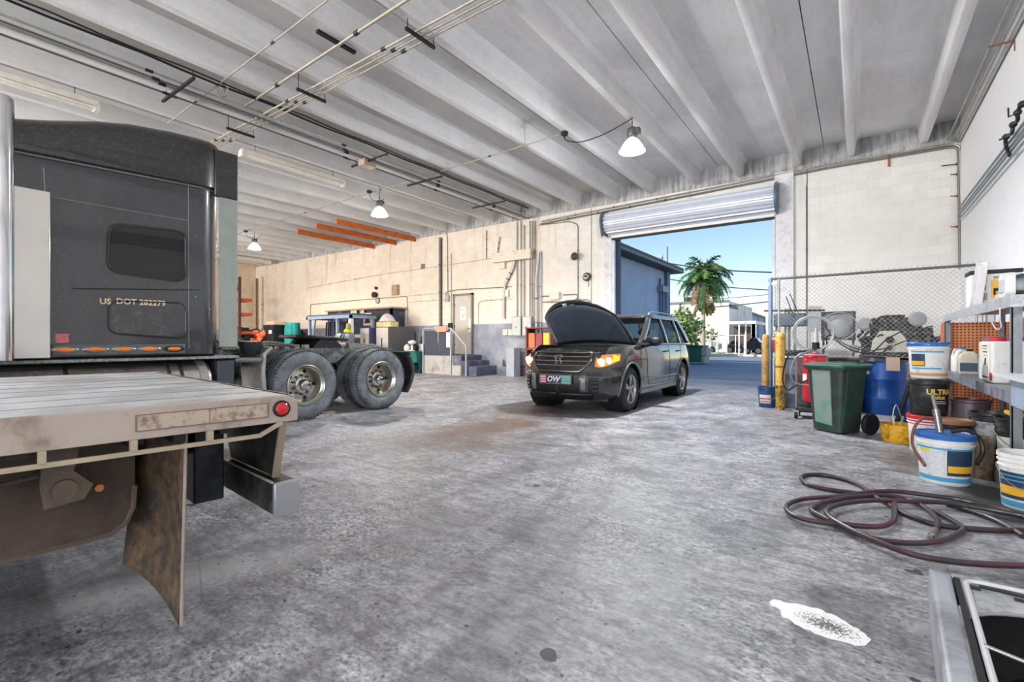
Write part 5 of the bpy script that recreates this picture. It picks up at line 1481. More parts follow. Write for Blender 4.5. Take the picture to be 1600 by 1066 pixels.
# ---- items on the middle shelf
ZM = .777
def jug(label, loc, w_, d_, h_, m, cap, lab=None, rz=0):
    t = thing('jug', label, 'jug', loc, rz)
    rings = []
    for z, q in ((0, .94), (.02, 1), (h_ * .62, 1), (h_ * .78, .86), (h_ * .9, .5), (h_ * .93, .34)):
        rings.append([Vector((a_ * (q if z > h_ * .7 else q), b__ * q, z)) for a_, b__ in rrect(w_, d_, min(w_, d_) * .22)])
    make('jug_body', MB().loft(rings), m, t)
    make('cap', MB().cyl((0, 0, h_ * .92), (0, 0, h_ * 1.0), w_ * .17, n=16), cap, t)
    make('jug_handle', MB().tube(smooth_path([(-w_ * .12, 0, h_ * .88), (-w_ * .38, 0, h_ * .92), (-w_ * .47, 0, h_ * .78), (-w_ * .44, 0, h_ * .6)], 4), w_ * .06, 8), m, t)
    if lab:
        for z0, z1, mm in lab:
            make('label', MB().box(-w_ * .4, w_ * .4, -d_ / 2 - .003, -d_ / 2 + .01, z0 * h_, z1 * h_), mm, t)
    return t
jug('white motor oil jug with blue label at the far end of the middle shelf', (1.12, 8.55, ZM), .20, .14, .32, PW, BLU, [(.15, .5, mat('blue_label', (50, 96, 160), .5))], radians(20))
jug('cream jug with crumpled dark label behind the large white container', (1.13, 8.10, ZM), .20, .14, .30, mat('cream_plastic', (214, 206, 186), .45), BLACK, [(.1, .45, NAVY)], radians(-15))
bg_ = thing('fluid_container', 'large white fluid container with printed label and red corner on the middle shelf', 'container', (1.04, 6.35, ZM))
make('container_body', MB().box(0, .34, 0, .62, 0, .40), PW, bg_, bevel=.02)
make('printed_label', MB().box(-.003, .0, .14, .48, .06, .38), mat('label_offwhite', (240, 238, 230), .5), bg_)
pieces('label_line', MB().box(-.005, 0, .18, .40, .35, .36).box(-.005, 0, .20, .38, .29, .30).box(-.005, 0, .20, .42, .04, .055).box(-.005, 0, .24, .30, .17, .235), NAVY, bg_)
pieces('label_stripe', MB().box(-.005, 0, .18, .44, .32, .335).box(-.005, 0, .20, .36, .255, .265), mat('label_yellow_stripe', (226, 206, 70), .5), bg_)
make('red_roundel', MB().cyl((-.006, .04, .06), (0, .04, .06), .04, n=20), mat('roundel_red', (196, 36, 50), .5), bg_)
for i, (x, y, c, lab) in enumerate(((.08, .30, (206, 44, 70), 'red tub lid on top of the large white container'), (.20, .12, (158, 40, 128), 'purple bottle cap on top of the large white container'), (.1, .52, (40, 120, 190), 'blue tub lid at the far side of the large white container'))):
    o = tag(make('tub_lid', MB().lathe([(.07, 0), (.075, .01), (.07, .035), (.001, .045)], (0, 0, 0), 24), mat('lid_colour_%d' % i, c, .35)), lab, 'lid')
    o.location = (1.04 + x, 6.35 + y, ZM + .401)
t = pail('pail', 'white pail with a red rim half hidden behind the near post on the middle shelf', (1.33, 5.72, ZM), .15, .33, PW, mat('red_lid', (196, 40, 52)), bail=False)
# ---- floor-level pails in and under the shelving
t = pail('pail', 'open black pail with white label and wire handle under the middle shelf', (1.12, 5.80, .13), .155, .40, PB, None, radians(0), rings=(.70, .80, .90), bands=[(.03, .24, -170, -60, mat('offwhite_label', (222, 222, 216), .5, var=.1, scale=40, dirt=(160, 160, 158), dfac=.3))])
t = thing('can', 'dented rusty beige metal can standing behind the blue-lidded pail', 'can', (.86, 5.78, 0))
make('can_body', MB().lathe([(.098, 0), (.102, .01), (.102, .34), (.095, .345), (.095, .33), (.001, .33)], (0, 0, 0), 30), mat('rusty_beige_tin', (168, 150, 128), .45, .4, var=.2, scale=5, dirt=(92, 60, 42), dfac=.5, dscale=9), t)
t = thing('canister', 'grey and maroon round canister under the middle shelf, left of the black pails', 'canister', (.95, 6.75, 0.13))
make('canister_body', MB().lathe([(.15, 0), (.15, .42), (.16, .43), (.16, .45), (.14, .45), (.14, .40), (.001, .40)], (0, 0, 0), 32), mat('maroon_grey', (96, 92, 96), .4, .3, var=.2, dirt=(96, 40, 56), dfac=.4, dscale=4), t)
make('inner_pail', MB().lathe([(.11, .40), (.12, .46), (.125, .46), (.115, .40)], (0, 0, 0), 28), mat('maroon', (92, 38, 54), .4), t)
t = pail('pail', 'black pail with torn multicoloured label behind the white-labelled black pail', (1.02, 6.28, .13), .15, .38, PB, None, 0, rings=(.88,), bands=[(.10, .30, -172, -80, mat('torn_label', (186, 192, 196), .5, var=.4, scale=26, dirt=(110, 40, 60), dfac=.35, dscale=7))])
t = thing('tray', 'yellow shallow tray with small parts on it on the black pail', 'tray', (1.20, 5.90, .535))
make('tray_pan', MB().box(-.14, .22, -.12, .12, 0, .035), mat('tray_yellow', (236, 190, 60), .5), t, bevel=.01)
o = tag(make('funnel_cup', MB().lathe([(.03, 0), (.045, .01), (.035, .05), (.015, .065)], (0, 0, 0), 16), PW), 'small white cup lying in the yellow tray', 'cup')
o.location = (1.20, 5.86, .571)
t = thing('jug', 'translucent grey square jug lying behind the yellow tray', 'jug', (1.34, 6.25, .13))
make('jug_body', MB().box(-.12, .2, -.1, .1, 0, .55), mat('smoky_plastic', (120, 118, 110), .3, var=.3, scale=9), t, bevel=.04)
t = pail('pail', 'white lidless pail with blue and yellow label at the right edge of the picture', (.985, 4.88, 0), .155, .385, PW, None, 0, rings=(.74, .84, .92),
    bands=[(.02, .06, -178, -20, SKYB), (.075, .26, -172, -60, NAVY), (.10, .16, -170, -62, YP), (.20, .21, -172, -60, SKYB), (.23, .24, -172, -60, SKYB)])
t = pail('pail', 'open dark pail behind the near post of the shelving, under the blue tray', (1.38, 5.15, 0), .16, .40, PB, None)
t = pail('pail', 'small blackened paint tin with brown rim behind the blue-lidded pail', (.76, 6.2, 0), .13, .42, mat('black_tin', (44, 42, 42), .4, .3), mat('brown_rim_lid', (150, 108, 80), .5), bail=False)

# ---- hose on the floor
def gpts(l, z=.016): return [tuple(GZ(x, y, z)) for x, y in l]
hm = mat('oily_hose_rubber', (46, 44, 46), .42, var=.2, scale=3, dirt=(92, 36, 52), dfac=.42, dscale=2.2, coat=.2)
hs = thing('air_hose', 'long dark rubber hose lying in loops on the floor at the right', 'hose', tuple(GZ(1350, 810)))
R_ = .0165
def hose(l, lift=None):
    pts = [GZ(x, y, R_ + (lift or 0)) for x, y in l]
    for i, p in enumerate(pts): p.z += .0
    mkw('hose_length', MB().tube(smooth_path(pts, 8), R_, 10), hm, hs)
hose([(1640, 831), (1600, 829), (1540, 828), (1470, 821), (1420, 806), (1385, 786), (1370, 778), (1355, 766), (1330, 753), (1290, 743), (1262, 742), (1252, 747), (1262, 757), (1290, 764), (1325, 769), (1360, 773)])
hose([(1620, 816), (1560, 795), (1500, 781), (1450, 774), (1400, 768), (1360, 769), (1310, 776), (1262, 779), (1235, 786), (1229, 796), (1245, 808), (1280, 816), (1320, 820), (1370, 823), (1395, 815), (1397, 795), (1398, 786)], .012)
hose([(1600, 806), (1540, 795), (1480, 786), (1430, 784), (1370, 782), (1320, 787), (1295, 795), (1294, 806), (1318, 822), (1350, 838), (1400, 858), (1440, 870), (1500, 879), (1560, 883), (1640, 885)], .022)
hose([(1458, 835), (1465, 822), (1462, 808), (1440, 790), (1410, 778), (1370, 774), (1320, 778), (1280, 787), (1268, 797), (1285, 808), (1310, 820), (1340, 835), (1380, 845), (1430, 849), (1470, 845), (1495, 835), (1505, 826), (1490, 815), (1460, 798)], .006)
hose([(1600, 838), (1560, 815), (1520, 800), (1480, 788)], .0)
f_ = GZ(1457, 838, .03)
mkw('brass_fitting', MB().cyl(GZ(1461, 829, .03), GZ(1456, 838, .026), .020, n=12).cyl(GZ(1457, 836, .026), GZ(1453, 841, .022), .015, n=6), mat('dull_steel', (150, 148, 146)), hs)

# ---- drain caddy bottom right
dc = thing('drain_caddy', 'grey plastic oil drain caddy with a black basin in the bottom right corner', 'drain pan', (.215, 1.69, 0), radians(-3))
CG = mat('caddy_grey', (176, 178, 182), .5, var=.08, scale=4, dirt=(92, 90, 94), dfac=.4, dscale=6)
HT = .205
def ov(z, s_, n=40):
    return [Vector((.52 + .49 * s_ * (abs(cos(2 * pi * k / n)) ** .75) * (1 if cos(2 * pi * k / n) >= 0 else -1), .40 + .44 * s_ * (abs(sin(2 * pi * k / n)) ** .75) * (1 if sin(2 * pi * k / n) >= 0 else -1), z)) for k in range(n)]
outr = []
for k in range(40):
    a = 2 * pi * k / 40
    cx_, sx2 = cos(a), sin(a)
    m_ = max(abs(cx_), abs(sx2))
    outr.append(Vector((.60 + .54 * cx_ / m_, .42 + .58 * sx2 / m_, HT)))
mb = MB().loft([outr, ov(HT - .004, 1.10), ov(HT - .020, 1.02)], caps=False)
make('top_deck', mb, CG, dc, solid=.006)
make('basin', MB().loft([ov(HT - .020, 1.02), ov(HT - .10, .97), ov(.03, .8)], caps=False).add(ov(.03, .8), [tuple(range(40))]), mat('oily_black_basin', (9, 9, 11), .45, var=.2, spec=.15, dirt=(26, 44, 50), dfac=.1, dscale=30), dc)
make('basin_lip', MB().tube(ov(HT - .018, 1.02), .006, 6, closed=True), mat('lip_grey', (150, 150, 152), .4), dc)
make('side_wall', MB().box(-.02, .05, -.05, 1.02, 0, HT + .015), mat('caddy_side', (170, 174, 182), .45, var=.08, dirt=(110, 110, 114), dfac=.3), dc, bevel=.018, segs=3)
make('side_wall', MB().box(.05, .98, .98, 1.04, 0, HT), CG, dc, bevel=.01)
make('groove', MB().box(.056, .075, .0, .98, HT - .004, HT + .004), BLACK, dc)
make('raised_rim', MB().tube(rounded([(.09, .05, HT + .004), (.09, .97, HT + .004), (.5, 1.0, HT + .004), (.96, .98, HT + .004)], .04), .010, 8), mat('pale_rim_plastic', (206, 208, 212), .4), dc)
make('slot', MB().box(.13, .40, .93, .955, HT - .002, HT + .006), BLACK, dc)
make('slot', MB().box(.22, .36, .885, .905, HT - .002, HT + .006), BLACK, dc)
make('slot', MB().box(.10, .13, .90, .93, HT - .002, HT + .006), BLACK, dc)
make('strainer_rod', MB().cyl((.09, .42, HT + .012), (.75, .16, HT + .012), .006), mat('rod_steel', (170, 172, 174), .35, .7), dc)
make('corner_cap', MB().cyl((.015, 1.0, HT), (.015, 1.0, HT + .03), .03, n=14), mat('grey_cap', (120, 122, 124), .4), dc)
make('filler_cap', MB().lathe([(.04, 0), (.045, .02), (.04, .035), (.001, .04)], (.55, .95, HT), 20), mat('cream_cap', (214, 208, 200), .5), dc)

# ---- white spill
mb = MB(); rn = random.Random(11); ring = []
A_, B_ = GZ(1206, 940), GZ(1355, 1005)
ax = (B_ - A_); ln = ax.length; ax.normalize(); ay = Vector((-ax.y, ax.x, 0))
N_ = 60
for k in range(N_):
    t_ = 2 * pi * k / N_
    u = .5 - .5 * cos(t_)
    tb = [(0, .025), (.08, .045), (.14, .040), (.25, .085), (.45, .105), (.7, .092), (.9, .075), (1.0, .045)]
    wv = next(a[1] + (b_[1] - a[1]) * (u - a[0]) / (b_[0] - a[0]) for a, b_ in zip(tb, tb[1:]) if u <= b_[0] + 1e-6) * (1 if sin(t_) >= 0 else -1) * (abs(sin(t_)) ** .18)
    ring.append(A_ + ax * (ln * (u * 1.02 - .01)) + ay * (wv + rn.uniform(-.008, .008)) + Vector((0, 0, .0)))
for p in ring: p.z = 0
base = A_.copy()
ms, n, b, o_ = base_mat('white_blotch')
v = coords(n)
f1 = noise(n, v, 95, 4, .8)
tcs = N(n, 'ShaderNodeTexCoord'); ms2 = N(n, 'ShaderNodeMapping', vector_type='TEXTURE'); L(n, tcs.outputs['Object'], ms2.inputs[0])
ctr = (A_ + (B_ - A_) * .62) - base
ms2.inputs['Location'].default_value = tuple(ctr); ms2.inputs['Rotation'].default_value = (0, 0, atan2(ax.y, ax.x)); ms2.inputs['Scale'].default_value = (ln * .36, .075, 1)
ln_ = N(n, 'ShaderNodeVectorMath', operation='LENGTH'); L(n, ms2.outputs[0], ln_.inputs[0])
k_ = ramp(n, math_(n, 'ADD', f1, math_(n, 'MULTIPLY', ln_.outputs['Value'], .24)), [(.58, 0.0), (.66, 1.0)])
L(n, mix(n, k_, lin((112, 110, 110)), lin((250, 250, 250))), b.inputs['Base Color']); b.inputs['Roughness'].default_value = .8
bottom = [p - base for p in ring]
o = make('blotch', MB().loft([[p + Vector((0, 0, .0005)) for p in bottom], [p + Vector((0, 0, .0025)) for p in bottom]]), ms)  # thin speckled white sheet lying on the floor
o.location = base
tag(o, 'long speckled white spill on the bare floor left of the drain caddy', 'blotch')
# ================================================================== wall_back: conduits, panels, stairs, door
YW = WB - .03
def W_(px, py, off=.03): return PY(px, py, WB - off)
def conduit(label, pix, r=.014, m=None, off=.03, straps=2, cat='conduit', group=None, name='conduit'):
    pts = [W_(x, y, off) for x, y in pix]
    t = thing(name, label, cat, tuple(pts[0]), group=group)
    mkw('pipe_run', MB().tube(rounded(pts, .09), r, 8), m or GALV, t)
    if straps:
        for i in range(straps):
            a, b = max(zip(pts, pts[1:]), key=lambda q: (q[1] - q[0]).length)
            p = a.lerp(b, (i + 1) / (straps + 1)); d = (b - a).normalized()
            mkw('pipe_strap', MB().cyl(p - d * .012, p + d * .012, r * 1.5, n=8), DARK, t)
    return t
WG = mat('wall_conduit_grey', (122, 118, 112), .45, .35, var=.15)
# vertical bundle over the breaker panels
xs = [(808, 346, 400, 495), (814, 346, 400, 495), (819, 352, 400, 495), (828, 345, 400, 494), (832, 345, 400, 494), (836, 345, 400, 494)]
words_ = ['first from the left', 'second from the left', 'third from the left', 'fourth from the left', 'fifth from the left', 'rightmost']
for (x, y0, y1, y2), w__ in zip(xs, words_):
    conduit('thin vertical conduit above the breaker panels, %s of the six' % w__, [(x, y0), (x, y2)], .016, WG, .05, 2, group='conduits above the breaker panels')
conduit('tall conduit right of the breaker panels running down to the floor', [(845, 392), (844, 560)], .022, mat('conduit_silver_blue', (176, 178, 184), .4, .6), .06)
conduit('pale fat pipe rising beside the tall conduit to the gutter end', [(842, 394), (841, 405), (838, 430), (838, 540)], .04, mat('fat_pale_pipe', (206, 202, 200), .45, .2), .08)
conduit('grey pipe with a bend descending left of the breaker panels', [(804, 408), (802, 418), (789, 445), (787, 470), (787, 498)], .045, mat('fat_grey_pipe', (196, 192, 186), .45, .3), .07)
t = conduit('twin dark downpipe beside the stairs reaching the floor', [(687, 371), (687, 500), (687, 582)], .035, mat('dark_downpipe', (128, 124, 120), .5, .3), .07)
mkw('pipe_run', MB().tube([W_(690, 372, .03), W_(690, 582, .03)], .02, 8), DARK, t)
conduit('thin conduit with a swan neck hanging from the beam end left of the service door', [(690, 361), (697, 362), (699, 372), (699, 400), (700, 470)], .012, BROWNP, .03)
conduit('thin conduit dropping beside the service door to the door controls', [(705, 396), (705, 515)], .010, WG, .03)
conduit('short conduit dropping to the cable gutter line', [(760, 360), (760, 404)], .014, WG)
conduit('short dark slanted conduit above the cable gutter', [(781, 370), (777, 398)], .018, WG, .05)
conduit('long horizontal conduit sloping across the wall at half height left of the gutter', [(480, 450), (600, 428), (693, 415), (772, 403)], .016, CREAMP)
conduit('horizontal conduit above the service door with a drop on its left end', [(696, 465), (697, 456), (712, 453), (786, 449), (799, 448)], .014, WG)
conduit('lower long horizontal conduit running left to the clutter', [(640, 462), (693, 458), (712, 455)], .012, CREAMP)
conduit('horizontal conduit left of the service door ending at a small box', [(640, 472), (697, 468)], .012, CREAMP)
conduit('conduit making a square turn over the left clutter', [(485, 500), (485, 476), (560, 469), (636, 463), (637, 500)], .013, WG)
conduit('conduit with a rounded corner right of the service door', [(747, 507), (747, 474), (752, 470), (800, 467)], .012, CREAMP)
conduit('high conduit bending down past the round horn speaker', [(842, 352), (890, 346), (903, 351), (903, 475)], .014, WG)
conduit('horizontal conduit between gutter end and wall box', [(845, 463), (860, 463)], .014, WG)
conduit('horizontal conduit below the round meter ending behind the raised hood', [(880, 461), (902, 460), (903, 466), (892, 472), (848, 472)], .016, WG)
conduit('low conduit curving down behind the raised hood', [(884, 470), (918, 468), (923, 472), (923, 480)], .014, WG)
conduit('horizontal pipe along the wall head above the roll-up door', [(845, 350), (1100, 301), (1300, 261), (1487, 229), (1497, 232), (1498, 250), (1500, 420)], .026, WG, .06, 4)
conduit('second thinner pipe along the wall head above the roll-up door', [(845, 346), (1100, 296), (1300, 256), (1487, 225), (1500, 228), (1502, 320)], .018, GALV, .09, 3)
conduit('thin conduit on the joint line right of the roll-up door', [(1260, 290), (1260, 490)], .010, WG, .02, 1)
# gutter box and boxes
def wbox(name, label, cat, x0, y0, x1, y1, d, m, off=0, bevel=.006):
    a, b = W_(x0, y0, 0), W_(x1, y1, 0)
    o = make(name, MB().box(0, b.x - a.x, -d, 0, b.z - a.z, 0), m, bevel=bevel)
    o.location = (a.x, WB - off, a.z)
    return tag(o, label, cat)
CRM = mat('cream_box_paint', (226, 216, 200), .5, var=.08, dirt=(150, 130, 110), dfac=.2)
wbox('cable_gutter', 'long cream cable gutter box on the wall above the vertical conduits', 'electrical box', 775, 398, 835, 405, .16, CRM, .10)
PG = mat('panel_grey', (158, 162, 162), .45, .2, var=.08)
for x0, x1, lab in ((804, 818, 'grey breaker panel, left of the two below the vertical conduits'), (820, 834, 'grey breaker panel, right of the two below the vertical conduits')):
    a, b = W_(x0, 495, 0), W_(x1, 525, 0)
    t = thing('breaker_panel', lab, 'electrical panel', (a.x, WB, b.z))
    make('cabinet', MB().box(0, b.x - a.x, -.16, 0, 0, a.z - b.z), PG, t, bevel=.008)
    make('panel_door', MB().box(.02, b.x - a.x - .02, -.172, -.16, .03, a.z - b.z - .03), mat('panel_door_grey', (170, 174, 174), .4, .2), t, bevel=.004)
    make('latch', MB().cyl(((b.x - a.x) / 2, -.185, (a.z - b.z) * .45), ((b.x - a.x) / 2, -.17, (a.z - b.z) * .45), .016), DARK, t)
wbox('switch_box', 'small cream switch box with open front left of the breaker panels', 'electrical box', 789, 453, 796, 464, .08, CRM)
wbox('junction_box', 'small pale box hanging under the gutter at its left end', 'electrical box', 782, 407, 791, 420, .10, CRM)
wbox('outlet_box', 'small yellowish outlet box with a lit front near the breaker panels', 'electrical box', 796, 515, 802, 524, .08, mat('outlet_yellow', (222, 214, 190), .4))
wbox('outlet_box', 'small pale box left of the yellowish outlet box', 'electrical box', 787, 515, 794, 524, .06, CRM)
wbox('junction_box', 'cream wall box between two conduits, left of the raised hood', 'electrical box', 861, 458, 876, 468, .12, CRM)
wbox('junction_box', 'small grey conduit box left of the service door', 'electrical box', 697, 462, 703, 471, .08, PG)
wbox('electrical_box', 'tan box with conduit on the wall above the left clutter', 'electrical box', 615, 446, 624, 461, .12, mat('tan_box', (170, 148, 118), .5))
wbox('wall_block', 'square dark patch of blocks in the upper wall left of the vertical bundle', 'box', 659, 413, 664, 420, .05, WG)
wbox('light_switch', 'white switch on the blue-grey wall band left of the stairs', 'switch', 680, 511, 684, 516, .04, WHITEP)
# horn speaker and meter
t = thing('horn_speaker', 'round dark horn speaker on a conduit left of the roll-up door', 'speaker', tuple(W_(902, 402, 0)))
make('horn', MB().lathe([(.04, -.02), (.05, -.10), (.085, -.17), (.125, -.19), (.125, -.20), (.09, -.18), (.03, -.12), (.001, -.14)], (0, 0, 0), 26, 'y'), mat('dark_grey_horn', (78, 78, 80), .4), t)
make('bracket', MB().box(-.02, .02, -.1, 0, -.04, .04), DARK, t)
t = thing('electric_meter', 'round electric meter with glass face on the wall left of the roll-up door', 'meter', tuple(W_(918, 433, 0)))
make('meter_ring', MB().lathe([(.12, 0), (.13, -.02), (.13, -.08), (.10, -.10), (.001, -.10)], (0, 0, 0), 28, 'y'), mat('meter_dark', (64, 70, 74), .3, .3), t)
make('dial', MB().cyl((0, -.10, 0), (0, -.13, 0), .085, n=24), mat('meter_dial', (176, 180, 180), .15, 0, coat=.8), t)
make('register', MB().box(-.045, .045, -.135, -.13, -.02, .05), DARK, t)
make('cable_tail', MB().tube(smooth_path([(.04, -.02, -.12), (.05, -.03, -.2), (.04, -.03, -.32)], 4), .008, 6), DARK, t)
# rust-marked brackets at the right corner
for i, (y, lab) in enumerate(((256, 'long thin wire bracket at the top of the corner pipe'), (272, 'small bracket on the corner pipe, second from the top'), (306, 'rusty bracket on the corner pipe, third from the top'), (354, 'orange rusty bracket on the corner pipe, fourth from the top'))):
    a = W_(1497, y, .06)
    o = tag(make('bracket', MB().tube([(0, 0, 0), (-.12 - (.14 if i == 0 else 0), -.01, .01)], .010, 6).ball((-.02, 0, 0), .025, 8), mat('rusty_iron' if i > 1 else 'dark_iron', (132, 84, 52) if i > 1 else (84, 78, 74), .7)), lab, 'bracket')
    o.location = a
o = tag(make('hanger_strap', MB().box(-.02, .02, -.012, 0, -.22, .04), mat('rust_orange', (172, 100, 62), .8)), 'rusty hanger strap under the wall head pipe right of the roll-up door', 'bracket')
o.location = W_(1389, 245, .03)
# service door (door_1)
a, b = W_(712, 463, 0), W_(738, 558, 0)
dw = b.x - a.x; dh = a.z - b.z
d1 = make('door_1', MB().box(0, dw, -.05, .0, 0, dh), mat('tan_door_paint', (190, 184, 176), .5, var=.06, dirt=(150, 140, 128), dfac=.2), bevel=.006)
d1.location = (a.x, WB - .01, b.z); d1['kind'] = 'structure'
make('door_frame', MB().box(-.07, 0, -.08, .01, -.02, dh + .07).box(dw, dw + .07, -.08, .01, -.02, dh + .07).box(-.07, dw + .07, -.08, .01, dh, dh + .07), mat('dark_door_frame', (120, 116, 112), .5), d1)
make('door_handle', MB().cyl((dw - .08, -.05, dh * .46), (dw - .08, -.12, dh * .46), .025).box(dw - .19, dw - .07, -.125, -.11, dh * .46 - .012, dh * .46 + .012), GALV, d1)
make('kick_plate', MB().box(dw - .13, dw - .02, -.055, -.05, dh * .4, dh * .62), mat('bright_plate', (232, 228, 222), .4), d1)
for z in (.2, .5, .85): make('hinge', MB().box(-.02, .02, -.065, -.045, dh * z - .05, dh * z + .05), DARK, d1)
# door notice drawn as two small arcs and a stroke
nz = MB().box(.28, .56, -.054, -.05, dh * .60, dh * .82)
nt_ = make('door_notice', nz, mat('notice_white', (232, 226, 216), .6, var=.05), d1)
make('notice_mark', MB().tube([(.34, -.056, dh * .66), (.40, -.056, dh * .64), (.50, -.056, dh * .70)], .012, 5).tube([(.32, -.056, dh * .76), (.42, -.056, dh * .78), (.48, -.056, dh * .75)], .008, 5), mat('notice_brown', (142, 120, 102), .6), nt_)
# stairs and landing
st_x0, st_x1 = W_(664, 560).x, W_(728, 560).x
LB = .80
sbm = mat('stair_grey', (184, 180, 176), .7, var=.12, scale=3, dirt=(130, 126, 124), dfac=.35)
sdk = mat('stair_blue_grey', (84, 86, 108), .7, var=.15, dirt=(140, 140, 150), dfac=.3)
stt = thing('stairs', 'grey block landing with blue-grey steps up to the service door', 'stairs', (-12.9, 12.2, 0))
mkw('landing_block', MB().box(-12.85, -11.35, 12.30, WB, 0, .66), sbm, stt, bevel=.01)
mkw('landing_top', MB().box(-12.85, -11.35, 12.30, WB, .66, .70), sdk, stt)
for i in range(3):
    h_ = .70 - (i + 1) * .18
    mkw('step', MB().box(-11.35 + i * .34, -11.01 + i * .34, 12.34, WB, 0, h_ + .16 - .02 * 0), sdk, stt, bevel=.006)
mkw('side_slab', MB().box(-11.35, -10.95, 12.24, 12.34, 0, .34), sbm, stt)
HR = mat('handrail_grey', (170, 172, 178), .45, .3)
hr = pieces('handrail', MB().tube(rounded([(-12.78, 12.26, 0), (-12.78, 12.26, 1.62), (-11.42, 12.26, 1.62)], .03), .025, 8).tube(rounded([(-11.42, 12.26, 0), (-11.42, 12.26, 1.62), (-10.72, 12.26, 1.0), (-10.72, 12.26, 0.0)], .03), .03, 8), HR, stt, mkw)
mkw('screen_panel', MB().box(-12.72, -12.10, 12.28, 12.30, .70, 1.55), mat('dark_screen', (60, 62, 78), .6), stt)
mkw('screen_panel', MB().box(-12.02, -11.48, 12.28, 12.30, .70, 1.55), mat('dark_screen', (60, 62, 78)), stt)
o = tag(make('tag_sign', MB().box(-.24, .24, -.01, 0, -.10, .10), mat('salmon_sign', (224, 150, 124), .6)), 'small salmon coloured sign on the stair handrail', 'sign'); o.location = (-11.85, 12.23, 1.60)
o = tag(make('notice_card', MB().box(-.09, .09, -.01, 0, -.26, .26).box(-.06, .0, -.014, -.01, -.2, -.1), mat('pale_card', (222, 214, 206), .6, var=.2, scale=12)), 'pale card with a red mark hanging on the stair post', 'card'); o.location = (-11.50, 12.22, 1.22)
o = tag(make('shutoff_pipe', MB().tube(rounded([(-8.0 + -2.0, WB - .06, .30), (-10.0, WB - .06, .55), (-9.98, WB - .06, .32), (-8.6, WB - .06, .30), (-8.6, WB - .06, 0)], .05), .02, 8), mat('dark_rail_pipe', (70, 68, 78), .5)), 'dark low pipe along the wall base right of the stairs', 'pipe')
wbox('control_box', 'small black control box beside the service door under its conduit', 'electrical box', 702, 505, 708, 516, .08, BLACK)
wbox('blue_post_box', 'dark blue slim cabinet at the wall behind the left front of the SUV', 'cabinet', 829, 528, 837, 548, .2, mat('blue_dark_box', (58, 60, 82), .5))
bx_ = tag(make('bin', MB().box(-.16, .16, -.2, .2, 0, .95), mat('pale_grey_bin', (168, 172, 182), .5, var=.1), bevel=.01), 'pale grey upright metal bin standing left of the SUV headlamp', 'bin'); bx_.location = (-9.35, 13.1, 0)
# orange-red shelf of oil bottles behind SUV
ot = thing('parts_rack', 'red-brown rack with coloured boxes at the wall behind the raised hood', 'rack', (-8.6, 13.1, 0))
make('rack_frame', MB().box(-.1, .85, -.25, .25, 0, .1).box(-.1, .85, -.25, .25, .9, .95).box(-.1, -.05, -.25, .25, 0, 1.62).box(.8, .85, -.25, .25, 0, 1.62).box(-.1, .85, -.25, .25, 1.58, 1.62), mat('red_brown_frame', (126, 62, 54), .5), ot)
for i, (c, lab) in enumerate((((208, 112, 66), 'orange'), ((150, 52, 70), 'maroon'), ((206, 196, 70), 'lime yellow'))):
    o = tag(make('box', MB().box(0, .24, -.2, .15, 0, .48), mat('rack_box_%d' % i, c, .5, var=.2), bevel=.01), '%s box on the rack behind the raised hood' % lab, 'box'); o.location = (-8.62 + .28 * i, 13.1, .955)
# roof timbers
OR_ = mat('orange_timber', (206, 112, 52), .6, var=.15, scale=4, dirt=(150, 76, 34), dfac=.35)
for (a, b), w__ in zip((((468, 361), (592, 388)), ((497, 352), (621, 381)), ((528, 345), (653, 376))), ('leftmost', 'middle', 'rightmost')):
    p, q = GZ(*a, ZB - .10), GZ(*b, ZB - .10)
    xm = (p.x + q.x) / 2
    o = tag(make('timber', MB().box(-.03, .03, 0, WB - p.y, -.10, .095), OR_, bevel=.004), 'orange timber under the ceiling beams, %s of the three' % w__, 'timber', 'orange timbers under the ceiling')
    o.location = (xm, p.y, ZB - .10)

# ================================================================== clutter along wall_back at the left
def at(px, Y): return PY(px, 533, Y).x
# pallet rack at the far left corner
pr = thing('pallet_rack', 'tall narrow brown pallet rack with orange shelves at the far left corner', 'rack', (at(368, 11.2), 11.2, 0))
rx = .42
RK = mat('rack_brown', (84, 54, 44), .5, var=.2)
RO = mat('rack_orange', (196, 84, 50), .5, var=.15)
for x in (-rx, rx):
    make('upright', MB().box(x - .05, x + .05, -.05, .05, 0, 4.3), RK, pr)
for z in (3.2, 2.5, 1.6, .9): make('shelf_beam', MB().box(-rx, rx, -.06, .6, z - .08, z + .06), RO, pr)
pieces('brace', MB().beam((-rx, 0, 2.5), (rx, 0, 4.1), .04, .04).beam((rx, 0, 1.5), (-rx, 0, 2.5), .04, .04).beam((-rx, 0, 3.9), (rx, 0, 3.95), .04, .04), RK, pr)
def lump(name, label, cat, loc, r, n, cols, seed, h=1.0, size=.12):
    """heap of separate bits as one uncountable pile"""
    rn = random.Random(seed); mb = MB()
    for k in range(n):
        p = Vector((rn.uniform(-r, r), rn.uniform(-r * .5, r * .5), rn.random() ** 1.4 * h + .06))
        s_ = size * rn.uniform(.5, 1.2)
        if k % 2: mb.ball(p, s_, 8, (rn.uniform(.6, 1.3), 1, rn.uniform(.5, 1.1)))
        else: mb.cbox(p, (s_ * 1.6, s_, s_ * 1.2), Matrix.Rotation(rn.random() * 3, 3, 'Z') @ Matrix.Rotation(rn.random(), 3, 'X'))
    o = make(name, mb, cols); o.location = loc
    return tag(o, label, cat, kind='stuff')
lump('scrap_pile', 'dark heap of hoses and parts on the floor by the pallet rack', 'pile', (at(396, 12.2), 12.2, 0), .9, 60, mat('pile_dark', (38, 37, 40), .5, var=.5, scale=9), 3, 1.75, .22)
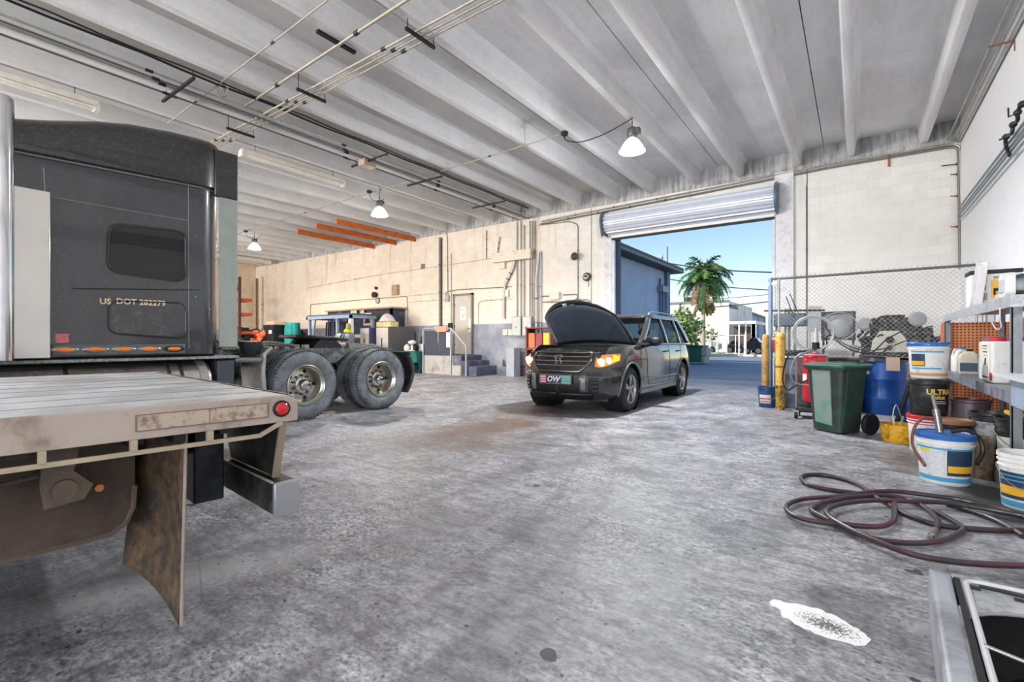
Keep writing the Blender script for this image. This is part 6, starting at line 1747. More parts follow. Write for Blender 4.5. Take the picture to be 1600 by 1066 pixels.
lump('rag_pile', 'orange and red heap of parts left of the black trash can', 'pile', (at(406, 11.0), 11.0, .0), .38, 40, mat('pile_orange', (214, 124, 66), .6, var=.3, scale=2, dirt=(190, 46, 40), dfac=.6, dscale=3), 4, 1.65, .16)
tc = thing('trash_can', 'black square trash can with white labels behind the truck frame', 'trash can', (at(432, 11.4), 11.4, 0))
make('can_body', MB().loft([[Vector((a_ * q, b__ * q, z)) for a_, b__ in rrect(.80, .80, .08)] for z, q in ((0, .82), (1.75, 1.0), (1.8, 1.06), (1.9, 1.06))]), mat('trash_black', (30, 33, 38), .45), tc)
make('label', MB().box(.12, .36, -.42, -.40, 1.50, 1.66), mat('label_white_red', (226, 210, 208), .5, var=.1), tc)
make('label', MB().box(-.40, -.28, -.42, -.40, 1.50, 1.66), mat('label_white_red', (226, 210, 208)), tc)
o = tag(make('cardboard_box', MB().box(-.33, .33, -.3, .3, 0, .16), mat('cardboard', (196, 170, 148)), bevel=.01), 'tan cardboard box lying on the black trash can', 'box'); o.location = (at(432, 11.4), 11.4, 1.90)
def drape(name, label, loc, wx, wy, h, m, seed=1, cat='cloth'):
    def fn(u, v):
        a = 2 * pi * u; k = .5 + .5 * min(1, v * 2)
        rr = 1 + .10 * sin(7 * a + seed) * v + .05 * sin(13 * a) * v
        return Vector((wx * cos(a) * rr * (.15 + .85 * min(1, v * 2.2)), wy * sin(a) * rr * (.15 + .85 * min(1, v * 2.2)), h * (1 - max(0, v - .42) / .58 * (1 - .12 * sin(5 * a + seed)))))
    mb = MB(); mb.patch(fn, 48, 12)
    o = make(name, mb, m, solid=.01, angle=60); o.location = loc
    return tag(o, label, cat)
drape('tarp', 'teal tarp draped over a stand between trash can and grey steel frame', (at(457, 11.6), 11.6, 0), .36, .3, 1.98, mat('teal_tarp', (24, 140, 140), .6, var=.25), 2)
drape('work_clothes', 'brown and blue work clothes hanging right of the teal tarp', (at(475, 12.35), 12.35, .0), .34, .25, 1.72, mat('brown_cloth', (108, 88, 86), .8, var=.4, scale=6, dirt=(70, 88, 130), dfac=.5, dscale=3), 5)
# pale blue welded frame / engine stand
fr = thing('steel_frame', 'pale blue steel frame stand with dark roof behind the rear wheels', 'stand', (at(515, 11.3), 11.3, 0))
PBm = mat('pale_blue_steel', (152, 172, 200), .45, .2, var=.12)
x0_, x1_ = at(484, 11.3) - fr.location.x, at(549, 11.3) - fr.location.x
for x, y in ((x0_, 0), (x1_ * .38, 0), (x1_, 0), (x0_, 1.0), (x1_, 1.0)):
    make('frame_leg', MB().box(x - .05, x + .05, y - .05, y + .05, 0, 2.12), PBm, fr)
make('top_frame', MB().box(x0_ - .1, x1_ + .1, -.1, -.02, 2.06, 2.18).box(x0_ - .1, x0_, -.1, 1.1, 2.06, 2.18).box(x1_, x1_ + .1, -.1, 1.1, 2.06, 2.18), PBm, fr)
make('roof_sheet', MB().box(x0_ - .12, x1_ + .12, -.05, 1.15, 2.18, 2.24), mat('dark_sheet', (88, 92, 98), .5), fr)
make('brace', MB().beam((x0_ + .05, 0, .5), (x0_ + .40, 0, 2.06), .06, .06), PBm, fr)
make('white_pillar', MB().box(x1_ - .02, x1_ + .14, -.12, .0, .2, 2.02), mat('white_pillar', (224, 224, 224), .5), fr)
mb = MB(); rn = random.Random(9)
for k in range(10):
    x = x0_ + .3 + k * .18
    mb.beam((x, .5, .4), (x + rn.uniform(-.2, .2), .6, 1.98), .05, .05)
make('hanging_bars', mb, mat('dark_bars', (70, 66, 74), .5, .3, var=.5), fr)['kind'] = 'stuff'
lump('parts_pile', 'red and dark loose parts inside the pale blue steel frame', 'pile', (at(512, 11.5), 11.75, 0.7), .55, 22, mat('pile_red', (132, 58, 66), .5, var=.5, scale=3), 8, .5, .12)
wkb = thing('work_table', 'tan wooden topped work table behind the rear wheels', 'table', (at(552, 10.9), 10.9, 0))
make('table_top', MB().box(-.75, .75, -.3, .3, 1.0, 1.08), mat('tan_wood', (206, 158, 116), .6, var=.15, scale=4), wkb, bevel=.01)
for x in (-.7, .7):
    for y in (-.25, .25): make('leg', MB().box(x - .04, x + .04, y - .04, y + .04, 0, 1.0), DARK, wkb)
cp = thing('air_compressor', 'silver and blue motor of an air compressor lying on the tan work table', 'compressor', (at(539, 10.9), 10.9, 1.08))
make('motor_body', MB().lathe([(.12, -.42), (.17, -.40), (.19, -.30), (.19, -.05), (.17, 0)], (0, 0, .22), 28, 'x'), mat('motor_silver', (188, 190, 190), .3, .6, var=.2), cp)
make('motor_drum', MB().lathe([(.18, .0), (.20, .03), (.20, .34), (.16, .38), (.08, .40)], (0, 0, .22), 28, 'x'), mat('motor_blue_grey', (126, 140, 158), .35, .4, var=.2), cp)
make('band', MB().lathe([(.20, -.02), (.212, -.02), (.212, .04), (.20, .04), (.20, -.02)], (0, 0, .22), 28, 'x', cap=False).lathe([(.20, .2), (.208, .2), (.208, .24), (.20, .24), (.20, .2)], (0, 0, .22), 28, 'x', cap=False), DARK, cp)
make('fan_grille', MB().lathe([(.14, -.43), (.15, -.44), (.05, -.45), (.001, -.45)], (0, 0, .22), 24, 'x'), DARK, cp)
make('foot', MB().box(-.3, .3, -.14, .14, 0, .06), mat('violet_foot', (150, 140, 190), .5), cp)
yj = thing('jug', 'yellow jug with green and orange cap beside the white pillar of the frame', 'jug', (at(537, 10.95), 11.12, 1.08))
make('jug_body', MB().loft([[Vector((a_ * q, b__ * q, z)) for a_, b__ in rrect(.30, .2, .05)] for z, q in ((0, .95), (.45, 1), (.52, .85), (.58, .5))]), mat('bright_yellow_jug', (238, 196, 44), .4), yj)
make('jug_neck', MB().cyl((.05, 0, .55), (.05, 0, .68), .10), mat('green_neck', (96, 164, 90), .4), yj)
make('cap', MB().cyl((.05, 0, .68), (.05, 0, .76), .08), mat('orange_cap', (226, 130, 50), .4), yj)
# dark blue booth behind
bo_ = thing('booth', 'dark blue plywood booth with posters against the wall behind the frame', 'booth', (at(560, 12.9), 12.9, 0))
X0b, X1b = at(512, 12.7) - bo_.location.x, at(611, 12.7) - bo_.location.x
make('booth_wall', MB().box(X0b, X1b, -.2, -.1, 0, 2.48).box(X1b - .1, X1b, -.2, .5, 0, 2.48), mat('booth_navy', (56, 62, 96), .6, var=.2, dirt=(110, 120, 150), dfac=.3, dscale=2), bo_)
make('booth_roof', MB().box(X0b, X1b + .15, -.35, .5, 2.48, 2.54), mat('booth_roof_tan', (178, 140, 108), .6), bo_)
make('dark_doorway', MB().box(X1b - 1.25, X1b - .05, -.24, -.2, 0.1, 2.45), mat('booth_dark', (44, 44, 56), .6), bo_)
make('counter', MB().box(.1, 1.3, -.6, -.2, 1.32, 1.45), mat('white_counter', (214, 210, 206), .5), bo_)
def card(label, px, py, wd, ht, c, seed=0):
    p = PY(px, py, 12.62)
    o = tag(make('poster', MB().box(-wd / 2, wd / 2, -.006, 0, -ht / 2, ht / 2), mat('poster_%d' % seed, c, .6, var=.3, scale=14)), label, 'poster'); o.location = p
card('green and white poster at the top of the dark blue booth', 553, 489, .42, .42, (176, 204, 160), 1)
card('small tan poster right of the green and white one on the booth', 566, 488, .26, .38, (190, 172, 148), 2)
card('pale poster with a dark round figure on the right of the booth', 574, 499, .52, .52, (214, 200, 196), 3)
o = tag(make('poster_mark', MB().lathe([(.13, 0), (.13, -.01)], (0, 0, 0), 16, 'y').box(-.18, .18, -.01, 0, -.16, -.08), mat('poster_dark', (70, 50, 50), .6)), 'dark round mark printed on the pale poster of the booth', 'poster mark'); o.location = PY(574, 499, 12.605)
# white locker, grey cabinet
def cabinet(label, x0, x1, Y, h, d, mf, ms):
    X0, X1 = at(x0, Y), at(x1, Y)
    t = thing('cabinet', label, 'cabinet', (X0, Y, 0))
    make('carcass', MB().box(0, X1 - X0, 0, d, 0, h), ms, t, bevel=.008)
    make('door', MB().box(.02, (X1 - X0) - .02, -.02, 0, .06, h - .03), mf, t, bevel=.005)
    make('handle', MB().box((X1 - X0) * .5, (X1 - X0) * .5 + .02, -.05, -.02, h * .55, h * .75), DARK, t)
    return t
LK = mat('pale_locker', (200, 196, 190), .45, .1, var=.08); LD = mat('dark_locker_side', (92, 90, 92), .5)
cabinet('narrow pale locker standing against the dark blue booth', 563, 577, 11.7, 1.70, .5, LK, mat('blue_dark_side', (70, 74, 104), .5))
cabinet('wide pale locker with dark grey side, right of the narrow one', 588, 607, 11.9, 1.72, 1.3, LK, LD)
o = tag(make('glass_bowl', MB().lathe([(.30, 0), (.34, .02), (.20, .24), (.08, .32), (.001, .33)], (0, 0, 0), 20), mat('bowl_glass', (206, 204, 206), .2, 0, coat=.5)), 'upturned clear bowl with pale contents on the wide locker', 'bowl'); o.location = (at(602, 12.2), 12.3, 1.92)
o = tag(make('carton', MB().box(-.42, .42, -.2, .2, 0, .2), mat('cream_carton', (216, 196, 142), .6, var=.3, scale=6), bevel=.01), 'cream and yellow carton on the wide locker below the bowl', 'box'); o.location = (at(602, 12.2), 12.3, 1.72)
# green cloth table with items
gt = thing('covered_table', 'low table under a dark green cloth left of the stairs', 'table', (at(641, 12.3), 12.3, 0))
def tcl(u, v):
    a = 2 * pi * u
    sx_ = .62 * max(-1, min(1, 1.35 * cos(a))); sy_ = .35 * max(-1, min(1, 1.35 * sin(a)))
    k = min(1, v * 2.4); dn = max(0, v - .42) / .58
    return Vector((sx_ * k * (1 + .07 * sin(9 * a) * dn), sy_ * k * (1 + .09 * sin(9 * a) * dn), .80 - dn * (.55 + .16 * sin(4 * a + 1))))
mb = MB(); mb.patch(tcl, 56, 12)
make('cloth', mb, mat('green_cloth', (20, 98, 88), .7, var=.25, scale=3), gt, solid=.008, angle=60)
for x in (-.55, .55): make('leg', MB().box(x - .03, x + .03, -.03, .03, 0, .78), DARK, gt)
def stand_item(name, label, cat, px, Y, z, prof, m):
    o = tag(make(name, MB().lathe(prof, (0, 0, 0), 18), m), label, cat); o.location = (at(px, Y), Y, z); return o
stand_item('grinder', 'small white domed grinder on the green cloth table', 'grinder', 636, 12.25, .81, [(.10, 0), (.12, .05), (.12, .12), (.10, .20), (.05, .24), (.001, .26)], mat('offwhite_tool', (214, 212, 208), .4))
stand_item('bench_vise', 'pale tall vise with a round head on the green cloth table', 'vise', 644, 12.3, .81, [(.14, 0), (.06, .04), (.05, .22), (.15, .28), (.15, .36), (.04, .40), (.001, .41)], mat('offwhite_tool', (214, 212, 208)))
stand_item('pitcher', 'dark round canister behind the pale vise on the green cloth table', 'canister', 649, 12.42, .81, [(.10, 0), (.13, .06), (.13, .2), (.06, .26), (.001, .27)], BLACK)
cabinet('small white cabinet with a dark bottle on top between cloth table and stairs', 655, 663, 12.6, 1.1, .4, WHITEP, mat('blue_dark_side', (70, 74, 104)))
stand_item('bottle', 'dark bottle on the small white cabinet left of the stairs', 'bottle', 659, 12.66, 1.10, [(.06, 0), (.06, .14), (.03, .2), (.03, .26)], BLACK)
# box on the wall at far left
t = thing('wall_fan', 'small dark double-headed wall light above the booth', 'wall light', tuple(W_(588, 461, 0)))
make('lamp_head', MB().cyl((0, 0, 0), (0, -.16, .0), .10, .13, n=16).cyl((.05, 0, .28), (.05, -.1, .3), .06, n=12), DARK, t)
t = thing('wall_clock', 'small round gauge on the wall under the double-headed wall light', 'gauge', tuple(W_(591, 470, 0)))
make('face', MB().lathe([(.11, 0), (.12, -.03), (.10, -.05), (.001, -.05)], (0, 0, 0), 22, 'y'), mat('meter_dial', (176, 180, 180)), t)
make('rim', MB().torus((0, -.04, 0), .115, .014, 'y', 28, 6), DARK, t)
# soot mark strip frame beside the far corner
conduit('dark vertical pipe in the far left corner of the back wall', [(401, 435), (401, 520)], .05, mat('sooty_pipe', (112, 88, 66), .7, var=.4), .1, 1)
conduit('pale vertical pipe left of the sooty pipe in the far corner', [(409, 432), (409, 520)], .04, CREAMP, .08, 1)
# ================================================================== wall_right pipework
def rpipe(label, pts, r, m, name='pipe'):
    t = thing(name, label, 'pipe', tuple(pts[0]))
    mkw('pipe_run', MB().tube(rounded(pts, .08), r, 10), m, t)
    return t
XR = WR
BG = mat('blue_grey_pipe', (136, 146, 160), .4, .5)
for i, (z, off, w__) in enumerate(((3.88, .05, 'topmost'), (3.80, .05, 'second'), (3.72, .06, 'third'), (3.63, .06, 'lowest'))):
    rpipe('blue-grey pipe along the right wall, %s of the four lower ones' % w__, [Vector((XR - off, 13.3 - .04 * i, z)), Vector((XR - off, -4, z))], .016, BG)
for i, (x, z, w__) in enumerate(((XR - .04, 5.26, 'closest to the wall'), (XR - .12, 5.30, 'in the middle'), (XR - .21, 5.33, 'farthest from the wall'))):
    rpipe('grey pipe high along the right wall under the ceiling, %s' % w__, [Vector((x, 13.3, z)), Vector((x, -4, z))], .028 - .006 * i, GALV)
for y, w__ in ((9.2, 'farther'), (6.3, 'nearer')):
    o = tag(make('pipe_bracket', MB().box(-.26, 0, -.008, .008, -.01, .01).box(-.01, 0, -.012, .012, -.14, .0), mat('rusty_iron', (132, 84, 52), .7)), 'rusty bracket carrying the high pipes of the right wall, the %s one' % w__, 'bracket'); o.location = (XR, y, 5.23)
VD = mat('dark_valve_iron', (58, 56, 56), .45, .5)
vt = thing('valve_assembly', 'black iron valves and elbows stepping up the right wall', 'valve', (XR - .05, 7.5, 4.5))
vp = [PX(1578, 243, XR - .08), PX(1572, 228, XR - .08), PX(1572, 214, XR - .10), PX(1581, 208, XR - .10), PX(1583, 195, XR - .10), PX(1590, 188, XR - .10), PX(1590, 176, XR - .12), PX(1597, 163, XR - .10), PX(1612, 158, XR - .08)]
mkw('pipe_run', MB().tube(smooth_path(vp, 5), .022, 10), VD, vt)
for k in (2, 4, 6, 7): mkw('valve_body', MB().ball(vp[k], .042, 12), VD, vt)
mkw('valve_lever', MB().tube([vp[6], vp[6] + Vector((-.06, .1, 0)), vp[6] + Vector((-.06, .12, .12))], .01, 6), VD, vt)
mkw('valve_lever', MB().tube([vp[2], vp[2] + Vector((-.05, .08, 0))], .012, 6), VD, vt)
# ================================================================== ceiling services
CP = mat('ceiling_conduit_paint', (158, 152, 142), .5, .4, var=.15)
def cpipe(label, a, b, z, r, m=CP, coup=3, name='conduit', group=None, off=(0, 0, 0)):
    p, q = GZ(*a, z), GZ(*b, z)
    d = (q - p).normalized()
    t = thing(name, label, 'conduit', tuple(p), group=group)
    mkw('pipe_run', MB().cyl(p, q, r, n=8), m, t)
    for i in range(coup):
        c = p.lerp(q, (i + .5) / coup)
        mkw('coupling', MB().cyl(c - d * .04, c + d * .04, r * 1.45, n=8), DARK, t)
    return t
ZC = ZB - .06
# rack of three parallel conduits running across the beams
for k, w__ in enumerate(('nearest the front', 'in the middle', 'nearest the back wall')):
    y = 4.42 + .10 * k
    t = thing('conduit', 'hanging ceiling conduit across the hall, %s of three' % w__, 'conduit', (-14, y, ZC - .04), group='three conduits on strut hangers')
    make('pipe_run', MB().cyl((0, 0, 0), (12.6, 0, 0), .017, n=8), CP, t)
    for x in (3.4, 6.1, 8.6, 10.5): make('coupling', MB().cyl((x - .04 + .1 * k, 0, 0), (x + .04 + .1 * k, 0, 0), .026, n=8), DARK, t)
for (x, w__) in ((-4.75, 'right'), (-7.32, 'middle'), (-9.75, 'left')):
    t = thing('strut_hanger', 'slotted strut hanger under the three ceiling conduits, the %s one' % w__, 'hanger', (x, 4.35, ZC - .08))
    make('strut', MB().box(-.02, .02, -.10, .42, -.02, .02), DARK, t)
    for y in (-.07, .40): make('threaded_rod', MB().cyl((0, y, 0), (0, y, .15 if y > 0 else .42), .006, n=6), DARK, t)
# single conduits across the beams
cpipe('thin ceiling conduit near the top left crossing the beams diagonally in view', (512, 0), (262, 193), ZC + .03, .012, CP, 2)
cpipe('thicker painted ceiling conduit left of the three hanging ones', (640, -3), (386, 164), ZC + .02, .022, CP, 2)
p = GZ(386, 164, ZC + .02)
o = tag(make('conduit_elbow', MB().tube(smooth_path([(0, 0, 0), (-.12, .02, 0), (-.16, .14, .02), (-.14, .5, .04)], 5), .022, 8), CP), 'elbow at the left end of the thicker painted ceiling conduit', 'conduit'); o.location = p
cpipe('long thin conduit feeding the bay lights across the beams', (882, 208), (355, 370), ZB - .02, .013, CP, 4)
o = tag(make('black_sleeve', MB().box(-.03, .03, -.30, .30, -.02, .02), BLACK), 'black sleeve strip on a beam soffit beside the thicker conduit', 'sleeve'); o.location = tuple(GZ(526, 66, ZB - .022))
# pipes along the beams to the vertical bundle
for k, (x, z, r, w__) in enumerate(((-8.72, ZB - .10, .016, 'rightmost'), (-8.86, ZB - .12, .016, 'second from the right'), (-9.00, ZB - .10, .020, 'third from the right'), (-9.22, ZB - .13, .014, 'fourth from the right'), (-9.30, ZB - .10, .014, 'leftmost'))):
    t = thing('conduit', 'ceiling conduit running to the breaker panels, %s of the five' % w__, 'conduit', (x, -1.5, z), group='conduits along the beams to the breaker panels')
    make('pipe_run', MB().cyl((0, 0, 0), (0, WB - .10 + 1.5, 0), r, n=8), mat('dark_grey_conduit', (104, 102, 100), .45, .5) if k % 2 else GALV, t)  # every second run in a darker grey
    for y in (4.2, 7.6, 10.4, 12.8): make('coupling', MB().cyl((0, y - .05 + .13 * k, 0), (0, y + .05 + .13 * k, 0), r * 1.6, n=8), DARK, t)
t = thing('cable', 'dark sagging cable along the beam right of the ceiling conduits', 'cable', (-8.38, -1.5, ZB - .03))
make('cable_run', MB().tube([(0, .5 * k, -.03 * abs(sin(k * .8))) for k in range(29)], .018, 6).tube([(.05, .5 * k, .02 - .03 * abs(sin(k * .9 + 1))) for k in range(29)], .012, 6), BLACK, t)
for y, w__ in ((3.15, 'nearest the camera'), (6.9, 'second'), (8.6, 'third'), (11.2, 'farthest')):
    t = thing('strut_hanger', 'cross strut carrying the conduits along the beams, %s of four' % w__, 'hanger', (-9.4, y, ZB - .14))
    make('strut', MB().box(-.15, 1.1, -.02, .02, -.02, .02), DARK, t)
    make('threaded_rod', MB().cyl((.0, 0, 0), (.0, 0, .14), .006, n=6).cyl((1.05, 0, 0), (1.05, 0, .14), .006, n=6), DARK, t)
o = tag(make('junction_box', MB().box(-.11, .11, -.16, .16, -.08, .08), mat('rusty_cream_box', (176, 156, 138), .5)), 'cream junction box among the ceiling conduits right of the fluorescent light', 'electrical box'); o.location = (-9.05, 6.95, ZB - .16)
# wire coil
p = GZ(347, 142, ZB - .1)
mb = MB(); rn = random.Random(4)
for k in range(6): mb.torus((rn.uniform(-.02, .02), rn.uniform(-.02, .02), rn.uniform(-.03, .03)), .10 + rn.uniform(-.02, .02), .006, 'y' if k % 2 else 'x', 20, 5, Matrix.Rotation(rn.random(), 3, 'Z'))
mb.tube([(0, 0, .08), (0, .0, .16)], .005, 5)
o = tag(make('cable_coil', mb, mat('tan_cable', (150, 138, 120), .5)), 'small coil of wire hanging from the ceiling above the truck', 'coil'); o.location = p
# fluorescent strip lights (unlit)
for (y0, y1, x, z, lab) in ((-2.2, 2.60, -10.85, ZB - .10, 'long fluorescent fixture on the ceiling above the black truck roof'), (5.05, 7.62, -10.90, ZB - .10, 'fluorescent fixture on the ceiling right of the truck, unlit'), (9.6, 13.0, -24.9, ZB - .10, 'far fluorescent fixture on the ceiling over the far left corner')):
    t = thing('fluorescent_fixture', lab, 'ceiling light', (x, y0, z))
    make('housing', MB().box(-.09, .09, 0, y1 - y0, .0, .10), mat('fixture_white', (226, 222, 212), .4), t, bevel=.01)
    for y_ in (.3, y1 - y0 - .3): make('hanger_rod', MB().cyl((0, y_, .10), (0, y_, ZS - z), .006, n=6), DARK, t)
    make('diffuser', MB().box(-.075, .075, .04, y1 - y0 - .04, -.06, .0), mat('diffuser_white', (238, 232, 220), .3), t, bevel=.02)
    make('end_cap', MB().box(-.08, .08, -.02, .05, -.07, .06).box(-.08, .08, y1 - y0 - .05, y1 - y0 + .02, -.07, .06), mat('fixture_white', (226, 222, 212)), t)
# bay lights
def bay(label, x, y, drop, energy, color, box_xy=None):
    t = thing('bay_light', label, 'ceiling light', (x, y, ZB))
    make('hook', MB().tube([(0, 0, 0), (0, 0, -drop * .35)], .008, 6).torus((0, 0, -drop * .2), .02, .005, 'x', 12, 5), DARK, t)
    if abs(x + 3.42) > .05: make('hanger_rod', MB().cyl((0, 0, 0), (0, 0, ZS - ZB), .008, n=6), DARK, t)
    make('ballast', MB().lathe([(.05, -drop * .35), (.09, -drop * .40), (.10, -drop * .62), (.07, -drop * .72), (.05, -drop * .75)], (0, 0, 0), 20).box(.08, .15, -.05, .05, -drop * .6, -drop * .42), mat('ballast_grey', (94, 94, 96), .4, .4), t)
    z0 = -drop * .74
    make('reflector', MB().patch(lambda u, v: Vector(((.07 + .17 * v ** .7) * cos(2 * pi * u), (.07 + .17 * v ** .7) * sin(2 * pi * u), z0 - .24 * v)), 28, 6), emis('glowing_acrylic_dome', (255, 252, 246), 3.2), t)
    make('lamp_bulb', MB().ball((0, 0, z0 - .17), .085, 16, (1, 1, 1.25)), emis('bay_lamp_glow', (255, 250, 244), 26), t)
    l = add_light('bay_lamp', 'SPOT', (x, y, ZB + z0 - .30), energy, color, (0, 0, 0), spot_size=radians(165), spot_blend=.5, shadow_soft_size=.12)
    l2 = add_light('bay_lamp_uplight', 'POINT', (x, y, ZB + z0 - .30), energy * (.26 if x > -8 else .16), color, shadow_soft_size=.12)
    return t
b1_ = bay('lit bay light hanging in front of the roll-up door', -3.42, 8.62, .55, 950, (.96, .98, 1))
bay('lit bay light hanging in the middle of the hall above the timbers', -11.09, 8.94, .50, 560, (1, .94, .84))
bay('lit bay light hanging far back at the left', -19.3, 9.45, .45, 480, (1, .90, .76))
p = GZ(882, 208, ZB - .03)
t = thing('junction_box', 'dark round junction box on a beam left of the nearest bay light', 'electrical box', tuple(p))
make('box_body', MB().lathe([(.07, 0), (.075, -.03), (.07, -.06), (.001, -.065)], (0, 0, .02), 18), DARK, t)
make('stub', MB().cyl((0, 0, -.03), (0, 0, -.10), .015), DARK, t)
q = Vector((-3.42, 8.62, ZB - .12))
o = tag(make('lamp_cord', MB().tube(smooth_path([(0, 0, -.08), (.05, .0, -.16), (.35, .06, -.24), (.8, .16, -.16), (q.x - p.x, q.y - p.y, .0)], 7), .010, 6), BLACK), 'black cord swagging from the junction box to the nearest bay light', 'cord'); o.location = p
p2 = GZ(577, 299, ZB - .03)
t = thing('junction_box', 'dark junction box beside the middle bay light', 'electrical box', tuple(p2))
make('box_body', MB().lathe([(.07, 0), (.075, -.03), (.07, -.06), (.001, -.065)], (0, 0, .02), 18), DARK, t)
make('cord', MB().tube(smooth_path([(0, 0, -.05), (.02, .05, -.2), (.15, .2, -.26), (.2, .35, -.16)], 5), .008, 6), DARK, t)
p3 = GZ(384, 361, ZB - .03)
t = thing('junction_box', 'dark junction box beside the far bay light', 'electrical box', tuple(p3))
make('box_body', MB().lathe([(.07, 0), (.075, -.03), (.07, -.06), (.001, -.065)], (0, 0, .02), 18), DARK, t)
make('cord', MB().tube(smooth_path([(0, 0, -.05), (.02, .05, -.2), (.3, .2, -.30), (.5, .35, -.16)], 5), .008, 6), DARK, t)
# added bay lights behind the camera, unseen, brightening the front half of the hall
for x, y in ((-3.4, -3.5), (-11.1, -3.2), (-19.3, -3.0)):
    w_ = {-3.4: 'right', -11.1: 'middle', -19.3: 'left'}[x]
    bay('added unseen bay light in the front half of the hall, the %s one' % w_, x, y, .50, 250, (1, .96, .9))
# ================================================================== outside, beyond the roll-up door
def ZG(px, Y): return PY(px, 533, Y).x
asph, n, b, o_ = base_mat('worn_asphalt')
v = coords(n)
c = ramp(n, noise(n, coords(n, sc3=(.25, 1.2, 1)), 1.0, 7, .7, .6), [(.3, lin((112, 120, 134))), (.7, lin((160, 168, 180)))])
c = mix(n, .3, c, ramp(n, noise(n, v, 14, 4), [(.3, .3), (.7, .7)]), 'OVERLAY')
L(n, c, b.inputs['Base Color']); b.inputs['Roughness'].default_value = .85
struct('floor_yard', MB().box(-60, 30, WB + .15, 41, -.25, -.02), asph)
struct('floor_street', MB().box(-160, 60, 41, 140, -.25, 0.0), mat('pale_lot', (196, 188, 176), .9, var=.1, scale=.4, dirt=(168, 158, 146), dfac=.4, dscale=.6))
struct('floor_forecourt', MB().box(-70, 40, YF - 40, YF - .2, -.25, -.01), mat('sunlit_forecourt', (170, 166, 160), .9, var=.1, scale=.5))
# left neighbour building
BBL = mat('shaded_blue_stucco', (172, 192, 216), .85, var=.10, scale=1.2, dirt=(190, 204, 222), dfac=.35, dscale=1.5, bmp=.1)
bl = thing('building', 'blue-grey building with an overhanging flat roof just left outside the roll-up door', 'building', (-8, 17, 0))
make('wall', MB().box(-9, 0, -1.4, 8.0, -.02, 4.72), BBL, bl)
make('roof', MB().prism([(-9.5, 4.72), (.55, 4.72), (.62, 4.80), (.62, 4.98), (-9.5, 4.98)], lambda u, v_, w__: Vector((u, w__, v_)), -1.6, 8.7), mat('roof_edge_dark', (54, 58, 66), .6), bl)
make('roof_fascia', MB().box(.5, .64, -1.6, 8.72, 4.74, 4.84), mat('fascia_green_grey', (108, 124, 124), .6), bl)
wn = make('window', MB().box(-.02, .02, 3.9, 6.0, 1.72, 2.22), mat('dark_green_window', (50, 82, 76), .4, var=.3, scale=20), bl)
mb = MB()
for k in range(6): mb.box(.02, .035, 4.0 + .35 * k, 4.03 + .35 * k, 1.74, 2.2)
pieces('window_bar', mb, mat('bar_green', (120, 150, 138), .5), wn)
pieces('wall_pipe', MB().cyl((.08, 6.6, 0), (.08, 6.6, 4.3), .05, n=10).cyl((.08, 7.0, 0), (.08, 7.0, 4.0), .05, n=10), mat('blue_pipe', (92, 112, 140), .6), bl)
make('corner_column', MB().box(-.1, .12, 7.5, 8.05, 0, 4.72), mat('column_blue', (120, 138, 164), .8), bl)
make('meter_cluster', MB().box(.02, .3, 6.4, 7.3, 3.6, 3.9).cyl((.15, 7.5, 4.0), (.15, 7.5, 6.0), .04), mat('weatherhead_grey', (140, 148, 158), .5), bl)
# far white building with side annex
WM = mat('sunlit_white_stucco', (236, 232, 222), .85, var=.05, scale=.6, dirt=(196, 186, 170), dfac=.3, dscale=.5)
Yb = 55.0
xa, xb = ZG(1040, Yb) - 6, ZG(1139, Yb)
wb = thing('building', 'sunlit white building with pale blue long side and white canopy across the street', 'building', (xb, Yb, 0))
zt = PY(1139, 470, Yb).z
make('wall', MB().box(xa - xb - 6, 0, 0, 14, 0, zt), WM, wb)
make('parapet', MB().box(xa - xb - 6, .05, -.1, .2, zt - .12, zt + .1), mat('parapet_grey', (132, 134, 138), .7), wb)
make('vent', MB().box(-4.6, -3.4, -.08, 0, zt - 1.6, zt - 1.3), DARK, wb)
make('roof_unit', MB().box(-5.0, -4.0, 1, 2, zt, zt + .7), DARK, wb)
make('side_wing', MB().box(-9.5 - 2, -7.5, -3, 0, 0, zt - .6), mat('wing_grey', (190, 188, 182), .8), wb)
an = wb
za_ = PY(1140, 478, Yb).z
p0 = Vector((0, .2, 0)); p1 = Vector((ZG(1199, 90) - xb, 34.0, 0))
dd = (p1 - p0).normalized(); nn_ = Vector((-dd.y, dd.x, 0))
quad = [p0, p1, p1 + nn_ * 6, p0 + nn_ * 6]
make('blue_side', MB().loft([[q + Vector((0, 0, z)) for q in quad] for z in (0, za_)]), mat('annex_blue', (158, 178, 204), .8, var=.08, scale=.5), an)
make('roof_edge', MB().beam(p0 + Vector((0, 0, za_)), p1 + Vector((0, 0, za_)), .3, .35), mat('annex_roof_dark', (66, 78, 94), .6), an)
mb = MB()
for t_ in (.18, .42, .68, .9):
    q = p0.lerp(p1, t_); mb.beam(q - nn_ * .05, q - nn_ * .05 + Vector((0, 0, za_)), .18, .18)
pieces('pilaster', mb, mat('annex_pilaster', (132, 152, 180), .7), an)
cz = PY(1150, 503, 55).z
cx0, cx1 = .3, ZG(1192, 58) - xb
make('canopy', MB().box(cx0, cx1, -1.5, 6, cz - .3, cz), mat('canopy_white', (240, 240, 240), .6), an)
for x in (ZG(1178, 54) - xb, cx1 - .2): make('canopy_post', MB().box(x - .2, x + .2, -1.4, -1.0, 0, cz - .3), mat('canopy_white', (240, 240, 240)), an)
make('entrance', MB().box(.5, 2.6, -.3, 0, 0, 2.7), mat('entrance_brown', (92, 76, 66), .6), an)
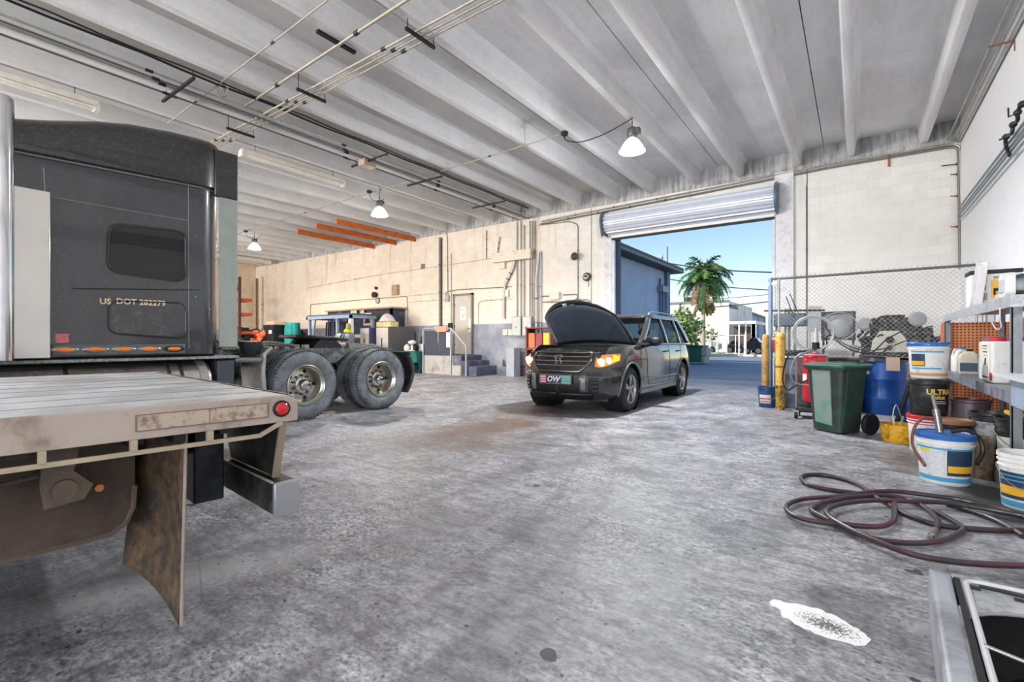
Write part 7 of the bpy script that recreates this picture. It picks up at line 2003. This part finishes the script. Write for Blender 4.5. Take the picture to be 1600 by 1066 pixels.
# cars
def far_car(label, px0, px1, Y, h, m, flip=1):
    X0, X1 = ZG(px0, Y), ZG(px1, Y)
    Lc = X1 - X0
    t = thing('car', label, 'car', ((X0 + X1) / 2, Y, 0))
    prof = [(-.5, .28), (-.5, .62), (-.42, .72), (-.24, .78), (-.10, 1.0), (.20, 1.0), (.36, .76), (.48, .70), (.5, .55), (.5, .28)]
    make('body', MB().prism([(u * Lc * flip, v_ * h) for u, v_ in prof], lambda u, v_, w__: Vector((u, w__, v_)), -.85, .85), m, t, bevel=.06)
    make('side_window', MB().prism([(u * Lc * flip, v_ * h) for u, v_ in ((-.20, .78), (-.09, .96), (.18, .96), (.30, .78))], lambda u, v_, w__: Vector((u, w__, v_)), -.87, -.84), mat('far_window', (40, 48, 56), .15), t)
    for u in (-.31, .31):
        w_ = make('wheel', MB().cyl((u * Lc, -.9, .34), (u * Lc, -.68, .34), .34, n=20), BLACK, t)
        make('hubcap', MB().cyl((u * Lc, -.92, .34), (u * Lc, -.9, .34), .2, n=16), ALLOY, w_)
    return t
far_car('white car parked across the street left of the palm trunk', 1074, 1125, 47.5, 1.45, mat('white_car_paint', (236, 232, 226), .25, coat=.6), -1)
far_car('black car parked in front of the canopy across the street', 1164, 1193, 46.5, 1.45, mat('black_car_paint', (36, 38, 42), .2, coat=.8))
far_car('dark red low car behind the fence right of the palm trunk', 1139, 1163, 50.5, 1.2, mat('maroon_car_paint', (128, 78, 66), .35, coat=.4), -1)
far_car('dark blue car at the far right behind the black car', 1186, 1200, 60, 1.7, mat('blue_car_paint', (44, 56, 84), .3, coat=.4))
# street fence
ft = thing('metal_fence', 'low white metal fence along the far side of the street', 'fence', (ZG(1060, 43.5), 43.5, 0))
fx1 = ZG(1163, 43.5) - ft.location.x
FWm = mat('fence_white', (226, 224, 220), .5)
pieces('rail', MB().box(0, fx1, -.02, .02, 1.62, 1.68).box(0, fx1, -.02, .02, .12, .16), FWm, ft)
for k in range(9): make('post', MB().box(fx1 * k / 8 - .035, fx1 * k / 8 + .035, -.035, .035, 0, 1.7), FWm, ft)
for k in (0, 1): make('tall_post', MB().box(fx1 + .05 - .5 * k, fx1 + .16 - .5 * k, -.06, .06, 0, 2.7), FWm, ft)
# kerb and grass strip
struct('trim_kerb', MB().box(-40, 20, 40.6, 41.2, -.02, .14), mat('kerb_sunlit', (222, 212, 196), .85))
o = tag(make('grass_verge', MB().box(-5.5, 1.2, -1.0, 1.2, 0, .16), mat('grass_green', (150, 156, 84), .9, var=.3, scale=6, bmp=.6)), 'strip of grass at the foot of the palm', 'grass', kind='stuff'); o.location = (ZG(1098, 44) + .8, 45, 0)
o = tag(make('pale_triangle', MB().prism([(-3.2, 0), (0, -.8), (.8, .9)], lambda u, v_, w__: Vector((u, v_, w__)), -.02, -.012), mat('pale_road_patch', (222, 216, 206), .9)), 'pale triangular patch on the asphalt beside the bollards', 'road marking'); o.location = (ZG(1195, 29), 29.4, 0)  # flat pale triangle laid over the asphalt
# dumpster
dp = thing('dumpster', 'dark green dumpster on the asphalt behind the SUV', 'dumpster', (ZG(1090, 26), 26, 0))
make('bin_body', MB().prism([(-1.0, .08), (.28, .08), (.36, .88), (-1.0, .88)], lambda u, v_, w__: Vector((u, w__, v_)), -.5, .7), mat('dumpster_green', (16, 88, 72), .45, var=.15), dp, bevel=.02)
make('bin_lid', MB().box(-1.02, .38, -.54, .74, .88, .95), mat('dumpster_lid', (40, 60, 58), .5), dp, bevel=.01)
pieces('side_pocket', MB().box(.32, .55, -.5, .5, .45, .80).box(.28, .46, -.45, .5, .04, .42), mat('pale_side', (150, 156, 150), .6, var=.3, scale=8), dp)
# palm
pm = thing('palm_tree', 'royal palm with dense green crown and browning fronds across the yard', 'tree', (ZG(1098, 42), 42, 0))
pz = PY(1100, 430, 42).z
make('trunk', MB().tube([(0, 0, 0), (.03, 0, pz * .3), (.06, 0, pz * .62), (.08, 0, pz - 2.2)], [.24, .18, .16, .15], 12), mat('palm_trunk', (196, 180, 158), .9, var=.2, scale=5), pm)
make('crownshaft', MB().tube([(.08, 0, pz - 2.3), (.10, 0, pz - 1.2), (.12, 0, pz - .2)], [.17, .22, .10], 12), mat('crownshaft_green', (150, 168, 84), .5, var=.1), pm)
make('flower_stalks', (lambda m_: [m_.tube([(.09, 0, pz - 2.3), (.09 + .7 * cos(a), .5 * sin(a), pz - 2.5 - .25 * (k % 3)), (.09 + .85 * cos(a), .6 * sin(a), pz - 3.0 - .2 * (k % 3))], [.05, .16, .10], 6) for k, a in enumerate([2 * pi * q / 9 for q in range(9)])] and m_)(MB()), mat('stalk_olive', (140, 132, 78), .9, var=.3, scale=5), pm)['kind'] = 'stuff'
rn = random.Random(21)
PGm = [mat('frond_green', (96, 132, 54), .6, var=.25, scale=2), mat('frond_dark', (52, 92, 44), .6, var=.25, scale=2), mat('frond_brown', (150, 122, 84), .8, var=.25, scale=2)]
for k in range(46):
    az = 2 * pi * k / 46 * 7.15
    el = rn.uniform(-5, 80) if k < 34 else rn.uniform(-50, -5)
    Ln = rn.uniform(2.5, 3.1) * (.85 if el > 55 else 1)
    h = Vector((cos(az), sin(az), 0)); sd = Vector((-sin(az), cos(az), 0))
    pts = []; d = h * cos(radians(el)) + Vector((0, 0, sin(radians(el)))); p = Vector((.1, 0, pz - .2))
    for j in range(11):
        pts.append(p.copy()); p = p + d * (Ln / 10)
        d = (d + Vector((0, 0, -.165 - .02 * j))).normalized()
    mb = MB().tube(pts, [.035 - .0028 * j for j in range(11)], 5)
    for j in range(44):
        t_ = .12 + .88 * j / 44; f_ = t_ * 10; i0 = min(9, int(f_)); q = pts[i0].lerp(pts[i0 + 1], f_ - i0)
        tg = (pts[i0 + 1] - pts[i0]).normalized()
        ll = .62 * (sin(pi * min(1, t_ * .9 + .1)) ** .6) + .08
        for s_ in (1, -1):
            e = q + (sd * s_ * rn.uniform(.55, 1.0) + tg * .55 + Vector((0, 0, rn.uniform(-.9, .15)))) .normalized() * ll
            wv = tg * .05
            mb.add([q - wv, q + wv, e], [(0, 1, 2)])
    make('frond', mb, PGm[2] if k >= 41 else PGm[k % 2 if k % 3 else 0], pm)
# bush / small tree behind the SUV
def leafy(label, name, loc, rx, ry, rz_, zc, n_leaf, m, seed, trunk=True):
    t = thing(name, label, 'tree', loc)
    rn = random.Random(seed); mb = MB()
    for k in range(n_leaf):
        d = Vector((rn.gauss(0, 1), rn.gauss(0, 1), rn.gauss(0, 1))).normalized()
        rr = rn.uniform(.55, 1.0) + .10 * sin(5 * d.x + seed) + .1 * sin(7 * d.z)
        c_ = Vector((d.x * rx, d.y * ry, d.z * rz_)) * rr + Vector((0, 0, zc))
        a = Vector((rn.uniform(-1, 1), rn.uniform(-1, 1), rn.uniform(-1, 1))).normalized() * rn.uniform(.12, .26)
        b_ = a.cross(d).normalized() * rn.uniform(.07, .13)
        mb.add([c_ - a, c_ + b_, c_ + a, c_ - b_], [(0, 1, 2, 3)])
    make('foliage', mb, m, t)['kind'] = 'stuff'
    mb = MB().tube([(0, 0, 0), (.05, 0, zc * .6), (0, 0, zc)], [.12, .09, .05], 8)
    for k in range(6):
        a = 2 * pi * k / 6; mb.tube([(0, 0, zc * .6), (rx * .5 * cos(a), ry * .5 * sin(a), zc + rz_ * .3)], .03, 5)
    make('trunk', mb, mat('bark', (110, 94, 78), .9), t)
LF = mat('sunny_leaf', (128, 150, 82), .6, var=.35, scale=3)
LF2 = mat('tall_leaf', (110, 146, 60), .6, var=.3, scale=3)
leafy('round leafy small tree beside the white building, above the SUV tail', 'small_tree', (ZG(1066, 38), 38, 0), 1.55, 1.3, 1.75, 2.05, 1500, LF, 2)
leafy('tall tree whose top shows over the blue-grey roof, left one', 'tree', (ZG(988, 40), 40, 0), .9, 1, 1.0, 7.6, 350, LF2, 5)
leafy('tall tree whose top shows over the blue-grey roof, right one', 'tree', (ZG(1011, 42), 42, 0), .8, 1, 1.2, 7.3, 350, LF2, 6)
leafy('pale thin shrub against the sunlit white wall', 'shrub', (ZG(1108, 52), 52, 0), .9, .5, 1.2, 1.6, 160, LF, 8)
# utility pole stub and wires
up = thing('utility_pole', 'utility pole with a pale insulator behind the blue-grey roof', 'pole', (ZG(1034, 34), 34, 0))
make('pole', MB().cyl((0, 0, 0), (0, 0, PY(1034, 402, 34).z), .10, n=10), mat('pole_grey', (156, 160, 162), .7), up)
make('insulator', MB().box(-.35, .1, -.06, .06, PY(1034, 416, 34).z, PY(1034, 412, 34).z).ball((0, 0, PY(1034, 402, 34).z), .16, 8, (.6, .6, 1.6)), mat('insulator_pale', (206, 210, 210), .5), up)
def wire(label, pix, Y, r):
    pts = [PY(x, y, Y + i * .0) for i, (x, y) in enumerate(pix)]
    o = make('power_line', MB().tube(smooth_path([p - pts[0] for p in pts], 6), r, 6), mat('wire_dark', (58, 60, 66), .6)); o.location = pts[0]
    tag(o, label, 'power line')
wire('thick twisted power line crossing in front of the palm crown', [(1036, 410), (1080, 417), (1140, 423), (1215, 426)], 36, .045)
wire('power line sagging just below the palm crown', [(960, 414), (1010, 428), (1050, 437), (1100, 444), (1150, 450), (1215, 454)], 36, .035)
wire('thin power line above the annex roof at the right', [(1115, 468), (1160, 464), (1215, 459)], 52, .03)
wire('lower thick power line above the annex roof at the right', [(1090, 482), (1140, 478), (1170, 475), (1215, 470)], 50, .05)
